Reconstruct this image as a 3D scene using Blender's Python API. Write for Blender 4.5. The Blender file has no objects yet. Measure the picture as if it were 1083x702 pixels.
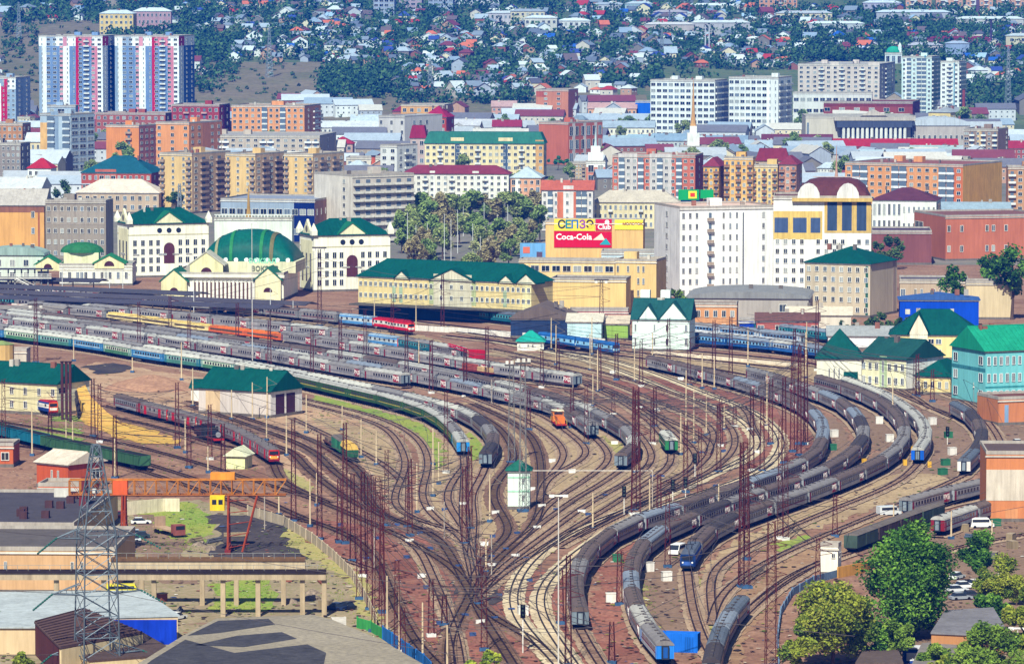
import bpy, bmesh, math, random
from math import sin, cos, pi, radians, hypot, atan2
from mathutils import Vector as V, Matrix, noise
random.seed(7)
SC = bpy.context.scene; COL = SC.collection
# ---------------------------------------------------------------- camera model (photo pixels, 1083 x 702)
FP, HC, YH, CX, CY = 5084.0, 124.0, -52.0, 541.5, 351.0
TL = math.atan((CY-YH)/FP)
def ray(px, py):
    a, b = (px-CX)/FP, (CY-py)/FP
    return V((a, cos(TL)+b*sin(TL), -sin(TL)+b*cos(TL)))
HY0 = 3350.0
def terr(x, y):
    if y <= HY0: return 0.0
    t = y-HY0
    z = 0.068*t if t < 1500 else 102+0.03*(t-1500)
    z *= min(1.0, t/200+0.25)
    k = min(1.0, t/150)
    return z + k*(4.5*noise.noise(V((x/170, y/150, 0)))+2.0*noise.noise(V((x/60, y/55, 3))))
def G(px, py, z=0.0):
    d = ray(px, py)
    if z == 0.0:
        t = -HC/d.z if d.z < -1e-6 else 1e9
        if d.y*t <= HY0: return V((d.x*t, d.y*t, 0))
        t = HY0/d.y
        while t < 9000:
            p = d*t
            if HC+p.z <= terr(p.x, p.y): return V((p.x, p.y, terr(p.x, p.y)))
            t += 4
        p = d*4400/d.y
        return V((p.x, p.y, terr(p.x, p.y)))
    t = (z-HC)/d.z
    return V((d.x*t, d.y*t, z))
def fdist(p): return p.y*cos(TL)+(HC-p.z)*sin(TL)
def S(p): return FP/fdist(p)            # pixels per metre there
def GH(px, yb, yt):                      # ground point and height of an upright thing
    p = G(px, yb); d = ray(px, yt); return p, max(.3, HC+d.z*p.y/d.y-p.z)
# ---------------------------------------------------------------- materials
MATS = {}
def lin(h):
    h = h.lstrip('#'); r = []
    for i in (0, 2, 4):
        c = int(h[i:i+2], 16)/255
        r.append(c/12.92 if c <= .04045 else ((c+.055)/1.055)**2.4)
    return r
def M(h, rough=.8, var=.13, sc=.35, metal=0.0, spec=.05):
    key = (h, rough, var, sc, metal)
    if key in MATS: return MATS[key]
    m = bpy.data.materials.new('paint_'+h.strip('#')); m.use_nodes = True
    nt = m.node_tree; b = nt.nodes['Principled BSDF']
    b.inputs['Roughness'].default_value = rough; b.inputs['Metallic'].default_value = metal
    b.inputs['Specular IOR Level'].default_value = spec
    c = lin(h)
    if var > 0:
        g = nt.nodes.new('ShaderNodeNewGeometry')
        n = nt.nodes.new('ShaderNodeTexNoise'); n.inputs['Scale'].default_value = sc; n.inputs['Detail'].default_value = 6; n.inputs['Roughness'].default_value = .7
        mp = nt.nodes.new('ShaderNodeMapping'); mp.inputs['Scale'].default_value = (1, 1, .45)
        r = nt.nodes.new('ShaderNodeValToRGB')
        r.color_ramp.elements[0].position = .3; r.color_ramp.elements[1].position = .7
        r.color_ramp.elements[0].color = [x*(1-var*1.6) for x in c]+[1]
        r.color_ramp.elements[1].color = [min(.92, x*(1+var)) for x in c]+[1]
        nt.links.new(g.outputs['Position'], mp.inputs['Vector']); nt.links.new(mp.outputs['Vector'], n.inputs['Vector'])
        nt.links.new(n.outputs['Fac'], r.inputs['Fac'])
        # rain streaks and grime
        m2 = nt.nodes.new('ShaderNodeMapping'); m2.inputs['Scale'].default_value = (1.1, 1.1, .06); n2 = nt.nodes.new('ShaderNodeTexNoise'); n2.inputs['Scale'].default_value = 1.0; n2.inputs['Detail'].default_value = 5; n2.inputs['Roughness'].default_value = .75
        r2 = nt.nodes.new('ShaderNodeValToRGB'); r2.color_ramp.elements[0].position = .42; r2.color_ramp.elements[1].position = .72; k = 1-min(.5, var*2.2); r2.color_ramp.elements[0].color = (1, 1, 1, 1); r2.color_ramp.elements[1].color = (k, k*.97, k*.93, 1)
        mx = nt.nodes.new('ShaderNodeMix'); mx.data_type = 'RGBA'; mx.blend_type = 'MULTIPLY'; mx.inputs[0].default_value = 1
        nt.links.new(g.outputs['Position'], m2.inputs['Vector']); nt.links.new(m2.outputs['Vector'], n2.inputs['Vector']); nt.links.new(n2.outputs['Fac'], r2.inputs['Fac'])
        nt.links.new(r.outputs['Color'], mx.inputs[6]); nt.links.new(r2.outputs['Color'], mx.inputs[7]); nt.links.new(mx.outputs[2], b.inputs['Base Color'])
    else: b.inputs['Base Color'].default_value = c+[1]
    MATS[key] = m; return m
def mixmat(name, cols, scales=(.02, .12, 1.2), rough=.95):
    m = bpy.data.materials.new(name); m.use_nodes = True
    nt = m.node_tree; b = nt.nodes['Principled BSDF']; b.inputs['Roughness'].default_value = rough; b.inputs['Specular IOR Level'].default_value = 0
    g = nt.nodes.new('ShaderNodeNewGeometry'); prev = None
    for i, s in enumerate(scales):
        n = nt.nodes.new('ShaderNodeTexNoise'); n.inputs['Scale'].default_value = s; n.inputs['Detail'].default_value = 8; n.inputs['Roughness'].default_value = .65
        nt.links.new(g.outputs['Position'], n.inputs['Vector'])
        r = nt.nodes.new('ShaderNodeValToRGB'); r.color_ramp.elements[0].position = .42; r.color_ramp.elements[1].position = .6
        nt.links.new(n.outputs['Fac'], r.inputs['Fac'])
        mx = nt.nodes.new('ShaderNodeMix'); mx.data_type = 'RGBA'
        nt.links.new(r.outputs['Color'], mx.inputs[0])
        if prev is None: mx.inputs[6].default_value = lin(cols[0])+[1]
        else: nt.links.new(prev, mx.inputs[6])
        mx.inputs[7].default_value = lin(cols[i+1])+[1]
        if i:
            mu = nt.nodes.new('ShaderNodeMath'); mu.operation = 'MULTIPLY'; mu.inputs[1].default_value = .55
            nt.links.new(r.outputs['Color'], mu.inputs[0]); nt.links.new(mu.outputs[0], mx.inputs[0])
        prev = mx.outputs[2]
    nt.links.new(prev, b.inputs['Base Color'])
    return m
GLASS = [M('#1d2733', .15, 0, 1, 0, .6), M('#39424c', .2, 0, 1, 0, .6), M('#5d6a78', .25, 0, 1, 0, .6), M('#8d8f8c', .4, 0, 1, 0, .4), M('#2c2a26', .3, 0, 1, 0, .5)]
# ---------------------------------------------------------------- mesh builder
class MB:
    def __init__(s): s.v = []; s.f = []; s.m = []; s.mats = []
    def mi(s, m):
        if isinstance(m, str): m = M(m)
        if m not in s.mats: s.mats.append(m)
        return s.mats.index(m)
    def poly(s, pts, m):
        i = len(s.v); s.v += [tuple(p) for p in pts]; s.f.append(tuple(range(i, i+len(pts)))); s.m.append(s.mi(m)); return s
    def box(s, c, d, m, rz=0.0, top=None):
        i = len(s.v); k = s.mi(m); t = s.mi(top) if top else k; cr, sr = cos(rz), sin(rz)
        for z in (-.5, .5):
            for x, y in ((-.5, -.5), (.5, -.5), (.5, .5), (-.5, .5)):
                X, Y = x*d[0], y*d[1]
                s.v.append((c[0]+X*cr-Y*sr, c[1]+X*sr+Y*cr, c[2]+z*d[2]))
        for q, kk in (((3, 2, 1, 0), k), ((4, 5, 6, 7), t), ((0, 1, 5, 4), k), ((1, 2, 6, 5), k), ((2, 3, 7, 6), k), ((3, 0, 4, 7), k)):
            s.f.append(tuple(i+j for j in q)); s.m.append(kk)
        return s
    def prism(s, pts, z0, z1, m, top=None):
        n = len(pts); i = len(s.v); k = s.mi(m); t = s.mi(top) if top else k
        s.v += [(p[0], p[1], z0) for p in pts]+[(p[0], p[1], z1) for p in pts]
        for j in range(n):
            a = (j+1) % n; s.f.append((i+j, i+a, i+n+a, i+n+j)); s.m.append(k)
        s.f.append(tuple(range(i+n, i+2*n))); s.m.append(t)
        s.f.append(tuple(reversed(range(i, i+n)))); s.m.append(k)
        return s
    def loft(s, secs, m, closed=True, caps=True):
        k = s.mi(m) if not isinstance(m, list) else None; ks = [s.mi(x) for x in m] if k is None else None
        i = len(s.v); n = len(secs[0])
        for q in secs: s.v += [tuple(p) for p in q]
        for a in range(len(secs)-1):
            for j in range(n if closed else n-1):
                b = (j+1) % n
                s.f.append((i+a*n+j, i+a*n+b, i+(a+1)*n+b, i+(a+1)*n+j)); s.m.append(k if k is not None else ks[j])
        if caps and closed:
            kk = k if k is not None else ks[0]
            s.f.append(tuple(i+j for j in reversed(range(n)))); s.m.append(kk)
            s.f.append(tuple(i+(len(secs)-1)*n+j for j in range(n))); s.m.append(kk)
        return s
    def tube(s, a, b, r, m, n=4, r2=None):
        a, b = V(a), V(b); d = (b-a)
        if d.length < 1e-6: return s
        d.normalize(); u = d.orthogonal().normalized(); w = d.cross(u); r2 = r if r2 is None else r2
        return s.loft([[a+(u*cos(2*pi*j/n+.78)+w*sin(2*pi*j/n+.78))*r for j in range(n)],
                       [b+(u*cos(2*pi*j/n+.78)+w*sin(2*pi*j/n+.78))*r2 for j in range(n)]], m)
    def path(s, pts, r, m, n=5):
        for a, b in zip(pts, pts[1:]): s.tube(a, b, r, m, n)
        return s
    def mesh(s, name, smooth=False):
        me = bpy.data.meshes.new(name); me.from_pydata(s.v, [], s.f)
        for m in s.mats: me.materials.append(m)
        if s.m: me.polygons.foreach_set('material_index', s.m)
        if smooth: me.polygons.foreach_set('use_smooth', [True]*len(me.polygons))
        me.update(); return me
def obj(name, me, parent=None, loc=(0, 0, 0), rz=0.0, label=None, cat=None, group=None, kind=None, scale=None, smooth=False):
    if isinstance(me, MB): me = me.mesh(name, smooth)
    o = bpy.data.objects.new(name, me); COL.objects.link(o)
    o.location = loc
    if rz: o.rotation_euler = (0, 0, rz)
    if scale: o.scale = scale
    if parent: o.parent = parent
    return tag(o, label, cat, group, kind)
def tag(o, label=None, cat=None, group=None, kind=None):
    if label: o['label'] = label
    if cat: o['category'] = cat
    if group: o['group'] = group
    if kind: o['kind'] = kind
    return o
def empty(name, loc, rz=0.0, **k): return obj(name, None, None, loc, rz, **k)
# labels that are told apart by where they stand: finished at the end
AUTO = []
def auto(o, desc): AUTO.append((o, desc)); return o
LM = []
def landmark(phrase, px, py): LM.append((phrase, G(px, py)))
def spline(pts, step=3.0):
    P = [V(p) for p in pts]; out = []
    if len(P) == 2: P = [P[0], (P[0]+P[1])/2, P[1]]
    for i in range(len(P)-1):
        a = P[i-1] if i else P[0]*2-P[1]; b, c = P[i], P[i+1]; d = P[i+2] if i+2 < len(P) else P[-1]*2-P[-2]
        # centripetal Catmull-Rom
        t0 = 0; t1 = t0+max((b-a).length, 1e-3)**.5; t2 = t1+max((c-b).length, 1e-3)**.5; t3 = t2+max((d-c).length, 1e-3)**.5
        n = max(2, int((c-b).length/step))
        for j in range(n):
            t = t1+(t2-t1)*j/n
            A1 = a*((t1-t)/(t1-t0))+b*((t-t0)/(t1-t0)); A2 = b*((t2-t)/(t2-t1))+c*((t-t1)/(t2-t1)); A3 = c*((t3-t)/(t3-t2))+d*((t-t2)/(t3-t2))
            B1 = A1*((t2-t)/(t2-t0))+A2*((t-t0)/(t2-t0)); B2 = A2*((t3-t)/(t3-t1))+A3*((t-t1)/(t3-t1))
            out.append(B1*((t2-t)/(t2-t1))+B2*((t-t1)/(t2-t1)))
    out.append(P[-1]); return out
def smoothpath(q, it=3, step=3.0):
    # even spacing + gentle smoothing, ends kept
    def resample(q):
        o = [q[0]]; acc = 0
        for a, b in zip(q, q[1:]):
            L = (b-a).length; t = step-acc
            while t < L:
                o.append(a+(b-a)*(t/L)); t += step
            acc = (acc+L) % step
        o.append(q[-1]); return o
    q = resample(q)
    for _ in range(it*12):
        q = [q[0]]+[(q[i-1]+q[i]*2+q[i+1])/4 for i in range(1, len(q)-1)]+[q[-1]]
    return resample(q)
def pxpath(pts, z=0.0, it=3): 
    return smoothpath(spline([G(x, y) for x, y in pts]), it)
# ---------------------------------------------------------------- world, sun, camera, air
w = bpy.data.worlds.new('World'); SC.world = w; w.use_nodes = True
SUN_DIR = V((0.15, 0.71, -0.74)).normalized()     # the way the light travels
el = math.asin(-SUN_DIR.z); az = atan2(-SUN_DIR.x, -SUN_DIR.y)
nt = w.node_tree; bg = nt.nodes['Background']; sk = nt.nodes.new('ShaderNodeTexSky'); sk.sky_type = 'NISHITA'
sk.sun_disc = False; sk.sun_elevation = el; sk.sun_rotation = az; sk.air_density = 1.0; sk.dust_density = .6; sk.ozone_density = 1.5
nt.links.new(sk.outputs[0], bg.inputs[0]); bg.inputs[1].default_value = .052
ld = bpy.data.lights.new('sun', 'SUN'); ld.energy = 5.0; ld.angle = radians(.5); ld.color = (1, .92, .78)
lo = bpy.data.objects.new('sun', ld); COL.objects.link(lo); lo.rotation_euler = SUN_DIR.to_track_quat('-Z', 'Y').to_euler()
cd = bpy.data.cameras.new('camera'); cam = bpy.data.objects.new('camera', cd); COL.objects.link(cam)
cam.location = (0, 0, HC); cam.rotation_euler = (pi/2-TL, 0, 0); cd.sensor_width = 36; cd.lens = 36*FP/1083; cd.clip_start = 5; cd.clip_end = 30000
SC.camera = cam
vs = SC.view_settings; vs.view_transform = 'Standard'; vs.look = 'None'; vs.gamma = 1; vs.exposure = 0.74
SC.cycles.max_bounces = 5; SC.cycles.diffuse_bounces = 3; SC.cycles.volume_bounces = 0; SC.cycles.transparent_max_bounces = 6
SC.cycles.use_denoising = True
hz = MB().box((0, 3600, 99), (4600, 8200, 202), M('#ffffff', 1, 0)); ho = obj('haze', hz, kind='stuff', label='pale blue air that veils the far hillside')
hm = bpy.data.materials.new('air'); hm.use_nodes = True; n2 = hm.node_tree; n2.nodes.remove(n2.nodes['Principled BSDF'])
pv = n2.nodes.new('ShaderNodeVolumePrincipled'); pv.inputs['Absorption Color'].default_value = (0, .2, 1, 1); pv.inputs['Color'].default_value = (.0, .08, .54, 1); pv.inputs['Density'].default_value = 1.4e-4; pv.inputs['Anisotropy'].default_value = 0.0
n2.links.new(pv.outputs[0], n2.nodes['Material Output'].inputs['Volume'])
ho.data.materials.clear(); ho.data.materials.append(hm)
# ---------------------------------------------------------------- ground
GM = mixmat('earth', ['#94705c', '#7a5848', '#a88670', '#604a3e'], (.018, .09, .9))
ys = [-300, 0, 300, 600]+[700+i*100 for i in range(26)]+[3350+i*22 for i in range(75)]+[5100, 5500, 6100, 6800, 7500]
xs = [-2200, -1700, -1200, -900]+[-700+i*25 for i in range(57)]+[900, 1200, 1700, 2200]
gb = bpy.data.meshes.new('ground'); nv = len(xs)
gb.from_pydata([(x, y, terr(x, y)) for y in ys for x in xs], [], [(j*nv+i, j*nv+i+1, (j+1)*nv+i+1, (j+1)*nv+i) for j in range(len(ys)-1) for i in range(nv-1)])
HM = mixmat('hill_soil', ['#4a6040', '#5c6c46', '#40563a', '#7a7058'], (.012, .03, .2)); HB = mixmat('bare_hill_soil', ['#7d6f58', '#6c6a4a', '#8c7a66', '#62584a'], (.012, .04, .2))
CM = mixmat('city_ground', ['#77706a', '#8b8178', '#5f6a50', '#6a625e'], (.01, .05, .3))
for m in (GM, CM, HM, HB): gb.materials.append(m)
for p in gb.polygons:
    y = p.center.y; p.material_index = 2 if y > HY0-20 else (1 if y > 1850 else 0)
    if y > HY0-20:
        k = FP/fdist(p.center); qx, qy = p.center.x*k+CX, YH+(HC-p.center.z)*k
        if (qx < 112 and 22 < qy < 150) or (200 < qx < 350 and 64 < qy < 130) or (350 < qx < 700 and qy > 92+6*sin(qx*.05)) or (335 < qx < 425 and 68 < qy < 80): p.material_index = 3
    p.use_smooth = True
obj('ground', gb, kind='structure', label='bare earth of the rail yard, town and hillside')
# sheets laid on the ground
ZP = [0.0]
def sheet(name, pts, mat, kind='structure', label=None, jit=1.2, world=False, rng=random):
    ZP[0] += .004
    q = spline([G(x, y) for x, y in pts]+[G(*pts[0])], 2.5)[:-1] if not world else pts
    q = [p+V((noise.noise(p*.13)*2.4+noise.noise(p*.45+V((7, 0, 0)))*1.3, noise.noise(p*.11+V((0, 9, 0)))*7+noise.noise(p*.4)*4, 0)) for p in q]
    bm = bmesh.new(); vs_ = [bm.verts.new((p.x, p.y, ZP[0])) for p in q]
    es = [bm.edges.new((vs_[i], vs_[(i+1) % len(vs_)])) for i in range(len(vs_))]
    bmesh.ops.triangle_fill(bm, use_beauty=True, edges=es)
    for f in bm.faces:
        if f.normal.z < 0: f.normal_flip()
    me = bpy.data.meshes.new(name); bm.to_mesh(me); bm.free(); me.materials.append(mat)
    return obj(name, me, kind=kind, label=label)
TAN = mixmat('pale_gravel', ['#a89070', '#907a5e', '#bca684', '#705d4a'], (.03, .12, 1.0))
SAND = mixmat('yellow_sand', ['#c99a48', '#b98a45', '#a8964a', '#d5ab5c'], (.05, .15, 1.0))
GRS = mixmat('grass_green', ['#688a2c', '#8a9238', '#557628', '#a89a64'], (.05, .2, 1.1))
DRY = mixmat('dry_grass', ['#8f8a48', '#a39460', '#6c7c34', '#b09a78'], (.05, .2, 1.1))
ASP = mixmat('worn_asphalt', ['#74604f', '#826a5a', '#5f4e44', '#907664'], (.03, .12, .9))
RED = mixmat('red_ballast', ['#935f50', '#74483c', '#a87a68', '#533a32'], (.03, .12, 1.0))
LOT = mixmat('dusty_lot', ['#96826c', '#82705e', '#a89880', '#6c7040'], (.03, .12, .8))
COAL = mixmat('coal_ash', ['#4a4444', '#39363a', '#5d5450', '#2f2d30'], (.05, .2, 1.0))
sheet('gravel', [(560, 372), (860, 385), (880, 405), (720, 400), (600, 392), (420, 350), (300, 335), (0, 325), (0, 345), (420, 372)], TAN, label='pale gravel between the upper tracks')
sheet('dirt', [(100, 382), (230, 402), (330, 425), (410, 450), (425, 490), (400, 520), (300, 500), (270, 450), (120, 425), (70, 400)], mixmat('bare_dirt', ['#ae8c70', '#9a7a60', '#c2a88a', '#8a6c56'], (.03, .1, .9)), label='bare pink dirt around the green roofed shed')
sheet('gravel', [(470, 425), (560, 430), (640, 455), (720, 470), (790, 445), (800, 480), (700, 525), (620, 555), (570, 570), (500, 570), (450, 540), (455, 480)], TAN, label='pale tan gravel between the stub tracks')
sheet('gravel', [(330, 440), (400, 455), (424, 490), (415, 520), (395, 500), (360, 470)], TAN, label='pale gravel beside the hopper wagons')
sheet('ballast', [(300, 545), (420, 560), (480, 585), (500, 640), (560, 600), (600, 620), (640, 712), (460, 712), (430, 650), (380, 600), (330, 575)], RED, label='reddish ballast around the track throat')
sheet('ballast', [(740, 400), (830, 440), (860, 480), (800, 500), (760, 470), (700, 430), (640, 405)], RED, label='reddish ballast beside the curving trains')
sheet('ballast', [(640, 590), (690, 560), (672, 620), (690, 690), (650, 712), (622, 690), (625, 640)], RED, label='reddish platform strip between the nearest trains')
sheet('asphalt', [(700, 580), (740, 560), (722, 605), (728, 650), (722, 690), (690, 690), (676, 640), (680, 605)], ASP, label='brown asphalt strip beside the blue locomotive')
sheet('asphalt', [(900, 425), (960, 455), (985, 425), (1040, 470), (1010, 510), (940, 545), (900, 515), (925, 480), (900, 440)], ASP, label='dark asphalt between the curved trains')
sheet('asphalt', [(860, 432), (885, 445), (900, 465), (890, 490), (866, 505), (875, 480), (875, 455)], ASP, label='worn asphalt strip between two curved trains')
sheet('asphalt', [(900, 398), (1090, 400), (1090, 470), (1050, 470), (1040, 440), (985, 420)], ASP, label='dark asphalt yard before the teal building')
sheet('asphalt', [(980, 560), (1090, 540), (1090, 712), (940, 712), (940, 640)], ASP, label='asphalt parking yard behind the trees')
sheet('dirt', [(740, 610), (800, 580), (900, 545), (1000, 505), (960, 500), (880, 530), (800, 560), (755, 590)], TAN, label='tan dirt between the curved tracks')
sheet('dirt', [(790, 615), (850, 580), (960, 540), (985, 548), (900, 585), (840, 618), (800, 660), (770, 712), (748, 712), (760, 650)], mixmat('brown_dirt', ['#96765c', '#836550', '#aa8c6c', '#6f5a48'], (.03, .1, .9)), label='brown dirt strip before the fence')
sheet('lot', [(100, 532), (200, 528), (300, 560), (350, 590), (390, 640), (400, 712), (-20, 712), (-20, 600), (100, 580)], LOT, label='dusty industrial lot under the crane')
sheet('road', [(140, 533), (165, 532), (195, 575), (215, 625), (235, 660), (190, 660), (170, 610), (140, 580)], ASP, label='worn asphalt lane past the parked cars')
sheet('coal_yard', [(215, 545), (280, 545), (318, 568), (320, 592), (230, 592), (235, 570)], COAL, label='black coal ash heap ground under the crane')
for l, P, m in (('bright green strip along the green train', [(330, 417), (395, 432), (445, 448), (466, 468), (468, 492), (459, 497), (452, 470), (430, 453), (380, 437), (330, 424)], GRS),
             ('bright grass below the yellow sand slope', [(60, 436), (100, 440), (170, 452), (240, 474), (285, 497), (262, 500), (190, 478), (120, 462), (60, 450)], GRS),
             ('grass tuft strip beside the blue ended coach', [(495, 452), (508, 464), (511, 482), (499, 488), (494, 474)], GRS),
             ('weedy grass under the gantry crane', [(132, 533), (180, 530), (215, 540), (222, 560), (205, 580), (180, 566), (150, 545)], GRS),
             ('weeds along the concrete fence', [(300, 556), (330, 572), (372, 600), (402, 655), (392, 668), (370, 622), (330, 590), (300, 572)], DRY),
             ('weeds between the two bridge posts', [(225, 615), (262, 612), (290, 640), (262, 650), (235, 648)], GRS),
             ('dry grass beside the locomotive track', [(735, 610), (752, 606), (758, 650), (765, 690), (745, 672)], DRY),
             ('grass patch beside a tall mast', [(818, 575), (850, 566), (858, 578), (830, 590)], GRS),
             ('thin grass beside the red electric train', [(296, 494), (316, 503), (330, 520), (312, 522), (298, 510)], DRY),
             ('grass under the boxcars', [(0, 452), (60, 452), (90, 465), (60, 470), (0, 460)], GRS),
             ('thin grass beside the grey stub train', [(640, 462), (655, 470), (662, 488), (650, 492), (640, 478)], DRY),
             ('weedy strip between platform and train', [(676, 612), (684, 640), (692, 672), (684, 678), (674, 650)], DRY)):
    sheet('grass', P, m, kind='stuff', label=l)
sheet('sand', [(85, 444), (130, 447), (165, 456), (185, 470), (150, 468), (110, 456)], SAND, label='yellow sand spread below the slope')
for l, P in (('dark oily stain on the pink dirt', [(88, 388), (118, 384), (140, 390), (112, 396)]), ('dark oily ground at the track crossing', [(478, 600), (500, 606), (520, 620), (515, 650), (490, 655), (484, 625)])):
    sheet('stain', P, COAL, label=l)
# ---------------------------------------------------------------- tracks
SLP = M('#8f7664', .95, .25, .8); RAIL = M('#2f1b17', .5, .2, 1.5); RAILK = M('#2c2624', .5, .1, 1.5)
BEDD = mixmat('oily_ballast', ['#5a463f', '#4a3934', '#6d564b', '#3f3230'], (.05, .2, 1.2)); BEDL = mixmat('pale_ballast', ['#c9b597', '#b8a284', '#d8c8ac', '#9a8468'], (.05, .2, 1.2)); BEDS = mixmat('dusty_shoulder', ['#a28a72', '#8b7560', '#b29c82', '#746152'], (.05, .2, 1.2)); BEDW = mixmat('white_shoulder', ['#c8b898', '#b09b7e', '#d4c6aa', '#8a7660'], (.05, .2, 1.2)); BEDM = mixmat('brown_ballast', ['#7d6252', '#6b5144', '#917462', '#57433a'], (.05, .2, 1.2))
NT = [0]; WIRES = []
def track(pts, style='m', q=None, label=None):
    q = q or pxpath(pts); NT[0] += 1; z = .02+.004*(NT[0] % 60)
    sho = {'d': BEDM, 'm': BEDS, 'l': BEDW}[style]
    bed, rl, slp = {'d': (BEDD, RAIL, M('#64503f', .95, .25, .8)), 'm': (BEDM, RAIL, SLP), 'l': (BEDL, RAILK, M('#b9ad98', .9, .2, .8))}[style]
    bw = {'d': 1.75, 'm': 1.5, 'l': 1.55}[style]
    root = empty('railway_track', q[len(q)//2], kind='structure', label=label or 'railway track with rusty rails on a ballast bed')
    o = q[len(q)//2]; q = [p-o for p in q]
    def side(i):
        d = q[min(i+1, len(q)-1)]-q[max(i-1, 0)]; d.z = 0; d.normalize(); return V((d.y, -d.x, 0))
    b = MB(); b.loft([[q[i]+side(i)*k+V((0, 0, zz)) for k, zz in ((-bw-.55-.5*noise.noise(q[i]*.3), z), (-bw+.35, z+.2), (-.95+.2*noise.noise(q[i]*.23), z+.21), (.95+.2*noise.noise(q[i]*.27), z+.21), (bw-.35, z+.2), (bw+.55+.5*noise.noise(q[i]*.31), z))] for i in range(len(q))], [sho, sho, bed, sho, sho, sho], closed=False)
    for f in range(len(b.f)): b.f[f] = tuple(reversed(b.f[f]))
    obj('ballast_bed', b, root)
    for sg in (-1, 1):
        b = MB(); b.loft([[q[i]+side(i)*(sg*.76+k)+V((0, 0, zz)) for k, zz in ((-.13, z+.2), (-.13, z+.42), (.13, z+.42), (.13, z+.2))] for i in range(len(q))], rl)
        obj('rail', b, root)
    b = MB(); acc = 0
    for i in range(len(q)-1):
        if (q[i]+o).y > 1500: break
        d = q[i+1]-q[i]; a = atan2(d.y, d.x); n = max(1, int(d.length/1.5))
        for j in range(n): b.box(q[i]+d*(j/n)+V((0, 0, z+.24)), (.5, 2.7, .14), slp, a)
    if b.v: obj('sleepers', b, root)
    WIRES.append([p+o for p in q])
    return q
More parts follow.
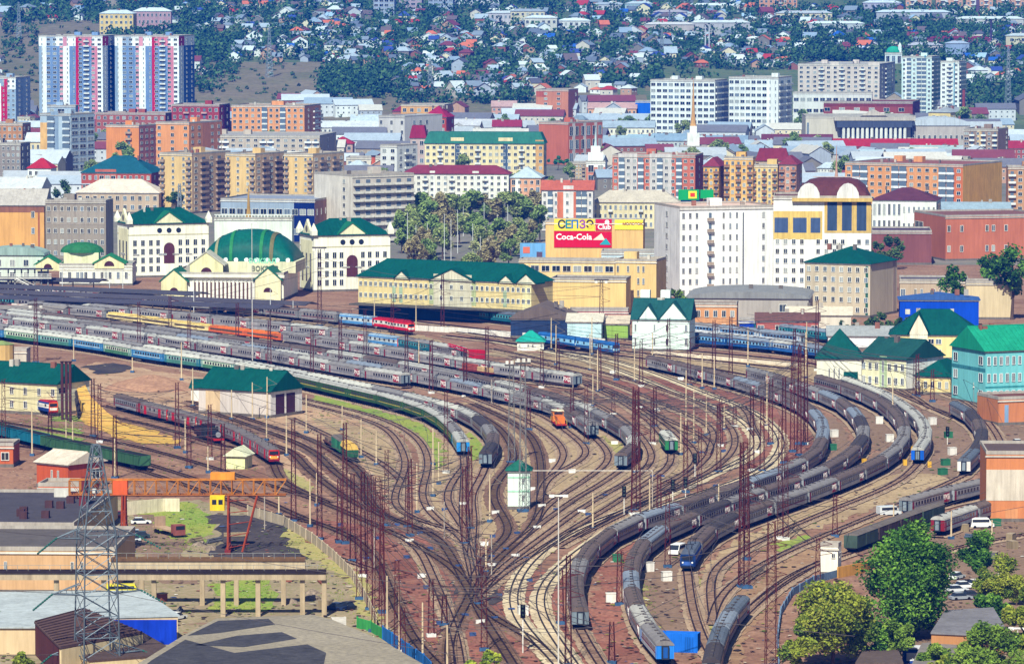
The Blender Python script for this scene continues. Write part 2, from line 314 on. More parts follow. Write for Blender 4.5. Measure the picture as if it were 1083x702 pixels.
TR = {
 'A1': ('m', [(240, 404), (327, 424), (390, 439), (430, 456), (447, 472), (453, 491), (450, 506), (446, 520), (448, 533), (456, 545), (472, 558), (484, 565), (498, 585), (503, 610), (500, 632)]),
 'A2': ('m', [(240, 408), (327, 429), (360, 437), (390, 446), (409, 455), (420, 468), (427, 482), (429, 492), (425, 507), (418, 522), (418, 537), (433, 549), (457, 556), (484, 563)]),
 'A3': ('m', [(308, 443), (346, 461), (377, 476), (402, 490), (418, 502), (424, 510)]),
 'A4': ('d', [(200, 425), (250, 440), (280, 450), (303, 457), (327, 465), (350, 477), (362, 486), (377, 496), (386, 509), (389, 525), (402, 545), (430, 556), (455, 565)]),
 'A5': ('d', [(200, 430), (250, 446), (280, 457), (311, 468), (335, 481), (355, 502), (377, 517), (390, 535), (402, 546)]),
 'A6': ('d', [(250, 463), (299, 473), (324, 496), (346, 514), (366, 528), (395, 543), (420, 552)]),
 'A7': ('d', [(288, 489), (291, 496), (297, 510), (319, 521), (345, 532)]),
 'B1': ('d', [(0, 447), (60, 457), (130, 470), (200, 488), (270, 510), (335, 530), (368, 544), (393, 555), (421, 567), (440, 578), (465, 592), (481, 603), (498, 628)]),
 'B2': ('d', [(0, 456), (60, 466), (140, 487), (220, 512), (285, 532), (311, 546), (343, 557), (368, 566), (386, 580), (399, 597), (408, 615), (416, 636), (428, 660), (440, 681), (455, 697), (470, 712)]),
 'B3': ('d', [(-5, 470), (60, 478), (153, 500), (220, 523), (280, 543), (303, 549), (338, 556)]),
 'sp': ('m', [(354, 590), (372, 597), (392, 603)]),
 'C1': ('d', [(402, 546), (410, 550), (441, 558), (462, 568), (473, 583), (485, 604), (498, 630)]),
 'S1': ('m', [(421, 567), (440, 578), (449, 592), (457, 611), (465, 628), (471, 645), (477, 658), (482, 676), (486, 700), (488, 712)]),
 'S2': ('d', [(498, 628), (493, 640), (482, 660), (474, 683), (475, 698), (477, 712)]),
 'S3': ('d', [(498, 628), (506, 646), (519, 668), (533, 689), (547, 712)]),
 'S4': ('d', [(500, 632), (516, 653), (537, 663), (558, 673), (578, 690), (590, 705)]),
 'E0': ('d', [(480, 427), (510, 442), (528, 454), (539, 469), (544, 487), (535, 500), (524, 513), (521, 528), (529, 543), (538, 557), (538, 568), (523, 580), (510, 595), (500, 615)]),
 'E1': ('d', [(500, 428), (540, 447), (558, 459), (569, 478), (572, 500), (571, 530), (570, 545), (562, 560), (545, 577), (524, 595), (509, 615), (500, 632)]),
 'Eb': ('m', [(490, 482), (491, 500), (490, 522), (489, 545), (491, 562), (494, 585), (500, 610)]),
 'Eg': ('m', [(513, 495), (510, 505), (502, 517), (498, 531), (501, 547), (500, 565), (498, 590)]),
 'Ec': ('m', [(491, 495), (482, 506), (474, 519), (473, 534), (482, 547), (489, 558)]),
 'E2': ('m', [(480, 408), (545, 430), (575, 441), (593, 453), (615, 470), (622, 479), (616, 488), (600, 496), (583, 504), (574, 516), (571, 530)]),
 'E3': ('m', [(480, 414), (540, 438), (569, 453), (588, 467), (597, 481), (593, 492), (583, 503)]),
 'E4': ('m', [(627, 463), (634, 469), (643, 479), (643, 491), (629, 502), (612, 514), (591, 527), (576, 538), (568, 552)]),
 'E5': ('m', [(656, 499), (635, 514), (610, 528), (584, 547), (566, 560), (548, 575)]),
 'E6': ('m', [(600, 415), (640, 433), (673, 458), (686, 474), (690, 485), (685, 496), (670, 507), (646, 521), (615, 539), (591, 557), (560, 580), (528, 605), (505, 632)]),
 'E7': ('m', [(620, 408), (660, 428), (695, 455), (710, 482), (707, 496), (690, 508), (670, 521), (638, 542), (610, 558), (570, 584), (535, 606), (507, 630)]),
 'E8': ('m', [(590, 398), (650, 418), (690, 440), (727, 470), (738, 488), (731, 498), (705, 512), (675, 527)]),
 'E9': ('m', [(560, 388), (640, 412), (680, 432), (706, 446), (729, 455), (749, 467), (753, 477), (743, 491), (721, 508), (690, 527), (640, 552), (590, 580)]),
 'E10': ('m', [(540, 378), (640, 404), (690, 424), (721, 437), (743, 447), (754, 456), (754, 468), (748, 482)]),
 'E11': ('m', [(520, 370), (640, 396), (690, 410), (745, 430), (764, 444), (775, 457), (778, 469), (773, 482), (757, 496), (737, 508), (706, 522), (660, 545), (610, 570)]),
 'E12': ('l', [(500, 358), (600, 376), (660, 394), (721, 419), (753, 430), (777, 441), (794, 455), (802, 469), (797, 480), (780, 490), (753, 502), (729, 514), (690, 530), (650, 546), (612, 560), (580, 579), (558, 598), (546, 618), (542, 638), (549, 658), (564, 677), (586, 699), (598, 715)]),
 'E13': ('l', [(560, 368), (640, 380), (700, 398), (753, 419), (785, 431), (808, 444), (822, 458), (827, 470), (822, 483), (811, 495), (780, 510), (740, 523), (700, 536), (660, 553), (627, 574), (602, 593), (580, 613), (570, 635), (577, 660), (594, 686), (612, 712)]),
 'xo': ('m', [(784, 431), (793, 440), (795, 452), (801, 462)]),
 'U1': ('m', [(430, 340), (560, 355), (700, 370), (850, 384), (905, 398), (960, 422), (1010, 444)]),
 'U2': ('m', [(440, 346), (560, 362), (700, 377), (840, 392)]),
 'U3': ('m', [(470, 356), (600, 371), (720, 386), (800, 400)]),
 'V1': ('m', [(910, 401), (940, 407), (965, 420), (985, 434)]),
 'V2': ('m', [(950, 400), (990, 414), (1025, 428), (1043, 446), (1055, 462), (1062, 480)]),
 'F4': ('m', [(935, 605), (1005, 582), (1090, 566)]),
 'X1': ('d', [(300, 480), (240, 476), (200, 462), (140, 447), (60, 432), (0, 424)]),
}
for k, (st, P) in TR.items(): track(P, st)
# ---------------------------------------------------------------- rolling stock
TXT = {}
def text_mesh(s, size, mat, ext=.02, bold=False):
    key = (s, size, mat.name)
    if key not in TXT:
        c = bpy.data.curves.new('lettering', 'FONT'); c.body = s; c.size = size; c.extrude = ext; c.align_x = 'CENTER'; c.align_y = 'CENTER'; c.resolution_u = 2
        if bold: c.offset = size*.025
        o = bpy.data.objects.new('lettering', c); COL.objects.link(o)
        me = bpy.data.meshes.new_from_object(o.evaluated_get(bpy.context.evaluated_depsgraph_get())); me.materials.clear(); me.materials.append(mat)
        bpy.data.objects.remove(o); bpy.data.curves.remove(c)
        me.transform(Matrix.Rotation(pi/2, 4, 'X')); TXT[key] = me
    return TXT[key]
DK = M('#1d1a1a', .9, .2, 1); UND = M('#2a2625', .9, .2, 1); WIN = M('#20262e', .2, 0, 1, 0, .5)
STY = {  # body, band round the windows, stripe, end, logo
 'rzd': ('#9a9597', '#9a9597', '#757783', '#8a8f94', 1), 'greyend': ('#9a9597', '#9a9597', '#757783', '#6f7b84', 1), 'grey': ('#8b8487', '#8b8487', '#6d3038', '#77797c', 0), 'dark': ('#3e4a48', '#3e4a48', '#55605c', '#39403f', 0),
 'green': ('#35562f', '#35562f', '#b0a04c', '#35562f', 0), 'teal': ('#4a7d70', '#86aca8', '#4a7d70', '#2d6f86', 0), 'pale': ('#4a7d5c', '#c9d6c0', '#4a7d5c', '#7b9d98', 0),
 'blue': ('#3a74a8', '#5a94c0', '#b8ccd8', '#3a74a8', 0), 'navystripe': ('#1d4f8f', '#7db4dc', '#163d70', '#1d4f8f', 0), 'bluewhite': ('#2a63a8', '#c4d8ea', '#2a63a8', '#2a63a8', 0), 'tealcoach': ('#1d5f70', '#4f98a0', '#1d5f70', '#1d5f70', 0),
 'whiteblue': ('#d9dfe6', '#5a86b4', '#d9dfe6', '#c4ccd6', 0), 'blueend': ('#b9bcc2', '#b9bcc2', '#8f3a44', '#2b7bd6', 0), 'deepblueend': ('#a9a6a8', '#a9a6a8', '#7c7f8a', '#1c5fc8', 1), 'redend': ('#8f8f98', '#8f8f98', '#74323a', '#7d2226', 0),
 'whiteend': ('#9b989c', '#9b989c', '#7c7f8a', '#d8d5d0', 1), 'greenfront': ('#2f6a40', '#2f6a40', '#e0d8a0', '#2f7a48', 0), 'bluefront': ('#9aa49c', '#9aa49c', '#5f7f6a', '#2e86cf', 0)}
ROOFS = {'brown': '#655752', 'grey': '#7f7b7b', 'pale': '#a9a7a2', 'dark': '#453f40', 'white': '#bdbbb2', 'bluegrey': '#7d8694', 'slate': '#5c6470'}
CM_ = {}
def coach_meshes(sty, L, roof):
    k = (sty, L, roof)
    if k in CM_: return CM_[k]
    body, band, stripe, end, logo = STY[sty]; h = L/2-.45; W = 1.55; out = []
    # body: cross sections with inset end faces, side split in bands by material
    prof = [(-W, 1.15), (-W, 1.9), (-W, 2.15), (-W, 3.2), (-W, 3.5), (W, 3.5), (W, 3.2), (W, 2.15), (W, 1.9), (W, 1.15)]
    b = MB(); mm = [M(body), M(stripe), M(band), M(body), M(body), M(body), M(band), M(stripe), M(body), DK]
    b.loft([[(x, y, z) for y, z in prof] for x in (-h, h)], mm, caps=False)
    ke = b.mi(M(end)); b.f.append(tuple(reversed(range(10)))); b.m.append(ke); b.f.append(tuple(range(10, 20))); b.m.append(ke)
    out.append(('body', b.mesh('coach_body'), None))
    rp = [(-1.62, 3.48), (-1.5, 3.78), (-1.0, 4.15), (-.4, 4.3), (.4, 4.3), (1.0, 4.15), (1.5, 3.78), (1.62, 3.48)]
    b = MB(); b.loft([[(x, y, z) for y, z in rp] for x in (-h-.08, h+.08)], M(ROOFS[roof], .6, .12, .6)); n = max(3, int(L/4))
    for j in range(n): b.box((-h+(j+.7)*(2*h/n), 0, 4.33), (.7, .6, .24), M('#4f4a48'))
    
    for e in (-1, 1): b.box((e*(h-.5), 0, 4.28), (.7, 1.6, .14), M('#4a4444'))
    out.append(('roof', b.mesh('coach_roof'), None))
    for side in (-1, 1):
        b = MB(); p0 = -h+2.2 if not logo else -h+5.0; p1 = h-1.6; nw = 10; st = (p1-p0)/nw; y = side*(W+.015)
        b.box(((p0+p1)/2, y-side*.01, 2.68), (p1-p0, .04, .9), M(band))
        i0 = len(b.v)
        for j in range(nw):
            x = p0+(j+.5)*st; b.poly([(x-st*.3, y+side*.02, 2.3), (x+st*.3, y+side*.02, 2.3), (x+st*.3, y+side*.02, 3.05), (x-st*.3, y+side*.02, 3.05)][::side], WIN)
        out.append(('window_row', b.mesh('coach_windows'), None))
        if logo:
            b = MB().box((-h*side+side*3.0, y, 2.35), (2.9, .05, 2.0), M('#98222e', .6, .08)); out.append(('logo_panel', b.mesh('coach_logo'), side))
        for e in (-1, 1):
            b = MB().box((e*(h-.75), y, 2.2), (.8, .05, 2.0), M('#7d2430' if logo else end, .6, .08) if e*side > 0 or not logo else M('#77757a')); out.append(('door', b.mesh('coach_door'), None))
    for e in (-1, 1):
        b = MB().box((e*(h+.25), 0, 2.3), (.5, 1.3, 2.4), M('#2d3238')).box((e*(h+.27), 0, 2.3), (.52, .8, 1.9), M('#7b8790' if end != '#2b7bd6' else '#1f4f96')); out.append(('gangway', b.mesh('coach_gangway'), None))
    b = MB().box((0, 0, .95), (L*.42, 2.5, .6), UND); out.append(('underframe', b.mesh('coach_underframe'), None))
    for e in (-1, 1):
        b = MB().box((e*L*.34, 0, .7), (3.6, 2.5, .55), DK)
        for a in (-1.2, 1.2): 
            b.loft([[(e*L*.34+a+.47*cos(t*pi/4), y, .55+.47*sin(t*pi/4)) for t in range(8)] for y in (-.85, .85)], DK)
        out.append(('bogie', b.mesh('coach_bogie'), None))
    CM_[k] = out; return out
WHT = M('#e8e4e0', .6, 0)
def make_coach(sty, L, roof):
    root = empty('passenger_coach', (0, 0, 0))
    for nm, me, lg in coach_meshes(sty, L, roof):
        o = obj(nm, me, root)
        if lg:
            h = L/2-.45; s = lg
            obj('logo_lettering', text_mesh('РЖД', 1.5, WHT, .02, True), o, (-h*s+s*3.0, s*(1.55+.055), 2.35), 0 if s < 0 else pi)
    return root
def wheels(b, xs_, r=.5):
    for x in xs_: b.loft([[(x+r*cos(t*pi/4), y, r+.05+r*sin(t*pi/4)) for t in range(8)] for y in (-.85, .85)], DK)
def make_wagon(kind, L, col='#3a5a3c'):
    h = L/2-.3
    if kind == 'hopper':
        root = empty('gondola_wagon', (0, 0, 0)); b = MB().box((0, 0, 2.3), (2*h, 3.0, 2.4), M(col), 0, M('#2a2a28')); obj('body', b, root)
        b = MB()
        for s in (-1, 1):
            for j in range(9): b.box((-h+.2+j*(2*h-.4)/8, s*1.54, 2.3), (.16, .12, 2.4), M(col, .8, .25))
            b.box((0, s*1.54, 3.5), (2*h, .16, .16), M(col, .8, .25))
        obj('side_ribs', b, root)
    elif kind == 'box':
        root = empty('boxcar', (0, 0, 0)); b = MB().box((0, 0, 2.4), (2*h, 2.9, 2.6), M(col, .8, .25)); obj('body', b, root)
        b = MB().loft([[(x, y, z) for y, z in ((-1.5, 3.7), (-.8, 4.1), (.8, 4.1), (1.5, 3.7))] for x in (-h, h)], M('#6a625c')); obj('roof', b, root)
        for s in (-1, 1): obj('sliding_door', MB().box((0, s*1.48, 2.4), (2.4, .1, 2.3), M(col, .7, .1)), root)
    elif kind == 'yellowtop':
        root = empty('covered_hopper', (0, 0, 0)); b = MB().box((0, 0, 2.0), (2*h, 2.9, 1.8), M('#2f5a3c', .8, .25)); obj('body', b, root)
        b = MB().loft([[(x, y, z) for y, z in ((-1.5, 2.9), (-1.1, 4.0), (0, 4.4), (1.1, 4.0), (1.5, 2.9))] for x in (-h, h)], M('#d9b25a')); obj('roof', b, root)
        obj('end_frame', MB().box((-h, 0, 1.9), (.3, 2.6, 1.2), M('#5a2f2a')), root)
    elif kind == 'flat':
        root = empty('flat_wagon', (0, 0, 0)); obj('deck', MB().box((0, 0, 1.25), (2*h, 2.8, .3), M('#5a3a32')), root)
        obj('load', MB().box((-h*.4, 0, 1.8), (h*.7, 2.2, .8), M('#6f5a4c')).box((h*.5, 0, 1.65), (h*.5, 2.0, .5), M('#4a4442')), root)
    elif kind in ('yellowplant', 'creamplant', 'orangeplant', 'redflat'):
        c1, c2 = {'yellowplant': ('#e0a02c', '#d8b83c'), 'creamplant': ('#ead49a', '#e4c878'), 'orangeplant': ('#d9642a', '#e07a30'), 'redflat': ('#c8402c', '#d8d4cc')}[kind]
        root = empty('maintenance_car', (0, 0, 0)); obj('body', MB().box((0, 0, 1.9), (2*h, 2.8, 1.5), M(c1)), root)
        b = MB()
        for j in range(5): b.box((-h+h*.2+j*h*.4, 0, 2.9), (h*.28, 2.3, .5+.25*(j % 2)), M(c2))
        obj('machinery_hoods', b, root)
        for s in (-1, 1):
            b = MB().box((0, s*1.42, 2.1), (2*h*.9, .05, .5), M('#5a4a30')); obj('grille_panel', b, root)
    for e in (-1, 1):
        b = MB().box((e*h*.68, 0, .75), (2.6, 2.3, .5), DK); wheels(b, (e*h*.68-.9, e*h*.68+.9)); obj('bogie', b, root)
    obj('underframe', MB().box((0, 0, 1.0), (2*h, 2.3, .25), DK), root)
    return root
def make_loco(kind, L):
    h = L/2-.3
    col = {'blueloco': ('#1f3f8a', '#3a5aa0', '#555d6c', '#16305f'), 'redloco': ('#c8202c', '#d8d4d0', '#a01c26', '#e0452a'), 'skyloco': ('#4f86bd', '#b8c4cc', '#8aa0b4', '#c8323a'), 'emu': ('#6f5c60', '#8f898b', '#716a69', '#b8281f'), 'redblue': ('#1f3a78', '#e2dcd4', '#a8222c', '#e0581f'), 'blueemu': ('#1e5596', '#8cc0e4', '#2a62a4', '#1e5596'), 'yellowloco': ('#e0a02c', '#e8c050', '#d8952a', '#e8a830')}[kind]
    root = empty('electric_locomotive' if kind not in ('emu', 'blueemu') else 'railcar', (0, 0, 0)); W = 1.55
    secs = [[(x, y*k, z) for y, z in ((-W, 1.1), (-W, 2.0), (-W, 3.1), (-W*.92, 3.6), (W*.92, 3.6), (W, 3.1), (W, 2.0), (W, 1.1))] for x, k in ((-h, .86), (-h+.7, 1), (h-.7, 1), (h, .86))]
    b = MB(); b.loft(secs, [M(col[0]), M(col[1]), M(col[0]), M(col[2]), M(col[0]), M(col[1]), M(col[0]), DK], caps=False)
    k = b.mi(M(col[3])); b.f += [tuple(reversed(range(8))), tuple(range(24, 32))]; b.m += [k, k]; obj('body', b, root)
    obj('roof', MB().loft([[(x, y, z) for y, z in ((-1.4, 3.58), (-1.1, 4.0), (1.1, 4.0), (1.4, 3.58))] for x in (-h+.3, h-.3)], M(col[2])), root)
    for e in (-1, 1):
        obj('windscreen', MB().box((e*(h+.01), 0, 2.85), (.08, 2.1, .8), WIN), root)
        obj('front_panel', MB().box((e*(h+.02), 0, 1.75), (.08, 2.0, .7), M('#e6a23c' if kind == 'emu' else col[1])), root)
        for s in (-1, 1): obj('headlight', MB().box((e*(h+.05), s*.95, 1.95), (.08, .28, .28), M('#f2efe0', .3, 0)), root)
        obj('buffer_beam', MB().box((e*(h+.05), 0, 1.0), (.3, 2.6, .4), M('#7d1a1c' if kind in ('emu', 'redloco', 'redblue') else '#22242a')), root)
        b = MB().box((e*h*.6, 0, .75), (4.0, 2.4, .6), DK); wheels(b, (e*h*.6-1.3, e*h*.6+1.3)); obj('bogie', b, root)
        b = MB(); x = e*h*.5   # pantograph
        for s in (-.5, .5): b.tube((x-.9, s, 4.0), (x+.3, s, 4.55), .06, DK).tube((x+.3, s, 4.55), (x-.4, s, 5.0), .05, DK)
        b.tube((x-.4, -.9, 5.0), (x-.4, .9, 5.0), .06, DK); obj('pantograph', b, root)
    for s in (-1, 1):
        n = 6
        for j in range(n): obj('window', MB().box((-h+1.8+j*(2*h-3.6)/(n-1), s*(W+.01), 2.7), (1.0, .06, .7), WIN), root)
    obj('underframe', MB().box((0, 0, .95), (L*.4, 2.4, .6), UND), root)
    if kind == 'emu':
        for s in (-1, 1):
            for x in (-h*.55, h*.55): obj('door', MB().box((x, s*(W+.02), 2.2), (1.9, .06, 2.2), M('#c01f26')), root)
    return root
def make_shunter(col, L=12, cab='#e88a3a'):
    root = empty('shunting_locomotive', (0, 0, 0)); h = L/2
    obj('body', MB().box((h*.35, 0, 2.2), (h*1.1, 2.0, 1.7), M(col)), root)
    obj('cab', MB().box((-h*.45, 0, 2.7), (h*.6, 2.9, 2.7), M(cab)).box((-h*.45, 0, 4.1), (h*.66, 3.0, .18), M('#f0e0c0')), root)
    obj('rear_hood', MB().box((-h*.85, 0, 2.1), (h*.28, 2.4, 1.5), M(col)), root)
    for s in (-1, 1): obj('cab_window', MB().box((-h*.45, s*1.46, 3.1), (h*.4, .06, .8), WIN), root)
    obj('windscreen', MB().box((-h*.76, 0, 3.3), (.06, 2.2, .8), WIN), root)
    obj('windscreen', MB().box((-h*.14, 0, 3.5), (.06, 2.2, .6), WIN), root)
    for s in (-1, 1): obj('handrail', MB().path([(-h, s*1.4, 1.3), (-h, s*1.4, 2.2), (h, s*1.4, 2.2), (h, s*1.4, 1.3)], .05, M('#e8d060')), root)
    obj('frame', MB().box((0, 0, 1.15), (L, 2.8, .35), M('#a02824')), root)
    b = MB(); wheels(b, (-h*.7, -h*.3, h*.3, h*.7)); b.box((0, 0, .75), (L*.8, 1.9, .4), DK); obj('running_gear', b, root)
    return root
CATN = {'passenger_coach': 'railway coach', 'gondola_wagon': 'freight wagon', 'boxcar': 'freight wagon', 'covered_hopper': 'freight wagon', 'flat_wagon': 'freight wagon', 'maintenance_car': 'track machine', 'electric_locomotive': 'locomotive', 'railcar': 'railcar', 'shunting_locomotive': 'locomotive'}
ORD = 'first second third fourth fifth sixth seventh eighth ninth tenth eleventh twelfth thirteenth fourteenth fifteenth sixteenth seventeenth eighteenth nineteenth twentieth twenty-first twenty-second twenty-third twenty-fourth twenty-fifth twenty-sixth twenty-seventh twenty-eighth twenty-ninth thirtieth thirty-first thirty-second thirty-third thirty-fourth thirty-fifth thirty-sixth thirty-seventh thirty-eighth thirty-ninth fortieth'.split()
PROTO = {}
def copy_tree(o, parent=None):
    c = o.copy(); COL.objects.link(c)
    if parent: c.parent = parent
    for ch in o.children: copy_tree(ch, c)
    return c
DESC = {'rzd': '{r} roofed grey coach with red logo', 'greyend': '{r} roofed grey coach with red logo', 'grey': '{r} roofed brownish grey coach', 'dark': 'dark green grey coach', 'green': 'dark green coach with yellow stripe', 'teal': 'teal coach with pale window band', 'pale': 'pale green coach', 'blue': 'bright blue coach', 'navystripe': 'navy coach with light blue stripe', 'bluewhite': 'blue coach with white band', 'tealcoach': 'dark teal coach', 'whiteblue': 'white coach with blue windows', 'blueend': 'pale coach with bright blue end', 'deepblueend': 'pale roofed coach with blue end', 'redend': 'grey coach with red end', 'whiteend': 'grey coach with whitish end', 'greenfront': 'green fronted coach', 'bluefront': 'grey roofed coach with sky blue front',
 'hopper': 'green open gondola wagon', 'bluehopper': 'teal blue gondola wagon', 'box': 'dark green boxcar', 'brownbox': 'brown boxcar', 'yellowtop': 'hopper wagon with yellow rounded top', 'flat': 'loaded flat wagon', 'yellowplant': 'yellow track machine', 'creamplant': 'cream yellow track machine', 'orangeplant': 'orange track machine', 'redflat': 'red and white work car', 'greenbox': 'green boxcar',
 'blueloco': 'dark blue electric locomotive', 'redloco': 'red electric locomotive', 'skyloco': 'sky blue and grey locomotive', 'emu': 'red and grey railcar', 'redblue': 'red white and blue locomotive', 'blueemu': 'blue railcar with light stripe', 'yellowloco': 'yellow rail tractor'}
def train(where, pts, cars, L=24.0, fill=None, roofs=('brown', 'grey'), trk='m', ext=True, seed=1, s0=0):
    """cars run from the near visible end; where = words naming the train"""
    if pts[-1][0] <= 12:
        (xa, ya), (xb, yb_) = pts[-2], pts[-1]; pts = pts+[(xb-70, yb_-(ya-yb_)/(xa-xb)*70)]
    rg = random.Random(seed); q = pxpath(pts, it=2)
    if trk: track(None, trk, q=list(q))
    cum = [0]
    for a, b in zip(q, q[1:]): cum.append(cum[-1]+(b-a).length)
    def at(s):
        s = max(0, min(cum[-1]-1e-3, s)); import bisect
        i = min(bisect.bisect_right(cum, s)-1, len(q)-2); t = (s-cum[i])/max(1e-6, cum[i+1]-cum[i]); return q[i]+(q[i+1]-q[i])*t
    s = s0; n = 0; cars = list(cars)
    while True:
        if n < len(cars): c = cars[n]
        elif fill: c = fill[(n*7+seed*3) % len(fill)] if isinstance(fill, tuple) else fill
        else: break
        roof = None
        if ':' in c: c, roof = c.split(':')
        if c == 'gap': s += L; n += 1; continue
        l = {'hopper': 14, 'bluehopper': 14, 'box': 15, 'greenbox': 15, 'brownbox': 15, 'yellowtop': 12, 'flat': 14, 'redblue': 30, 'redloco': 19, 'skyloco': 19, 'blueloco': 19, 'yellowloco': 11}.get(c, L)
        if s+l > cum[-1]: break
        roof = roof or rg.choice(roofs)
        key = (c, l, roof)
        if key not in PROTO:
            if c in STY: r = make_coach(c, l, roof)
            elif c in ('hopper', 'box', 'yellowtop', 'flat', 'yellowplant', 'creamplant', 'orangeplant', 'redflat'): r = make_wagon(c, l, {'hopper': '#3c6242', 'box': '#3f4f44'}.get(c, '#444'))
            elif c == 'bluehopper': r = make_wagon('hopper', l, '#1f6a80')
            elif c == 'brownbox': r = make_wagon('box', l, '#4f423c')
            elif c == 'greenbox': r = make_wagon('box', l, '#3f8a62')
            else: r = make_loco(c, l)
            PROTO[key] = r
        else: r = copy_tree(PROTO[key])
        a, b = at(s+l*.16), at(s+l*.84); m = (a+b)/2; m.z += .38
        r.location = m; d = a-b; r.rotation_euler = (0, 0, atan2(d.y, d.x))
        n += 1; s += l+.5
        nm = r.name.split('.')[0]
        d = DESC.get(c, c).format(r={'pale': 'pale', 'white': 'white', 'bluegrey': 'blue grey', 'slate': 'slate'}.get(roof, roof))
        tag(r, f'{d}, {ORD[n-1]} back along {where}', CATN[nm], 'vehicles of '+where)
    return q
# ---------------------------------------------------------------- trains (near end first; ground pixels)
train('the innermost curving train', [(614, 669), (609, 651), (609, 630), (615, 611), (626, 597), (644, 582), (670, 568), (708, 556), (751, 540), (796, 526), (837, 509), (857, 499), (867, 486), (871, 472), (868, 459), (859, 449), (846, 439), (815, 426), (770, 412), (725, 401), (678, 390)],
      ['greyend:brown', 'rzd:brown', 'rzd:grey'], fill=('rzd', 'rzd', 'rzd', 'rzd'), roofs=('brown', 'brown', 'grey', 'bluegrey'), seed=3)
train('the bright blue tailed train', [(704, 706), (688, 688), (675, 666), (668, 645), (667, 626), (672, 606), (683, 590), (702, 576), (730, 564), (762, 552), (800, 538), (837, 527), (868, 514), (893, 499), (908, 486), (914, 472), (909, 458), (899, 446), (882, 434), (856, 425), (826, 414), (790, 404)],
      ['blueend:grey', 'rzd:pale', 'rzd:brown'], fill=('rzd',), roofs=('brown', 'grey', 'brown', 'dark', 'bluegrey'), seed=5)
train('the blue locomotive train', [(727, 607), (737, 590), (750, 578), (768, 567), (803, 554), (837, 542), (871, 529), (903, 516), (932, 502), (951, 487), (957, 473), (954, 460), (945, 449), (928, 436), (903, 425), (877, 416), (846, 409)],
      ['blueloco', 'grey:brown'], fill=('rzd', 'grey', 'rzd'), roofs=('brown', 'grey', 'dark', 'brown'), seed=8)
train('the pale roofed curving train', [(970, 493), (978, 482), (979, 470), (972, 457), (955, 443), (937, 432), (921, 425), (900, 417), (876, 409)],
      ['deepblueend:pale'], fill='rzd', roofs=('pale', 'pale', 'white'), seed=2)
train('the rightmost curving train', [(1019, 505), (1031, 493), (1038, 481), (1038, 470), (1033, 459), (1023, 449), (1008, 441), (984, 433)],
      ['whiteend:slate', 'grey:dark'], fill=('grey', 'rzd'), roofs=('dark', 'brown', 'slate'), seed=4)
train('the row behind big tree', [(957, 548), (1000, 536), (1045, 526), (1100, 512)], ['greyend:grey'], fill='rzd', roofs=('grey', 'brown'), seed=6)
train('the boxcar row', [(899, 587), (930, 575), (962, 563), (1000, 550)], ['box', 'brownbox', 'brownbox', 'box'], seed=6, trk='d')
train('the red ended coach pair', [(991, 569), (1030, 555), (1090, 535)], ['redend:pale', 'grey:brown'], seed=6)
train('the fence side train', [(752, 725), (757, 702), (764, 683), (777, 663), (796, 644), (830, 618), (868, 596)], ['grey:dark', 'grey:slate', 'grey:bluegrey', 'rzd:slate'], seed=6, L=20)
for P in ([(727, 607), (729, 625), (733, 648), (744, 680), (762, 712)], [(614, 669), (622, 684), (640, 712)], [(970, 493), (955, 508), (930, 521), (880, 541), (830, 562), (790, 581), (766, 594), (754, 607), (751, 625), (754, 655)], [(1019, 505), (1000, 514), (948, 537), (873, 568), (821, 591), (773, 621), (758, 640), (752, 662)], [(899, 587), (862, 598), (818, 624), (790, 650)]):
    track(P, 'm')
train('the front stabled grey train', [(612, 412), (572, 407), (526, 400), (457, 389), (388, 378), (345, 371.5), (303, 365), (250, 358), (200, 352), (147, 344.5), (100, 339), (0, 330)],
      ['greyend:pale', 'rzd', 'rzd', 'rzd', 'rzd', 'rzd', 'rzd', 'rzd', 'orangeplant', 'orangeplant', 'creamplant', 'creamplant', 'creamplant', 'rzd', 'rzd', 'redflat', 'yellowplant', 'creamplant', 'yellowplant', 'yellowplant', 'yellowplant'], roofs=('pale', 'grey'), seed=2, L=22)
train('the green coach train', [(490, 383), (450, 375.5), (410, 369), (330, 359), (230, 348), (165, 341.5), (115, 337), (60, 331), (-10, 325)],
      ['rzd', 'tealcoach:grey', 'skyloco', 'rzd', 'rzd', 'rzd', 'rzd', 'rzd', 'rzd', 'rzd', 'rzd', 'grey', 'tealcoach:pale', 'tealcoach', 'yellowloco', 'grey'], roofs=('pale', 'grey', 'grey'), seed=3, L=22)
train('the platform side train', [(432, 353), (395, 348.5), (330, 342), (280, 336), (200, 329), (100, 320), (0, 312)], ['redloco', 'skyloco', 'grey', 'grey', 'rzd'], fill='rzd', roofs=('grey', 'brown'), seed=4, L=22)
train('the rear stabled grey train', [(430, 411), (363, 400.5), (320, 392), (260, 382), (200, 373.5), (100, 360), (0, 348)], ['greyend:pale', 'rzd'], fill='rzd', roofs=('pale', 'grey', 'pale'), seed=9, L=22)
train('the orange shunter side train', [(627, 466), (618, 459), (603, 449), (580, 440), (545, 431), (516, 424.5), (491, 419), (440, 409), (380, 398.5), (300, 386), (200, 369.5), (100, 354.5), (0, 342.5)], ['greyend:grey', 'rzd:brown'], fill='rzd', roofs=('grey', 'pale', 'bluegrey'), seed=7, L=22)
train('the pale gravel stub train', [(656, 499), (668, 490), (672, 480), (664, 470), (648, 460), (625, 448), (600, 438), (560, 426.5), (520, 416.5), (470, 406.5), (420, 397), (300, 378.5), (150, 358), (0, 339)], ['greyend:brown', 'grey:pale'], fill=('grey', 'rzd', 'rzd'), roofs=('brown', 'grey', 'pale'), seed=7, L=22)
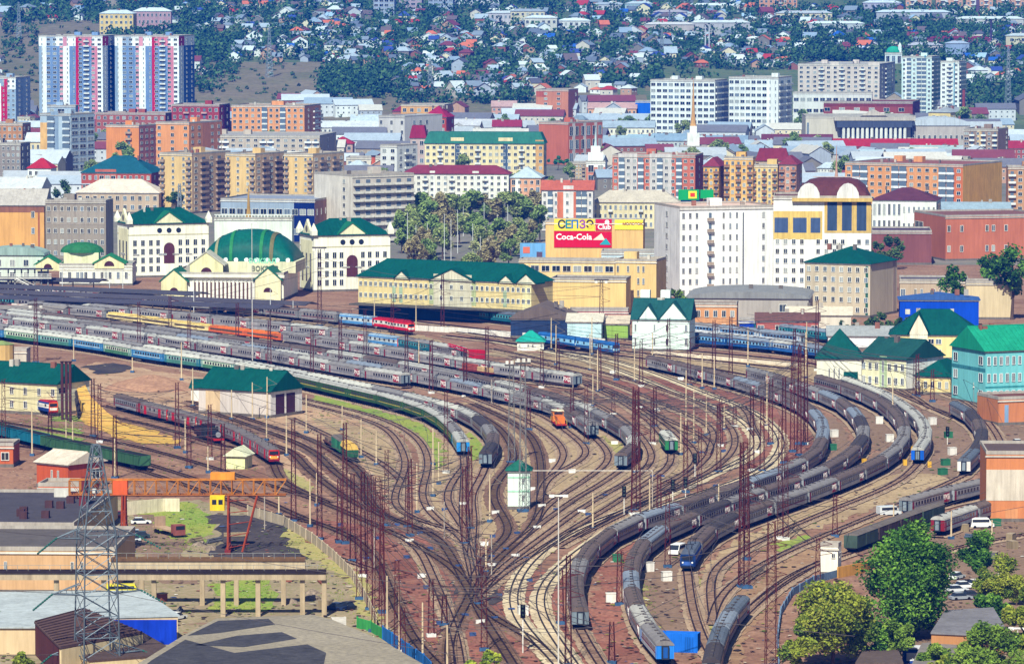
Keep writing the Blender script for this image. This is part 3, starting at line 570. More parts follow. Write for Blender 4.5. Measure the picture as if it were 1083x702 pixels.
train('the grey inner stub train', [(513, 497), (521, 486), (521, 474), (507, 459), (490, 448.5), (460, 440), (425, 431), (390, 423.5), (335, 412), (260, 397.5), (150, 379), (50, 364), (0, 357)], ['greyend:dark', 'grey:brown', 'grey:grey', 'grey:dark'], fill=('rzd', 'grey', 'rzd'), roofs=('pale', 'white', 'grey'), seed=4, L=22)
train('the long green train', [(490, 484), (484, 474), (474, 462), (456, 449), (432, 440), (410, 434), (376, 426), (335, 416.5), (279, 403.5), (220, 393.5), (157, 384.5), (97, 373.5), (22, 363.5), (-10, 359)],
      ['bluefront:pale', 'green:grey', 'green:pale', 'green:pale', 'green:pale', 'green:pale', 'green:pale', 'green:pale', 'green:pale', 'green:pale', 'teal', 'pale', 'teal', 'blue', 'pale', 'blue', 'teal', 'pale', 'blue:grey', 'teal', 'teal', 'blue', 'teal'], roofs=('white', 'pale'), seed=4, L=21)
train('the red electric train', [(290, 493), (281, 487), (266, 478), (241, 466), (215, 457.5), (179, 448.5), (140, 438), (110, 430)], ['emu', 'emu', 'emu', 'emu', 'emu', 'emu', 'redend:brown', 'brownbox'], seed=4, L=21, trk='d')
train('the green gondola row', [(154, 499), (120, 491.5), (80, 484), (52, 477), (6, 466), (-20, 460)], ['hopper', 'hopper', 'hopper', 'hopper', 'bluehopper', 'bluehopper', 'hopper', 'hopper', 'hopper', 'hopper'], seed=4, trk='d')
train('the hopper wagon trio', [(373, 490), (360, 480), (338, 466), (310, 448)], ['yellowtop', 'greenbox', 'flat'], seed=4, trk=None)
train('the cream depot track', [(57, 441), (20, 433), (-10, 427)], ['redblue'], seed=4)
train('the blue striped train', [(864, 379.5), (780, 371), (698, 363.5), (640, 358)], ['navystripe:bluegrey'], fill='navystripe', roofs=('bluegrey', 'slate'), seed=4, L=20)
train('the small hut track', [(652, 377.5), (583, 367), (540, 361)], ['blueemu', 'blueemu'], seed=4, L=24)
train('the blue and white train', [(985, 402), (905, 387), (850, 379), (790, 371), (740, 365)], ['bluewhite:bluegrey'], fill=('bluewhite', 'navystripe'), roofs=('bluegrey', 'pale'), seed=4, L=21)
train('the blue windowed train', [(850, 368), (757, 358), (700, 352)], ['whiteblue:bluegrey', 'whiteblue:bluegrey', 'whiteblue:grey'], seed=4, L=21)
train('the teal coach pair', [(877, 364), (815, 356), (790, 353)], ['tealcoach:bluegrey', 'tealcoach:bluegrey'], seed=4, L=21)
train('the annex side row', [(560, 347), (480, 338), (376, 327)], ['tealcoach:slate', 'tealcoach:slate', 'tealcoach:slate', 'tealcoach:slate'], seed=3, L=21)
train('the cottage side row', [(1010, 404), (1050, 410), (1090, 416)], ['redend:slate', 'redend:slate'], seed=3, L=21)
def single(o, px, py, px2, py2, label, cat, group=None):
    a, b = G(px, py), G(px2, py2); d = a-b; o.location = (a.x, a.y, .4); o.rotation_euler = (0, 0, atan2(d.y, d.x)); tag(o, label, cat, group); return o
single(make_shunter('#d8742c'), 591, 453, 582, 445.5, 'orange shunting locomotive with cream cab roof on the curved siding', 'locomotive'); 
o = single(make_coach('greenfront', 20, 'white'), 707, 478, 697, 465, 'white roofed coach with dark green end alone on its track', 'railway coach')
# steam locomotive
sl = empty('steam_locomotive', (0, 0, 0)); b = MB()
b.loft([[(x, r*cos(t*pi/5), 2.3+r*sin(t*pi/5)) for t in range(10)] for x, r in ((7, .85), (6.9, .95), (0, 1.0))], M('#20232a', .4)); obj('boiler', b, sl)
obj('cab', MB().box((-1.3, 0, 2.7), (2.6, 2.9, 2.8), M('#2a2c30')).box((-1.3, 0, 4.2), (3.0, 3.1, .2), M('#3a2c2c')), sl)
obj('chimney', MB().tube((6.2, 0, 3.2), (6.2, 0, 4.2), .35, DK, 8), sl); obj('steam_dome', MB().tube((3.6, 0, 3.1), (3.6, 0, 3.8), .5, DK, 8), sl)
obj('smokebox_door', MB().tube((7, 0, 2.3), (7.15, 0, 2.3), .7, M('#8a8c92'), 10), sl)
obj('tender', MB().box((-6.2, 0, 2.2), (5.6, 2.8, 2.2), M('#3a2a2e'), 0, M('#171517')), sl)
b = MB(); wheels(b, (-8, -5, -.8, 1.2, 3.0, 4.8), .7); b.box((-.5, 0, 1.1), (15, 2.0, .4), M('#7d2024')); obj('running_gear', b, sl)
b = MB(); wheels(b, (6.4,), .45); obj('leading_wheelset', b, sl); obj('buffer_beam', MB().box((7.4, 0, 1.1), (.3, 2.7, .5), M('#b02420')), sl)
single(sl, 222, 468, 200, 461, 'black steam locomotive with tender beside the red electric train', 'locomotive')
# red rail crane
rc = empty('rail_crane', (0, 0, 0)); obj('deck', MB().box((0, 0, 1.2), (13, 2.8, .4), M('#5a3a34')), rc)
obj('cab', MB().box((-2.5, 0, 2.8), (5, 2.8, 2.6), M('#c01f30')), rc); obj('cab_window', MB().box((.05, 0, 3.1), (.1, 1.8, .8), WIN), rc)
b = MB()
for s in (-.6, .6): b.tube((0, s, 3.6), (14, s*.4, 4.8), .14, M('#b51e3a')).tube((0, s, 2.6), (14, s*.4, 4.3), .14, M('#b51e3a'))
for j in range(9): b.tube((j*1.5, .6-.03*j, 3.6-.0*j+j*.13), (j*1.5+1.4, -.6+.03*j, 2.7+j*.19), .08, M('#b51e3a'))
obj('boom', b, rc); b = MB(); wheels(b, (-5, -3.4, 3.4, 5)); obj('bogie', b, rc); single(rc, 500, 385, 522, 388, 'red rail crane with long lattice boom near the stabled trains', 'crane')
rd = make_loco('redloco', 15); single(rd, 424, 353, 404, 350, 'bright red locomotive with white front by the yellow annex', 'locomotive')
LOAD = empty('timber_wagon', (0, 0, 0)); obj('deck', MB().box((0, 0, 1.2), (18, 2.8, .35), M('#6d2c28')), LOAD); obj('crates', MB().box((-4, 0, 2.2), (7, 2.4, 1.7), M('#9c4a3a')).box((4.5, 0, 2.0), (8, 2.3, 1.3), M('#c9a878')), LOAD)
b = MB(); wheels(b, (-6.5, -5, 5, 6.5)); obj('bogie', b, LOAD); single(LOAD, 507, 398, 470, 393, 'flat wagon loaded with brown crates and pale timber', 'freight wagon')
# ---------------------------------------------------------------- buildings
WM = {}
def win_mesh(w_, h_, fr, gi):
    w_, h_ = round(w_*5)/5 or .2, round(h_*5)/5 or .2; k = (w_, h_, fr, gi)
    if k in WM: return WM[k]
    b = MB(); m = min(.12, w_*.12); W, Hh = w_/2, h_/2
    def ring(x, z, y): return [(-x, y, -z), (x, y, -z), (x, y, z), (-x, y, z)]
    b.loft([ring(W, Hh, 0), ring(W, Hh, -.1), ring(W-m, Hh-m, -.1), ring(W-m, Hh-m, -.03)], M(fr), caps=False)
    b.f = [tuple(reversed(f)) for f in b.f]
    b.poly(ring(W-m, Hh-m, -.03), GLASS[gi]); b.box((0, -.06, 0), (m*.7, .06, 2*(Hh-m)), M(fr))
    WM[k] = b.mesh('window_unit'); return WM[k]
BM = {}
def bal_mesh(w_, fh, col, glazed):
    w_ = round(w_*4)/4; fh = round(fh*4)/4; k = (w_, fh, col, glazed)
    if k in BM: return BM[k]
    b = MB(); d = 1.1
    b.box((0, -d/2, -.05), (w_, d, .14), M('#b5afa6')); b.box((0, -d+.04, .5), (w_, .08, 1.0), M(col)).box((-w_/2+.04, -d/2, .5), (.08, d-.1, 1.0), M(col)).box((w_/2-.04, -d/2, .5), (.08, d-.1, 1.0), M(col))
    b.box((0, -.02, fh*.5), (w_*.45, .06, fh*.42), GLASS[2])
    if glazed: b.box((0, -d+.06, 1.0+(fh-1.3)/2), (w_-.06, .05, fh-1.3), GLASS[2])
    BM[k] = b.mesh('balcony_unit'); return BM[k]
RG = random.Random(11); DIMS = {}
def facade(root, cnt, stuff, face, s, rows, Wd, Dp, h, fr, bc, z0=.8, z1=.5, wf=.5, hf=.52):
    """face 0 main (-y), 1 right (+x), 3 left (-x)"""
    if not s or not rows: return
    L = Wd if face == 0 else Dp; n = len(s); cw = L/n; fh = (h-z0-z1)/rows
    rz = {0: 0, 1: pi/2, 3: -pi/2}[face]
    def place(u, z, off=.0):
        if face == 0: return V((u, -Dp/2-.12, z))
        if face == 1: return V((Wd/2+.12, u, z))
        return V((-Wd/2-.12, -u, z))
    for r in range(rows):
        z = z0+r*fh
        for i, c in enumerate(s):
            if c in '. ': continue
            u = -L/2+(i+.5)*cw
            ww, wh = min(cw*wf, 2.6), min(fh*hf, 2.6)
            if c == 'W': ww = cw*.78
            if c == 't': ww, wh = cw*.36, fh*.86
            if c == 'n': ww = min(cw*.3, .8)
            if c == 'a': ww, wh = cw*.6, fh*.7
            if c in 'bg':
                if cnt[0] < 100:
                    cnt[0] += 1; obj('balcony', bal_mesh(cw*.92, fh, bc, c == 'g'), root, place(u, z+.05), rz)
                else:
                    me = bal_mesh(cw*.92, fh, bc, c == 'g'); stuff.append((me, place(u, z+.05), rz))
                continue
            me = win_mesh(ww, wh, fr, RG.choice((0, 0, 4, 1, 2, 1, 3)))
            p = place(u, z+fh*.5)
            if cnt[0] < 100: cnt[0] += 1; obj('window', me, root, p, rz)
            else: stuff.append((me, p, rz))
def roofpart(root, kind, col, Wd, Dp, h, rise=3.0, ov=.6, ax='x'):
    b = MB(); x, y = Wd/2+ov, Dp/2+ov; m = M(col, .7, .12, .25)
    if kind == 'flat':
        b.box((0, 0, h+.14), (Wd-.02, Dp-.02, .24), m)
        for c, d in (((0, -Dp/2+.15, h+.5), (Wd+.2, .3, .8)), ((0, Dp/2-.15, h+.5), (Wd+.2, .3, .8)), ((-Wd/2+.14, 0, h+.5), (.3, Dp-.6, .79)), ((Wd/2-.14, 0, h+.5), (.3, Dp-.6, .79))): b.box(c, d, M('#a59d94'))
    elif kind == 'gable':
        if ax == 'x': secs = [[(-x, -y, h), (-x, 0, h+rise), (-x, y, h), (-x, y, h-.15), (-x, -y, h-.15)], [(x, -y, h), (x, 0, h+rise), (x, y, h), (x, y, h-.15), (x, -y, h-.15)]]
        else: secs = [[(-x, -y, h), (0, -y, h+rise), (x, -y, h), (x, -y, h-.15), (-x, -y, h-.15)], [(-x, y, h), (0, y, h+rise), (x, y, h), (x, y, h-.15), (-x, y, h-.15)]]
        b.loft(secs, m)
    elif kind in ('hip', 'mansard'):
        r = (min(x, y) if kind == 'hip' else min(x, y)*.3); tx, ty = max(x-r, .05), max(y-r, .05)
        b.loft([[(-x, -y, h-.15), (x, -y, h-.15), (x, y, h-.15), (-x, y, h-.15)], [(-x, -y, h), (x, -y, h), (x, y, h), (-x, y, h)], [(-tx, -ty, h+rise), (tx, -ty, h+rise), (tx, ty, h+rise), (-tx, ty, h+rise)]], m)
        b.f = [tuple(reversed(f)) for f in b.f] if False else b.f
    elif kind == 'barrel':
        n = 12; b.loft([[(-x*cos(pi*j/n), yy, h+rise*sin(pi*j/n)) for j in range(n+1)] for yy in (-y, y)], m)
    return obj('roof', b, root)
def B(name, label, cat, xl, xm, xr, yb, yt, psi, wall, roof=('flat', '#8d8680'), f1='', n1=0, f2='', n2=0, D=None, W=None, win='#e6e2da', bc='#d8d4cc', bands=(), wf=.5, hf=.52, ax='x', z0=.8, z1=.5, group=None, extra=True):
    c, h = GH(xm, yb, yt); s = S(c); p = radians(psi); ap = abs(p) or 1e-6
    if psi >= 0:
        Wd = W or (xm-xl)/(s*cos(p)); Dp = D or ((xr-xm)/(s*sin(ap)) if xr > xm and ap > .02 else 14.0)
    else:
        Wd = W or (xr-xm)/(s*cos(p)); Dp = D or ((xm-xl)/(s*sin(ap)) if xl < xm else 14.0)
    e1 = V((cos(p), -sin(p), 0)); e2 = V((sin(p), cos(p), 0))
    o = c-e1*Wd/2+e2*Dp/2 if psi >= 0 else c+e1*Wd/2+e2*Dp/2
    o.z = c.z-(1.5 if c.z > .1 else 0); h += c.z-o.z
    root = empty(name, o, -p, label=label, cat=cat, group=group)
    obj('wall', MB().box((0, 0, h/2), (Wd, Dp, h), M(wall, .85, .1, .12)), root)
    if roof: 
        kw = {} if len(roof) < 3 else {'rise': roof[2]}
        roofpart(root, roof[0], roof[1], Wd, Dp, h, ax=ax, **kw)
        if roof[0] == 'gable':
            b = MB(); r = kw.get('rise', 3.0)
            for s_ in (-1, 1):
                q = [(-Wd/2+.02, s_*(Dp/2-.05), h-.1), (Wd/2-.02, s_*(Dp/2-.05), h-.1), (0, s_*(Dp/2-.05), h+r*.93)] if ax == 'y' else [(s_*(Wd/2-.05), -Dp/2+.02, h-.1), (s_*(Wd/2-.05), Dp/2-.02, h-.1), (s_*(Wd/2-.05), 0, h+r*.93)]
                q2 = [(x, y-s_*.25, z) if ax == 'y' else (x-s_*.25, y, z) for x, y, z in q]
                b.loft([q, q2], M(wall, .85, .1, .12))
            obj('gable_wall', b, root)
        if roof[0] == 'flat' and extra and Wd > 12 and h > 12:
            for k in range(1+int(Wd > 40)): obj('lift_housing', MB().box((RG.uniform(-.3, .3)*Wd, RG.uniform(-.1, .2)*Dp, h+1.5), (4.5, min(4, Dp*.6), 2.8), M(wall)), root)
    for bi, (face, a, bb, za, zb, col) in enumerate(bands):
        ex = .02+bi*.003
        L = Wd if face == 0 else Dp; m_ = (a+bb)/2*L-L/2; d = (bb-a)*L-.01; zc, zd = (za+zb)/2*h, (zb-za)*h
        q = MB()
        if face == 0: q.box((m_, -Dp/2-ex, zc), (d, .1, zd), M(col))
        elif face == 1: q.box((Wd/2+ex, m_, zc), (.1, d, zd), M(col))
        else: q.box((-Wd/2-ex, -m_, zc), (.1, d, zd), M(col))
        obj('facade_panel', q, root)
    if h > 4:
        obj('plinth', MB().box((0, 0, .35), (Wd+.24, Dp+.24, .9), M('#6f675f', .9, .15, .3)), root)
        if roof and roof[0] != 'barrel': obj('cornice', MB().box((0, -Dp/2-.1, h-.35), (Wd+.5, .36, .34), M(random.Random(int(xm)).choice(('#c9c2b6', '#b5aea4', '#d6d0c6')), .8, .1)), root)
    if roof and Wd > 13 and extra:
        rz_ = random.Random(int(xm*7+yb)); r_ = (roof[2] if len(roof) > 2 else 0) if roof[0] != 'flat' else 0
        for k in range(rz_.randint(2, 5)):
            x_ = rz_.uniform(-.36, .36)*Wd; y_ = rz_.uniform(-.12, .12)*Dp; z_ = h+(r_*.78 if r_ else .2)
            obj('roof_vent', MB().box((x_, y_, z_+.7), (rz_.uniform(.7, 1.6), rz_.uniform(.7, 1.2), rz_.uniform(1.2, 2.4)), M(rz_.choice(('#8a5a4a', '#a39a90', '#6b625c', '#c4bcb0')))), root)
    if roof and roof[0] in ('hip', 'gable') and s > 2.5 and ax == 'x':
        r_ = roof[2] if len(roof) > 2 else 3.0; x, y = Wd/2+.6, Dp/2+.6; q = MB(); n_ = int(2*x/1.5); inset = min(x, y) if roof[0] == 'hip' else 0
        for k in range(1, n_):
            u = -x+k*2*x/n_; t_ = 1.0 if not inset else min(1.0, (x-abs(u))/inset)
            q.tube((u, -y, h+.03), (u, -y+t_*y*(min(1, inset/y) if inset else 1), h+.03+t_*r_), .055, M(roof[1], .6, .1), 3)
        q.tube((-x+inset, 0, h+r_+.05), (x-inset, 0, h+r_+.05), .12, M(roof[1], .6, .1), 4) if x > inset else None
        obj('roof_seams', q, root)
    cnt = [0]; st = []
    facade(root, cnt, st, 0, f1, n1, Wd, Dp, h, win, bc, z0, z1, wf, hf)
    facade(root, cnt, st, 1 if psi >= 0 else 3, f2, n2, Wd, Dp, h, win, bc, z0, z1, wf, hf)
    if st:
        b = MB()
        for me, pp, rz in st:
            Mx = Matrix.Translation(pp)@Matrix.Rotation(rz, 4, 'Z'); i = len(b.v); b.v += [tuple(Mx@v.co) for v in me.vertices]
            mi = [b.mi(m) for m in me.materials]
            for pl in me.polygons: b.f.append(tuple(i+k for k in pl.vertices)); b.m.append(mi[pl.material_index])
        obj('window', b, root, kind='stuff', label='the many further windows of this facade')
    DIMS[root.name] = (Wd, Dp, h)
    return root
AB = 'apartment building'; OB = 'office building'; BU = 'building'; SH = 'shed'
# ---- the three towers
def towerbands(): 
    z = .895
    L = [(0, .05, '#8fa0b4'), (.05, .12, '#e4e4e8'), (.12, .33, '#6f86ac'), (.33, .38, '#d8909c'), (.38, .48, '#ecebee'), (.48, .58, '#6f86ac'), (.58, .63, '#b8203c'), (.63, .83, '#6f86ac'), (.83, .92, '#cc7c8c'), (.92, 1, '#eeeef0')]
    r = [(0, a, b, 0.0, z, c) for a, b, c in L]
    r += [(0, a, b, z, 1.0, c) for a, b, c in [(0, .12, '#f2f2f2'), (.12, .26, '#8fa0b8'), (.26, .38, '#f0f0f2'), (.38, .44, '#d890a0'), (.44, .58, '#eeeef2'), (.58, .64, '#b8203c'), (.64, .84, '#d07888'), (.84, 1, '#f4f4f6')]]
    return r+[(1, 0, .35, .9, 1, '#b8203c'), (1, .35, 1, .9, 1, '#e8e8ee'), (1, 0, .3, 0, .9, '#e6e6ec'), (1, .3, 1, 0, .9, '#4f6c9c')]  # right side in darker blue: its shade is put into the colour
for a, l in ((40, 'tall tower of blue, white and red stripes nearest the bare slope'), (120.5, 'tall striped tower twin standing beside the grassy ridge and ravine')):
    B('apartment_tower', l, 'tower block', a, a+69, a+82, 134, 39, 14, '#7890b4', ('flat', '#c8c8cc'), 'nwwwnnwbww', 19, 'nww', 19, bands=towerbands(), wf=.6, group='striped tower blocks')
B('apartment_tower', 'shorter striped tower cut by the picture edge, third of its kind', 'tower block', -25, 17, 28, 140, 83, 14, '#8fa0b4', ('flat', '#c8c8cc'), 'nwwwnnww', 11, 'ww', 11, bands=[(0, .5, .62, 0, .9, '#e8e8ec'), (0, .62, .78, 0, .85, '#b8203c'), (0, .7, .8, .85, 1, '#c02840'), (0, .8, 1, .8, 1, '#e8e8ec')], group='striped tower blocks')
# ---- hillside large buildings
B('school_building', 'cream hillside school wing with pale hip roof', 'school', 105, 141, 141, 38, 14.5, 8, '#d9b878', ('hip', '#c9cdd2', 3), 'wwwwwww', 4)
B('school_building', 'pinkish hillside school wing with white hip roof', 'school', 141, 181, 181, 33, 12, 0, '#b08a90', ('hip', '#cfd3d8', 3), 'wwwwwwwww', 3)
T_ = [('unfinished grey concrete frame tower, widest of the frame row', 395, 417, 17, -2, '#9aa0b4', 'WWWW', 4), ('unfinished frame tower with brick infill on the hilltop', 422, 446, 11, -3, '#a8909c', 'WWWW', 3), ('grey unfinished frame block with dark open floors', 453, 479, 14, -2, '#8f98b0', 'WWWWW', 4), ('pale long apartment slab on the hilltop beside the frames', 481, 528, 7, -6, '#c4c0cc', 'wwwwwwww', 3)]
for l, a, b_, yb, yt, c, f, n in T_: B('unfinished_block' if 'nfinished' in l else 'apartment_block', l, AB, a, b_, b_, yb, yt, 6, c, ('flat', '#a8acb8'), f, n)
H_ = [('long grey hillside hall with pale low roof', 514, 551, 28, 14, '#b8aeb4', '#c4c6cc', 'wwwwwwww', 2), ('yellowish three storey hillside block with grey roof', 540, 576, 28, 12, '#c8b89c', '#9aa0ac', 'wwwwwww', 3),
 ('pale hillside house row with white hip roof', 555, 589, 34, 19, '#c4bcb4', '#d4d8dc', 'wwwwww', 2), ('white hip roofed block beside dark trees on slope', 590, 624, 34, 22, '#c8c4c4', '#d8dce0', 'wwwwww', 2), ('small long block high on the hill crest', 626, 661, 14, 5, '#b8b4bc', '#a4a8b4', 'wwwwww', 2), ('grey block with teal sign on the hill crest', 661, 690, 15, 4, '#9cb0b8', '#b8c0c8', 'wwwww', 2),
 ('pink grey long block under the crest', 690, 726, 23, 13, '#a89aa4', '#a89ca4', 'wwwwwww', 2), ('long low warehouse with pale pink roof', 682, 734, 39, 26, '#b4a4a0', '#c8c0c0', 'wwwwwwww', 1), ('long low grey warehouse with white roof', 731, 793, 37, 24, '#aca4a8', '#cccccf', 'wwwwwwwww', 1), ('white long fence like hall near the crest', 726, 782, 13, 6, '#c8c4c0', '#d8d8d8', 'wwwwwwww', 1),
 ('small white hip roofed hillside house near mast', 788, 806, 52, 41, '#d0ccc8', '#dcdcde', 'wwww', 2), ('cream long four window row block at the crest', 821, 880, 26, 14, '#cdbb9c', '#b4b4bc', 'wwwwwwwwww', 2), ('long pale roofed depot beside dark grove', 855, 914, 37, 25, '#b4b4b8', '#cfd2d6', 'wwwwwwww', 1), ('grey blue block with pale hip roof on crest', 913, 953, 14, 3, '#a49cb0', '#ccd0dc', 'wwwwww', 2),
 ('very long low depot with pale blue roof', 927, 1005, 24, 13, '#a8a4ac', '#c4cad4', 'wwwwwwwwww', 1), ('long pale depot behind the brick chimney', 1012, 1083, 31, 20, '#b8b0ac', '#ced0d2', 'wwwwwwwwww', 1), ('dark red roofed long hall on the slope', 981, 1048, 51, 41, '#8a4c58', '#7a2f40', 'wwwwwwww', 1), ('blue grey windowless block on the slope', 1000, 1025, 64, 46, '#8f9cb8', '#a4acc0', '', 0), ('cream gabled hall at the slope edge', 1064, 1100, 53, 38, '#c4b89c', '#b8bcc0', 'www', 2), ('pinkish low hall beside green domed church', 958, 997, 60, 48, '#b4a8ac', '#b0acb8', 'wwwwww', 2)]
for l, a, b_, yb, yt, c, rc_, f, n in H_: B('hillside_hall', l, BU, a, b_, b_, yb, yt, random.Random(a).uniform(-7, 7)*0+3, c, ('hip', rc_, 2), f, n, D=12)
B('apartment_block', 'orange apartment block at the hill crest above cream block', AB, 803, 843, 843, 13, -6, 3, '#c88a68', ('flat', '#a89c9c'), 'wwwwbwww', 4)
for i, (a, b_) in enumerate(((958, 985), (990, 1018), (1022, 1050), (1054, 1084))): B('apartment_block', ['orange white high block behind the brick chimney', 'orange high block with pale strips, beside dark smokestack', 'pale orange crest block with blue stripes', 'orange crest block nearest the picture corner'][i], AB, a, b_, b_, 14, -8, 3, '#c89478', ('flat', '#a89c9c'), 'wbwwbw', 5, bands=[(0, .3, .45, 0, 1, '#d4ccd0')], group='orange blocks on the crest')
# church
ch = B('hillside_church', 'hillside church with bright green dome and white tower', 'church', 936, 954, 954, 68, 57, 4, '#c4c8cc', ('flat', '#a8b0b4'), 'aaa', 1, D=12, extra=False)
Wd, Dp, h = DIMS[ch.name]; b = MB(); n = 12
b.loft([[(6*cos(a)*cos(2*pi*j/n), 6*cos(a)*sin(2*pi*j/n), h+1+5*sin(a)) for j in range(n)] for a in [k*pi/14 for k in range(8)]], M('#2f9c7c', .5)); obj('dome', b, ch); obj('bell_tower', MB().box((5, -2, h+3), (2.6, 2.6, 7), M('#d8dcdc')).loft([[(5+x*r, -2+y*r, z) for x, y in ((-1, -1), (1, -1), (1, 1), (-1, 1))] for r, z in ((1.3, h+6.5), (.1, h+9))], M('#cfd4cf')), ch)
# ---- far town, right
B('apartment_block', 'beige ten storey apartment block with stepped top and side wing', AB, 845, 930, 954, 118, 69, 14, '#c9b8ae', ('flat', '#b4aca8'), 'wwwbwwbwwbww', 10, 'wgw', 10, bands=[(0, .4, .5, .9, 1.06, '#d0c0b6'), (0, .86, 1, .9, 1.06, '#d0c0b6')])
B('apartment_tower', 'white and pale green glazed apartment tower behind the theatre', 'tower block', 954, 985, 997, 126, 61, 16, '#c9d8d8', ('flat', '#aebcbc'), 'wgwggw', 14, 'gg', 14, bands=[(0, .75, .82, 0, 1.03, '#4f8090'), (0, .1, .2, 0, 1, '#eef4f2')])
B('apartment_tower', 'narrow white tower with grey balconies and green top', 'tower block', 995, 1014, 1023, 128, 66, 18, '#dcdcd8', ('flat', '#a8b4b0'), 'wbw', 13, 'g', 13, bands=[(0, .7, .78, 0, 1, '#5f94a8')])
B('hospital_block', 'wide white slab block with eight dark window rows', 'hospital', 688.5, 756, 771, 147, 86, 20, '#d8d8d6', ('flat', '#b8b4ae'), 'WWWWWWWWWWW', 9, 'gg', 9, wf=.7, win='#e8e8e8', bands=[])
B('hospital_block', 'white slab block with narrow blind strip at its corner', 'hospital', 771.5, 823, 840, 147, 83, 20, '#d8d8d6', ('flat', '#b8b4ae'), 'WWWWWWWnn', 9, 'bb', 9, win='#e8e8e8', bands=[(0, .76, .82, 0, 1, '#eeeeec')])
B('civic_hall', 'long white hall with strip windows beside white slab', BU, 839, 922, 930, 134, 99, 6, '#cfccc8', ('flat', '#aaa8a8'), 'WWWWWWWWWWWW', 3, D=14, extra=False)
B('exhibition_hall', 'red brown low hall with stepped curved facade', BU, 872, 965, 980, 137, 109, 10, '#8c4438', ('flat', '#7a4840'), 'W.W.W.W.W.W.', 2, '', 0, bands=[(0, 0, 1, .86, 1, '#7a382e')], extra=False)
th = B('theatre', 'grand theatre with white columns under a dark frieze', 'theatre', 852, 968, 968, 158, 124, 0, '#c4b8a8', ('flat', '#a49c94'), 'a.......................a', 1, D=40, extra=False)
Wd, Dp, h = DIMS[th.name]; x0, x1 = -Wd/2+Wd*.32, -Wd/2+Wd*.92
obj('portico_wall', MB().box(((x0+x1)/2, -Dp/2-1, h*.35), (x1-x0, 2, h*.7), M('#3a4660')), th); obj('frieze', MB().box(((x0+x1)/2, -Dp/2-3.2, h*.8), (x1-x0+6, 6.2, h*.22), M('#4a5060')).box(((x0+x1)/2, -Dp/2-3.2, h*.95), (x1-x0+9, 7, h*.1), M('#b8aca0')), th)
for k in range(14): obj('column', MB().tube((x0+(k+.5)*(x1-x0)/14, -Dp/2-5, 0), (x0+(k+.5)*(x1-x0)/14, -Dp/2-5, h*.7), 1.0, M('#dcd8d0'), 8), th)
obj('pediment', MB().loft([[((x0+x1)/2-9, y, h), ((x0+x1)/2+9, y, h), ((x0+x1)/2, y, h+5)] for y in (-Dp/2, -Dp/2+3)], M('#b8aca0')), th)
B('yellow_house', 'cream yellow house with grey hip roof beside chimney', 'house', 983, 1005, 1032, 140, 119, 30, '#d9bf80', ('hip', '#9a9ca0', 3), 'ww', 2, 'www', 2)
def chimney(label, px, yb, yt, w_, col, band=None):
    p, h = GH(px, yb, yt); r = w_/S(p)/2; o = empty('factory_chimney', p, label=label, cat='chimney')
    obj('stack', MB().tube((0, 0, -2), (0, 0, h), r*1.2, M(col), 10, r*.85), o); obj('rim', MB().tube((0, 0, h), (0, 0, h+.8), r*1.0, M(band or '#4a3a38'), 10), o)
chimney('brick chimney standing before the yellow house', 1019, 134, 95, 3.4, '#8a4438'); chimney('dark tall smokestack rising on the hill crest', 1034, 24, -6, 4, '#6a5060'); chimney('slim pale smokestack pair member, nearer the hospital', 746, 58, 27, 1.6, '#b8b4bc'); chimney('slim pale smokestack pair member, farther from hospital', 750, 58, 26, 1.6, '#b8b4bc'); chimney('dark thin smokestack above the orange blocks', 1048, 50, 22, 2.2, '#4a4058'); chimney('red brick chimney among the mid town roofs', 395, 192, 166, 5, '#c05a38'); chimney('thin grey stack on the slope above hospital', 708, 36, 12, 1.4, '#6f7488')
B('barrel_hall', 'long hall with grey barrel roofs beside the theatre', BU, 963, 1026, 1026, 158, 133, 0, '#b0a49c', ('barrel', '#b8bcc4', 5), 'wwwwwwwwwww', 1, D=30)
B('apartment_block', 'brown nine storey block with yellow stairwell strip', AB, 1020, 1055, 1071, 178, 138, 18, '#8f7868', ('flat', '#8d8078'), 'Wbwbwb', 7, '..w', 7, bands=[(0, .4, .52, 0, 1, '#c8a878'), (1, 0, 1, 0, 1, '#a88872')])
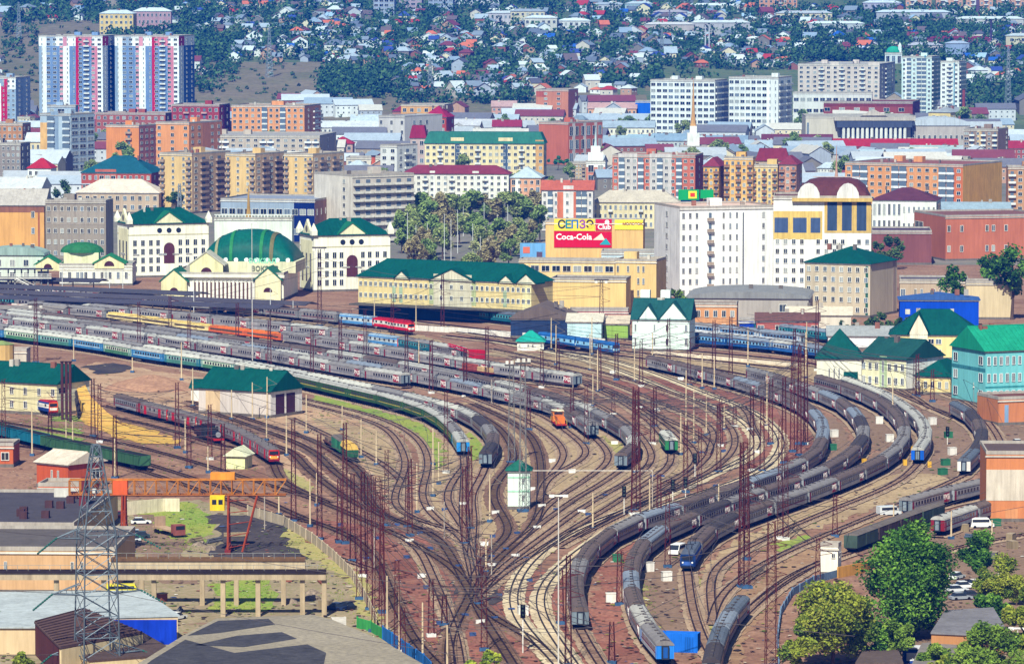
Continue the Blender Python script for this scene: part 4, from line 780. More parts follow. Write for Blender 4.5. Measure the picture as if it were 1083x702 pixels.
L_ = [('long dark red roofed row beyond the grey roofs', 880, 1013, 166, 150, '#8f3430', '#a82c30', 26), ('maroon roofed long hall left of the theatre', 806, 880, 163, 145, '#a89a94', '#6a3844', 22), ('dark red roofed hall behind the brown block', 1060, 1100, 170, 152, '#9a5048', '#98303a', 20), ('blue grey roofed row nearest the white slab', 828, 905, 175, 158, '#a8a4a0', '#8f9cac', 22), ('pale blue roofed row near the orange apartments', 900, 965, 178, 162, '#b8b4ac', '#a8b4bc', 22), ('greenish grey roofed long hall below red roofs', 958, 1022, 172, 157, '#b0a89c', '#9cacac', 20),
 ('turquoise walled low house with grey roof', 638, 665, 166, 146, '#a8ccc8', '#94a4b0', 14), ('pale turquoise house with blue grey roof near spire', 664, 690, 166, 145, '#b4d0cc', '#8fa4b4', 14), ('blue grey tin roofed house behind the spire', 690, 735, 162, 144, '#b4b8b8', '#8498ac', 18), ('slate tin roofed row right of the spire', 742, 790, 163, 146, '#b8b0a8', '#7f90a4', 18), ('pale tin roofed house under white slab', 788, 826, 166, 151, '#c0b8ac', '#a0acb8', 16),
 ('white long building with regular windows, below blue box', 635, 692, 150, 130, '#dcd4c0', '#9aa4b0', 14), ('grey tin roofed long shed behind white building', 610, 690, 138, 122, '#c4beb4', '#a4acb8', 18), ('peach long building beside the bright blue box', 622, 673, 128, 110, '#d49c78', '#b8908a', 14), ('white low garage row at the foot of the hill', 337, 402, 148, 130, '#dedad4', '#c4c4c8', 14), ('small white hall with flat windows near hill foot', 371, 402, 138, 123, '#c8ccd0', '#b4bcc4', 10), ('white walled depot left of dark red roof', 480, 524, 146, 128, '#cfc8c0', '#bcb8bc', 14), ('maroon roofed white house by the brick block', 521, 551, 150, 129, '#d0c4bc', '#8c3040', 14), ('peach hut with flat roof at the hill foot', 520, 546, 122, 108, '#c89484', '#b4908c', 10)]
for l, a, b_, yb, yt, c, rc_, D_ in L_:
    s = S(G(b_, yb)); n = int((b_-a)/4.5); B('low_building', l, BU, a, b_, b_, yb, yt+5, random.Random(a).choice((2, 4, 6)), c, ('gable', rc_, 4.2), 'w'*n, 2, D=D_)
B('blue_hall', 'bright blue metal box hall behind white building', BU, 672, 688, 688.5, 127, 108, 3, '#1f5cc0', ('flat', '#2a5cae'), '', 0, D=14, extra=False)
B('brick_block', 'red brick unfinished block at the foot of the hill', BU, 567, 601, 612, 128, 96, 16, '#bc7858', ('flat', '#9c6048'), '.w.w.', 6, '.w', 4, extra=False, bands=[(0, .0, .3, .8, 1.0, '#a85438')])
ab = B('brick_block', 'red brick building with arched windows in pale bays', BU, 570, 601, 638, 176, 131, 38, '#b8664a', ('flat', '#a8604c'), '.....', 5, 'aaaaaa', 3, bands=[(1, .12, .2, 0, 1, '#c8bcb8'), (1, .44, .52, 0, 1, '#c8bcb8'), (1, .76, .84, 0, 1, '#c8bcb8')])
def spire(o, x, y, z, hh, r, col): obj('spire', MB().loft([[(x+r*k*cos(t*pi/4), y+r*k*sin(t*pi/4), z+hh*q) for t in range(8)] for k, q in ((1, 0), (.8, .05), (.45, .3), (.06, 1))], M(col, .4)), o)
pv_ = B('pavilion', 'white columned pavilion carrying a tall golden spire', 'pavilion', 719, 748, 748, 178, 156, 0, '#dcd8d0', ('flat', '#b0b0b0'), 'aaaa', 1, D=14, extra=False)
Wd, Dp, h = DIMS[pv_.name]; obj('drum', MB().box((0, 0, h+4), (7, 7, 8), M('#e4e0d8')).box((0, 0, h+9), (4, 4, 6), M('#e4e0d8')), pv_); spire(pv_, 0, 0, h+12, 26, 2.0, '#c8965a')
for x in (-Wd/2+1, -Wd/6, Wd/6, Wd/2-1): obj('column', MB().tube((x, -Dp/2-1, 0), (x, -Dp/2-1, h), .6, M('#e8e4dc'), 8), pv_)
ct = B('church_tower', 'white tiered tower with red brick base', 'tower', 620, 640, 640, 196, 172, 0, '#c47c64', ('flat', '#c8c4c0'), 'aa', 2, D=9, extra=False, bands=[(0, 0, 1, .8, 1, '#e4e0d8')])
Wd, Dp, h = DIMS[ct.name]; obj('belfry', MB().box((0, 0, h+2.6), (Wd*.8, Dp*.8, 5), M('#e8e6e0')).box((0, 0, h+6.6), (Wd*.5, Dp*.5, 4), M('#e0dedc')), ct); spire(ct, 0, 0, h+8.5, 10, 1.0, '#b8c4c4')
# ---- far town, centre and left
B('green_roofed_complex', 'cream apartment complex with green mansard roofs and four towers', AB, 449, 575, 586, 190, 152, 6, '#d8c69a', ('mansard', '#2f6a58', 6), 'wwbwwWwwbwwwWwwbwww', 5, 'ww', 4, D=16, bands=[(0, .22, .33, 0, 1.16, '#dcc89c'), (0, .62, .74, 0, 1.16, '#dcc89c'), (0, .93, 1, 0, 1.1, '#c89a60'), (0, .255, .295, .2, 1, '#4a5c70'), (0, .66, .70, .2, 1, '#4a5c70')])
B('grey_house', 'pale grey four storey house with blind gable', BU, 400, 428, 467, 157, 124, 36, '#c4bcb8', ('flat', '#b4aeb0'), 'w.w.w', 3, '.www..', 3, extra=False)
B('yellow_block', 'yellow flat block behind dark red mansards', AB, 424, 470, 478, 138, 112, 10, '#d49c5c', ('flat', '#b4a08c'), 'wwwwww', 3, extra=False)
B('mansard_house', 'red brick house with dark red mansard roof', BU, 448, 472, 480, 152, 124, 16, '#a8442c', ('hip', '#98243c', 7), 'www', 3, '.w', 3)
B('mansard_house', 'small maroon topped building beside grey house', BU, 415, 432, 432, 132, 118, 4, '#a87060', ('hip', '#7c2c3c', 4), 'www', 1, D=12)
B('orange_block', 'wide orange nine storey block with loggias at hill foot', AB, 244, 322, 337, 152, 113, 14, '#d8935c', ('flat', '#b4967c'), 'wwwwwgwwgwww', 6, 'wb', 6)
B('long_block', 'long pale grey five storey block with white balconies', AB, 178, 338, 352, 176, 145, 8, '#b8a898', ('flat', '#a49c98'), 'wbbwwwbbwwwwbbwwwwbb', 5, 'w', 4, bc='#e8e8e6')
B('orange_house', 'plain orange block end with one brown balcony column', AB, 111, 147, 166, 176, 134, 26, '#d88848', ('flat', '#b0907c'), '...b.', 6, 'wwww', 6, bands=[(1, 0, 1, 0, 1, '#b0705a')], bc='#b89474')
B('orange_house', 'orange and brown block beside the plain orange end', AB, 164, 200, 231, 178, 131, 26, '#d89058', ('flat', '#b0907c'), 'w.w.w', 6, 'ww.ww', 6, bands=[(1, .4, 1, 0, 1, '#c07c50')])
B('brick_house', 'long red brick block below the striped towers', AB, 100, 175, 184, 150, 121, 12, '#9c5648', ('flat', '#9c5c50'), 'wwwwwwwwwww', 4, 'ww', 4)
B('brick_house', 'dark red brick block right of the striped towers', AB, 181, 232, 241, 152, 112, 12, '#983c38', ('flat', '#8c4c48'), 'wwbwwbww', 5, 'ww', 5, bc='#c49088')
B('glass_office', 'pale blue glazed stepped office beside orange block', OB, 41, 75, 97, 182, 122, 30, '#a8b4c0', ('flat', '#98a4b0'), '.g.g', 8, 'WWW', 8, bands=[(0, 0, .35, 0, .86, '#d8a868'), (0, .35, .6, .1, 1.06, '#8898ac')], bc='#c8ccd0')
B('glass_office', 'grey office top with white roof house behind pale glass office', OB, 50, 80, 80, 150, 113, 4, '#9cacc0', ('flat', '#d0d0d4'), 'wWw', 6, D=12)
B('grey_block', 'grey brick block with white windows at picture edge', AB, -20, 22, 29, 196, 153, 12, '#8c8078', ('flat', '#847c78'), 'wwwwwwww', 6, 'ww', 6)
B('brown_block', 'brown topped block behind the grey brick block', AB, -20, 24, 30, 172, 132, 12, '#b07c50', ('flat', '#9c7c68'), 'wwwwwwww', 5, 'ww', 5)
B('cream_house', 'cream house with pale roof between grey block and offices', 'house', 27, 43, 43, 180, 150, 6, '#d8c49c', ('gable', '#c4c8cc', 5), 'www', 3, D=14)
B('white_house', 'white five window house under a red hip roof', 'house', 29, 54, 58, 206, 178, 10, '#dcdcd8', ('hip', '#a8282c', 5), 'wwww', 3, 'w', 3)
B('brick_mansion', 'red brick mansion under dark teal roofs with gabled bay', 'mansion', 85, 160, 170, 212, 183, 10, '#a8503c', ('hip', '#1f5460', 8), 'wwwWWWwwwwww', 3, 'ww', 3, bands=[(0, .2, .5, .5, 1.12, '#b4644c')])
B('hip_roofed_house', 'beige long house with pale pink hip roof', BU, 80, 168, 174, 226, 204, 6, '#b8a088', ('hip', '#d0c0b0', 6), 'wwwwwwwwwww', 2, '', 0, D=20)
for i, (a, m, c, l) in enumerate(((168, 203, 240, 'yellow and brown nine storey block nearest the teal roofed mansion'), (238, 270, 301, 'middle yellow brown nine storey block behind the golden spire'), (300, 331, 362, 'yellow brown nine storey block nearest the concrete slab'))):
    B('apartment_block', l, AB, a, m, c, 226, 164+i*.3, 28, '#d2b078', ('flat', '#b09c84'), 'b.w.wb', 9, 'wbwbw', 9, bands=[(1, 0, 1, 0, 1, '#c8a888')], bc='#a88c78', group='yellow brown nine storey blocks')
B('concrete_slab_block', 'concrete nine storey slab with balconies and blind end wall', AB, 330, 373, 437, 258, 187, -34, '#c4b8ac', ('flat', '#9c9084'), 'bbbbbb', 8, '.....w.', 8, bc='#d4ccc0', bands=[(3, 0, 1, 0, 1, '#d2c8bc')])
B('navy_glass_hall', 'flat roofed hall with navy panel and brick end', BU, 232, 333, 356, 258, 213, 14, '#8f9cac', ('flat', '#8a90a0'), 'WWWWWWWWWWWW', 2, 'nnnnnn', 2, bands=[(0, .78, 1, 0, 1, '#14245c'), (1, 0, 1, 0, 1, '#96705f')], extra=False)
B('white_block', 'white four storey corner house with balconies, near brick chimney', AB, 402, 420, 441, 196, 155, 34, '#d0ccc8', ('flat', '#b4b0b0'), 'ww', 5, 'wbw', 5)
B('low_building', 'maroon roofed low house left of white corner house', 'house', 350, 373, 373, 170, 152, 4, '#b89488', ('hip', '#9c2c38', 4), 'www', 2, D=12)
B('maroon_tower', 'maroon tall mansard house right of white corner house', 'house', 434, 450, 450, 176, 146, 4, '#b8a098', ('mansard', '#8c2438', 7), 'ww', 3, D=12)
B('long_house', 'long pale house with maroon roof and dormers behind the park', BU, 425, 538, 545, 212, 184, 6, '#d8d0c4', ('hip', '#7c3440', 4), 'wwwbwwwbwwwwbwww', 4, D=14, bands=[(0, .26, .31, 0, 1.1, '#dcd8d0'), (0, .66, .72, 0, 1.1, '#dcd8d0'), (0, .72, 1, 0, 1, '#e0dcd0')])
B('low_building', 'pale low building with flat roofs left of the park', BU, 366, 430, 430, 190, 168, 4, '#cfc4b4', ('flat', '#b8b0a8'), 'wwwwwwww', 3, D=18, extra=False)
B('peach_house', 'peach house with white trim beside the park trees', 'house', 540, 572, 576, 214, 188, 6, '#d09a78', ('hip', '#b0bcc4', 5), 'awwwa', 3, 'w', 2, bands=[(0, .15, .3, 0, 1, '#e4dcd0')])
B('orange_office', 'plain orange office with grey roof at picture edge', OB, -20, 47, 47, 272, 217, 3, '#d29c58', ('gable', '#b0a8a0', 6), '...........W..', 3, D=20, bands=[(0, 0, 1, .86, 1, '#8c5c44'), (0, .9, .93, 0, .86, '#a4623c')])
B('columned_hall', 'white columned hall with pale roof behind orange office', BU, -20, 43, 50, 234, 200, 6, '#cfc8bc', ('gable', '#c4c4c4', 5), 't.t.t.t.t.t.t.t', 1, D=24)
B('grey_office', 'grey five storey office with tall upper windows', OB, 47.5, 112, 117, 276, 214, 8, '#8f8478', ('flat', '#7c746e'), 'wwwwwwwww', 5, '', 0, hf=.45, bands=[(0, .1, .98, .62, .86, '#9c9084'), (1, 0, 1, 0, 1, '#a09484')])
# ---- station
def gable_front(o, x, y, z0, w_, hh, rise, col, win_=True, roofc='#1f6a4c', depth=6):
    b = MB().box((x, y, z0+hh/2), (w_, .6, hh), M(col)); b.loft([[(x-w_/2, y+d, z0+hh), (x+w_/2, y+d, z0+hh), (x, y+d, z0+hh+rise)] for d in (-.3, .3)], M(col)); p = obj('gable_wall', b, o)
    b = MB()
    for s in (-1, 1): b.loft([[(x+s*(w_/2+.8), y+d, z0+hh-.7), (x, y+d, z0+hh+rise), (x, y+d, z0+hh+rise+.5), (x+s*(w_/2+.8), y+d, z0+hh-.2)] for d in (-.6, depth)], M(roofc))
    obj('gable_roof', b, o)
    if win_:
        r = w_*.17; n = 10; q = MB().loft([[(x, y-.35+d, z0+hh*.42)]*1+[(x+r*cos(pi*j/n), y-.35+d, z0+hh*.42+r*sin(pi*j/n)) for j in range(n+1)] for d in (0, -.1)], M('#4a2a2a', .3)); obj('arched_window', q, o)
    return p
CRM = '#ece8d6'
def sta_tower(label, a, m, c, yb, yt):
    o = B('station_tower', label, 'railway station', a, m, c, yb, yt, -20, CRM, ('hip', '#0b4a42', 5.5), 'w.aww.', 1, 't', 1, D=17, z0=9, z1=12, bands=[(0, 0, 1, .78, .8, '#c4bc98'), (3, 0, 1, .78, .8, '#c4bc98'), (0, 0, 1, .95, 1.0, '#e8e4cc'), (3, .1, .9, .02, .9, '#e8e0b8')])
    Wd, Dp, h = DIMS[o.name]; cnt = [0]
    for z in (.16, .32, .48, .64): 
        for k in (.07, .17, .27, .36, .64, .73, .83, .93): obj('window', win_mesh(1.6, 2.4, '#e8e8dc', 0), o, (-Wd/2+Wd*k, -Dp/2, h*z))
    for k in (.22, .5, .78): obj('tall_window', MB().box((-Wd/2-.04, Dp/2-Dp*k, h*.42), (.12, 1.7, h*.5), GLASS[0]), o)
    for k in (.38, .5, .62): obj('round_window', MB().tube((-Wd/2+Wd*k, -Dp/2+.05, h*.87), (-Wd/2+Wd*k, -Dp/2-.1, h*.87), 1.0, GLASS[0], 10), o)
    q = MB().box((0, -Dp/2-.06, h*.4), (4.2, .16, h*.28), M('#5a3230', .3)); q.loft([[(2.1*cos(pi*j/8), -Dp/2-.14+d, h*.54+2.1*sin(pi*j/8)) for j in range(9)] for d in (0, .16)], M('#5a3230', .3)); obj('arched_window', q, o)
    gable_front(o, 0, -Dp/2, h, Wd*.34, .6, 3.6, '#e0dab4', False)
    b = MB().loft([[(-Wd/2+d, -Dp*.32, h), (-Wd/2+d, Dp*.32, h), (-Wd/2+d, 0, h+5.5)] for d in (0, .8)], M('#e0dab4')); obj('gable_wall', b, o)
    obj('clock', MB().tube((-Wd/2+.1, 0, h+2), (-Wd/2-.12, 0, h+2), 1.2, M('#6a6458'), 12), o)
    for x, y in ((-Wd/2, -Dp/2), (-Wd/2, Dp/2), (Wd/2, -Dp/2)): obj('finial', MB().loft([[(x+r*p_, y+r*q_, z) for p_, q_ in ((-1, -1), (1, -1), (1, 1), (-1, 1))] for r, z in ((1.1, h), (1.1, h+1.6), (.1, h+4.4))], M('#e4e0cc')), o)
    return o
sta_tower('cream station tower block with clock gable, beside grey office', 117.5, 137, 219, 294, 237)
sta_tower('cream station tower block with clock gable, beside yellow annex', 307, 332, 412, 309, 249)
st = B('station_hall', 'railway station hall with huge green barrel dome and gabled fronts', 'railway station', 178, 300, 306, 318, 291, 6, CRM, ('flat', '#a8a08c'), '', 0, '', 0, D=34, extra=False)
Wd, Dp, h = DIMS[st.name]; s = Wd/122.0
n = 14; R_ = 50*s
YA, YB = -Dp/2+12, Dp/2+6; ym, yd = (YA+YB)/2, (YB-YA)/2
def dz(u, v): return h+4+10.8*max(0, 1-abs(u)**2.3)**.62*max(0, 1-abs(v)**3.2)**.5
b = MB(); us = [math.sin((k/20-1)*pi/2) for k in range(41)]; vs_l = [math.sin((k/8-1)*pi/2) for k in range(17)]
b.loft([[(16*s+u*R_, ym+v*yd, dz(u, v)) for v in vs_l] for u in us], M('#125a4c', .45, .2, .1), closed=False); obj('dome', b, st, smooth=True)
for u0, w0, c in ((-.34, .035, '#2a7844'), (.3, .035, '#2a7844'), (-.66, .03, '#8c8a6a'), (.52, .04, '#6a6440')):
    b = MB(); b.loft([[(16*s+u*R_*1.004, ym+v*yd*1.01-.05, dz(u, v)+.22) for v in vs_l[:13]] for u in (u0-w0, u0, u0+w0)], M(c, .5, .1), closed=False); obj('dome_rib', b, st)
obj('drum_wall', MB().box((16*s, -2+8, h+2), (2*R_+2, Dp-10, 4), M('#d8d2b0')), st)
for k in range(9): obj('lunette', MB().tube((16*s-R_+(k+.5)*R_/4.5, -Dp/2+11.5, h+4.6), (16*s-R_+(k+.5)*R_/4.5, -Dp/2+12.1, h+4.6), .8, M('#e8f0ec'), 8), st)
gable_front(st, -Wd/2+38*s, -Dp/2+4, h-2, 44*s*.8, 5.5, 4.2, '#dcd4a4', True, '#b8b4a4', 8)
gable_front(st, -Wd/2+6*s, -Dp/2-1.2, 0, 34*s*.8, 7, 3.8, '#dcd4a4', True, '#2a6a50', 14)
gable_front(st, Wd/2-16*s, -Dp/2-1.2, 0, 34*s*.8, 7.6, 4, '#e0d8b0', True, '#2a6a50', 14)
obj('cornice', MB().box((0, -Dp/2-.7, h-.5), (Wd+1, 1.4, .8), M('#e8e2cc')), st)
for k in range(17): 
    x = -Wd/2+26*s+k*4.3*s
    obj('column', MB().box((x, -Dp/2-.6, h*.38), (.8, .8, h*.76), M('#e0dcd0')), st)
    obj('glazed_bay', MB().box((x+2.1*s, -Dp/2-.05, h*.38), (2.6*s, .2, h*.66), M('#6a4c3c', .3)), st)
obj('roof_lettering', text_mesh('ВОКЗАЛ', 2.4, M('#7fc8a8', .5, 0), .15, True), st, (Wd/2-26*s, -Dp/2+8, h+4.4))
sp = B('spire_block', 'white balustraded block carrying a tall golden spire', BU, 227, 309, 309, 268, 232, 0, '#d8dcd0', ('flat', '#5c7c6c'), 't.t.t.t.t.t.t.t.t.t', 1, D=16, extra=False, z0=14)
Wd, Dp, h = DIMS[sp.name]; b = MB().box((0, -Dp/2+.3, h+1.9), (Wd, .2, .3), M('#e0e4dc'))
for k in range(24): b.box((-Wd/2+(k+.5)*Wd/24, -Dp/2+.3, h+1.2), (.35, .3, 1.6), M('#e0e4dc'))
obj('balustrade', b, sp); spire(sp, -Wd/2+Wd*.43, -2, h, 14, 1.5, '#b08a48')
pvl = B('station_pavilion', 'white station pavilion with small green dome', 'pavilion', 63, 140, 140, 302, 281, 0, '#dcdacc', ('flat', '#8c9488'), 'W.W.WWW.W.WWW.W.W.', 1, D=18, extra=False, bands=[(0, 0, 1, .75, .8, '#b8b0a0')])
Wd, Dp, h = DIMS[pvl.name]; obj('drum_wall', MB().box((-6, 2, h+2.2), (13, 9, 4.4), M('#dcd6ae')), pvl)
b = MB(); b.loft([[(-6+8.2*cos(a)*cos(2*pi*j/12), 2+6*cos(a)*sin(2*pi*j/12), h+4.4+3.8*sin(a)) for j in range(12)] for a in [k*pi/12 for k in range(6)]], M('#2c6a3c', .5)); obj('dome', b, pvl)
gable_front(pvl, 5, -Dp/2, h-1, 11, 2.2, 2.6, '#dcd4a4', True, '#2a7a4c', 10); gable_front(pvl, -18, -Dp/2+2, h-2, 9, 2.6, 2.6, '#dcd4a4', True, '#2a7a4c', 10)
# annex
an = B('station_annex', 'long yellow annex with dark green hip roof and grey bay', BU, 375.5, 562, 566, 344, 299, 31, '#d2bd86', ('hip', '#0b4a42', 5.6), '', 0, '', 0, D=14, extra=False, bands=[(0, .44, .66, .35, 1.12, '#c4bca4'), (0, .415, .44, .4, 1, '#a4ac7c'), (0, .66, .685, .4, 1, '#a4ac7c'), (0, .2, .22, .4, .8, '#9cac8c'), (0, .24, .26, .4, .8, '#9cac8c'), (0, .84, .86, .4, .8, '#9cac8c'), (0, .95, 1, 0, 1.1, '#d8cc98')])
Wd, Dp, h = DIMS[an.name]
for r in (.55, .82):
    for k in range(34):
        if not 15 <= k <= 21 or k in (16, 18, 20): obj('window', win_mesh(1.2, 1.6, '#e8e8e0', 0), an, (-Wd/2+(k+.5)*Wd/34, -Dp/2-.07, h*r))
obj('platform_canopy', MB().box((0, -Dp/2-3, h*.34), (Wd*1.0, 6, .5), M('#5a564e')), an); obj('arcade', MB().box((0, -Dp/2-.4, h*.17), (Wd*.98, .8, h*.3), M('#23405c')), an)
for k, t_ in ((.26, 1.9), (.55, 3.2), (.86, 1.9), (.975, 2.6)): gable_front(an, -Wd/2+k*Wd, -Dp/2-.25, h-.4, t_*(2.6 if t_ < 3 else 5.2), .6, t_, '#cfc8b0', False, '#0b4a42', 5)
# ---- middle town behind the yard
B('flat_roofed_office', 'beige flat roofed office with white windows behind the annex', OB, 549, 650, 654, 318, 277, 10, '#d8bc84', ('flat', '#4c4644'), 'WWWWWWWWW', 3, '', 0, extra=False)
B('yellow_hall', 'windowless yellow brick hall beside the green annex roof', BU, 583, 662, 664, 336, 297, 8, '#d8b878', ('flat', '#5c5450'), '', 0, '', 0, D=14, extra=False)
B('yellow_house', 'yellow four storey house with dark windows left of white block', AB, 651, 694, 706, 332, 277, 14, '#d4b478', ('flat', '#b4a48c'), 'w.w.ww..', 4, '.', 0)
wb = B('white_block', 'tall white nine storey block with triangular balconies', AB, 694.5, 719, 819, 318, 221, -16, '#e6e4e2', ('flat', '#d8b8a8'), 'www.b.nnn...w.', 8, '..w..', 8, bc='#a89484', wf=.42, hf=.5, win='#d0ccc8', bands=[(3, 0, 1, 0, 1, '#dcd8d6'), (0, .67, .685, 0, .95, '#6a6a6c')])
Wd, Dp, h = DIMS[wb.name]; obj('roof_railing', MB().path([(-Wd/2+.4, -Dp/2+.4, h+1.8), (Wd/2-.4, -Dp/2+.4, h+1.8)], .08, M('#b08068')), wb)
bb = B('billboard_building', 'yellow building carrying large painted advertising boards', BU, 577, 680, 684, 300, 236, 4, '#d8b070', ('flat', '#a09080'), '', 0, '', 0, D=16, extra=False)
Wd, Dp, h = DIMS[bb.name]; s = Wd/103.0; y = -Dp/2-.15; X = lambda px: -Wd/2+(px-577)*s
zb = lambda py: h-(py-236)/S(G(680, 300))
def board(name, x0, x1, y0, y1, col): return obj(name, MB().box(((X(x0)+X(x1))/2, y, (zb(y0)+zb(y1))/2), (X(x1)-X(x0), .2, zb(y0)-zb(y1)), M(col, .6, .04)), bb)
b1 = board('yellow_sign_board', 586, 629, 231.8, 244.5, '#e8c83c'); b2 = board('red_club_board', 630, 647, 232, 244, '#c01c3c'); b3 = board('red_drink_board', 586, 647, 245, 262, '#c4142c'); b4 = board('yellow_sign_board', 650, 680, 232.5, 243, '#f0d83c')
for t_, c, x in (('С', '#2a3a3c', 594), ('Е', '#1f7a88', 601), ('П', '#2a6aa8', 608), ('З', '#8a4a98', 616), ('Э', '#3a3034', 624)): obj('sign_letter', text_mesh(t_, 4.2, M(c, .6, 0), .05, True), b1, (X(x), y-.16, zb(238)))
obj('sign_lettering', text_mesh('Club', 2.6, WHT, .05, True), b2, (X(639), y-.16, zb(240.4))); obj('sign_emblem', MB().loft([[(X(642)+.9*cos(t*pi/3), y-.12+d, zb(235)+.9*sin(t*pi/3)) for t in range(6)] for d in (0, -.05)], WHT), b2)
obj('sign_lettering', text_mesh('Coca-Cola', 3.1, WHT, .05, True), b3, (X(607), y-.16, zb(251))); obj('sign_lettering', text_mesh('МОЛОТОК', 1.45, M('#8a3a20', .6, 0), .05, True), b4, (X(669), y-.16, zb(237)))
obj('sign_picture', MB().loft([[(X(627), y-.11+d, zb(254)), (X(636), y-.11+d, zb(247)), (X(640), y-.11+d, zb(254))] for d in (0, -.05)], M('#e4ccb8', .6, 0)).loft([[(X(634), y-.18+d, zb(259)), (X(646), y-.18+d, zb(259)), (X(641), y-.18+d, zb(252))] for d in (0, -.05)], M('#2f94a0', .6, 0)), b3)
mu = B('mural_wall', 'light blue painted wall with orange and dark figures', 'wall', 550, 580, 580, 290, 258, 0, '#6fa4d4', None, '', 0, D=6); Wd, Dp, h = DIMS[mu.name]
obj('painted_figure', MB().box((-3, -Dp/2-.05, h*.8), (2.6, .12, 2.4), M('#c86a4c', .7, 0)).box((2, -Dp/2-.05, h*.62), (2.2, .12, 2.8), M('#5a4a5c', .7, 0)).box((5, -Dp/2-.05, h*.86), (1.4, .12, 1.0), M('#d89a5c', .7, 0)), mu)
B('greenish_hall', 'low hall with pale grey roof and bluish windows', BU, 636, 696, 696, 308, 268, 3, '#b8c8d0', ('flat', '#8c9094'), 'WWWWWWWWW', 3, D=14, extra=False)
B('brick_white_block', 'white five storey house with two brick strips', AB, 573, 627, 630, 246, 201, 4, '#d4ccc8', ('gable', '#b05c48', 4), 'wgw.w.ggw', 5, '', 0, D=14, bands=[(0, .3, .42, 0, .95, '#c8704c'), (0, .62, .74, 0, .95, '#c8704c'), (0, .42, .62, .9, 1.1, '#d4ccc8')])
B('cream_long_block', 'long cream house with pale pitched roof under the brick apartments', AB, 627, 718, 720, 244, 214, 4, '#d4c49c', ('hip', '#b8ac9c', 5), 'wwwbwwwwwbwwwwbww', 3, D=14)
B('brick_grey_block', 'brick apartment block with grey bays and white glazed loggias', AB, 648, 735, 746, 226, 166, 10, '#bc6a50', ('flat', '#a8746a'), 'wgwwgwwgwwgww', 8, 'w', 7, bands=[(0, .07, .3, 0, 1.05, '#c0b8b4'), (0, .45, .72, 0, 1.05, '#c0b8b4'), (1, 0, 1, 0, 1, '#a4584c')], bc='#dcdcdc')
gs = empty('roof_billboard', G(735, 280), label='bright green rooftop billboard with yellow and red emblem', cat='billboard'); z = GH(735, 280, 214)[1]; s_ = 1/S(G(735, 280))
gs.rotation_euler = (0, 0, radians(8)); obj('sign_board', MB().box((-7*s_, 0, z+8*s_), (22*s_, .6, 11*s_), M('#1f9a54', .5, .05)).box((13*s_, 1, z+8.5*s_), (14*s_, .6, 9*s_), M('#1f9a54', .5, .05)), gs)
obj('sign_emblem', MB().box((-3*s_, -.4, z+8*s_), (9*s_, .1, 8*s_), M('#d8d83c', .6, 0)).box((-3*s_, -.5, z+8*s_), (5*s_, .1, 4*s_), M('#d83c28', .6, 0), 0), gs); obj('support_frame', MB().box((-5*s_, .4, z+.5*s_), (20*s_, 1.2, 5*s_), M('#243a5c')).box((-5*s_, .4, z/2-1), (3, 1, z-2), M('#50545c')), gs)
for i, (a, m, c, yt, col, l) in enumerate(((744, 760, 770, 176, '#d0a050', 'narrow yellow house with dark red roof beside brick block'), (766, 796, 800, 168, '#d8a860', 'orange house with stacked brown loggias'), (795, 822, 831, 176, '#d8b878', 'tall yellow block end left of the domed roof'), (824, 842, 850, 174, '#b88870', 'brick and white house behind the brown dome'))):
    B('apartment_block', l, AB, a, m, c, 232, yt, 14, col, ('hip', '#7c3440', 4) if i in (0, 3) else ('flat', '#a08c80'), 'bwbwb'[:max(3, int((m-a)/5))], 8, '.w', 7, bc='#9c6c50')
B('apartment_block', 'dark red roofed house tops between yellow blocks', AB, 800, 834, 836, 205, 170, 4, '#c8a070', ('mansard', '#7c2c34', 6), 'wwwww', 4, D=12)
dm = B('domed_office', 'white office with golden upper floors and brown dome roof', OB, 818, 921, 926, 324, 210, 4, '#dedcd8', ('flat', '#6a4a48'), 'wwww.wwww.ww', 7, '', 0, D=24, extra=False, z1=13.5, bands=[(0, 0, .5, .62, .88, '#d4b464'), (0, .52, 1, .68, 1.0, '#c8a860'), (0, .55, .65, .7, .97, '#3a4c68'), (0, .7, .8, .7, 1.02, '#3a4c68'), (0, .85, .95, .7, .97, '#3a4c68'), (0, .01, .15, .68, .82, '#46587a'), (0, .2, .34, .68, .82, '#46587a'), (0, .38, .48, .68, .82, '#46587a')])
Wd, Dp, h = DIMS[dm.name]; b = MB(); n = 10
b.loft([[(-Wd*.34+u*Wd*.83*1, -Dp/2*cos(pi*j/n)*1.0, h+.3+6.5*q_*sin(pi*j/n)**.8) for j in range(n+1)] for u, q_ in ((.1, .05), (.16, .6), (.25, .9), (.36, 1), (.74, 1), (.85, .9), (.94, .6), (1.0, .05))], M('#5c3434', .5)); obj('dome', b, dm)
for k in (.36, .76):
    obj('lunette', MB().loft([[(-Wd/2+k*Wd+4*cos(pi*j/8), -Dp/2-.5+d, h+5.2*sin(pi*j/8)) for j in range(9)] for d in (0, 4)], M('#d8d4d0')), dm)
obj('cornice', MB().box((Wd*.1, -Dp/2-.7, h-.5), (Wd*.82, 1.5, 1.2), M('#c8a860')), dm); spire(dm, Wd*.14, 0, h+6, 12, .8, '#b89080')
obj('roof_railing', MB().path([(-Wd*.1, -2, h+7), (Wd*.38, -2, h+7)], .15, M('#b8a4a0')), dm)
B('beige_office', 'beige brick five storey office with dark green hip roof', OB, 853, 920, 954, 336, 279, 26, '#c0b098', ('hip', '#0b4a42', 5), 'wwwwwwww', 5, '....n.', 0, bands=[(0, .93, .97, 0, .95, '#2f5c4c'), (1, .85, .95, 0, 1, '#a89484')], win='#ece8e0')
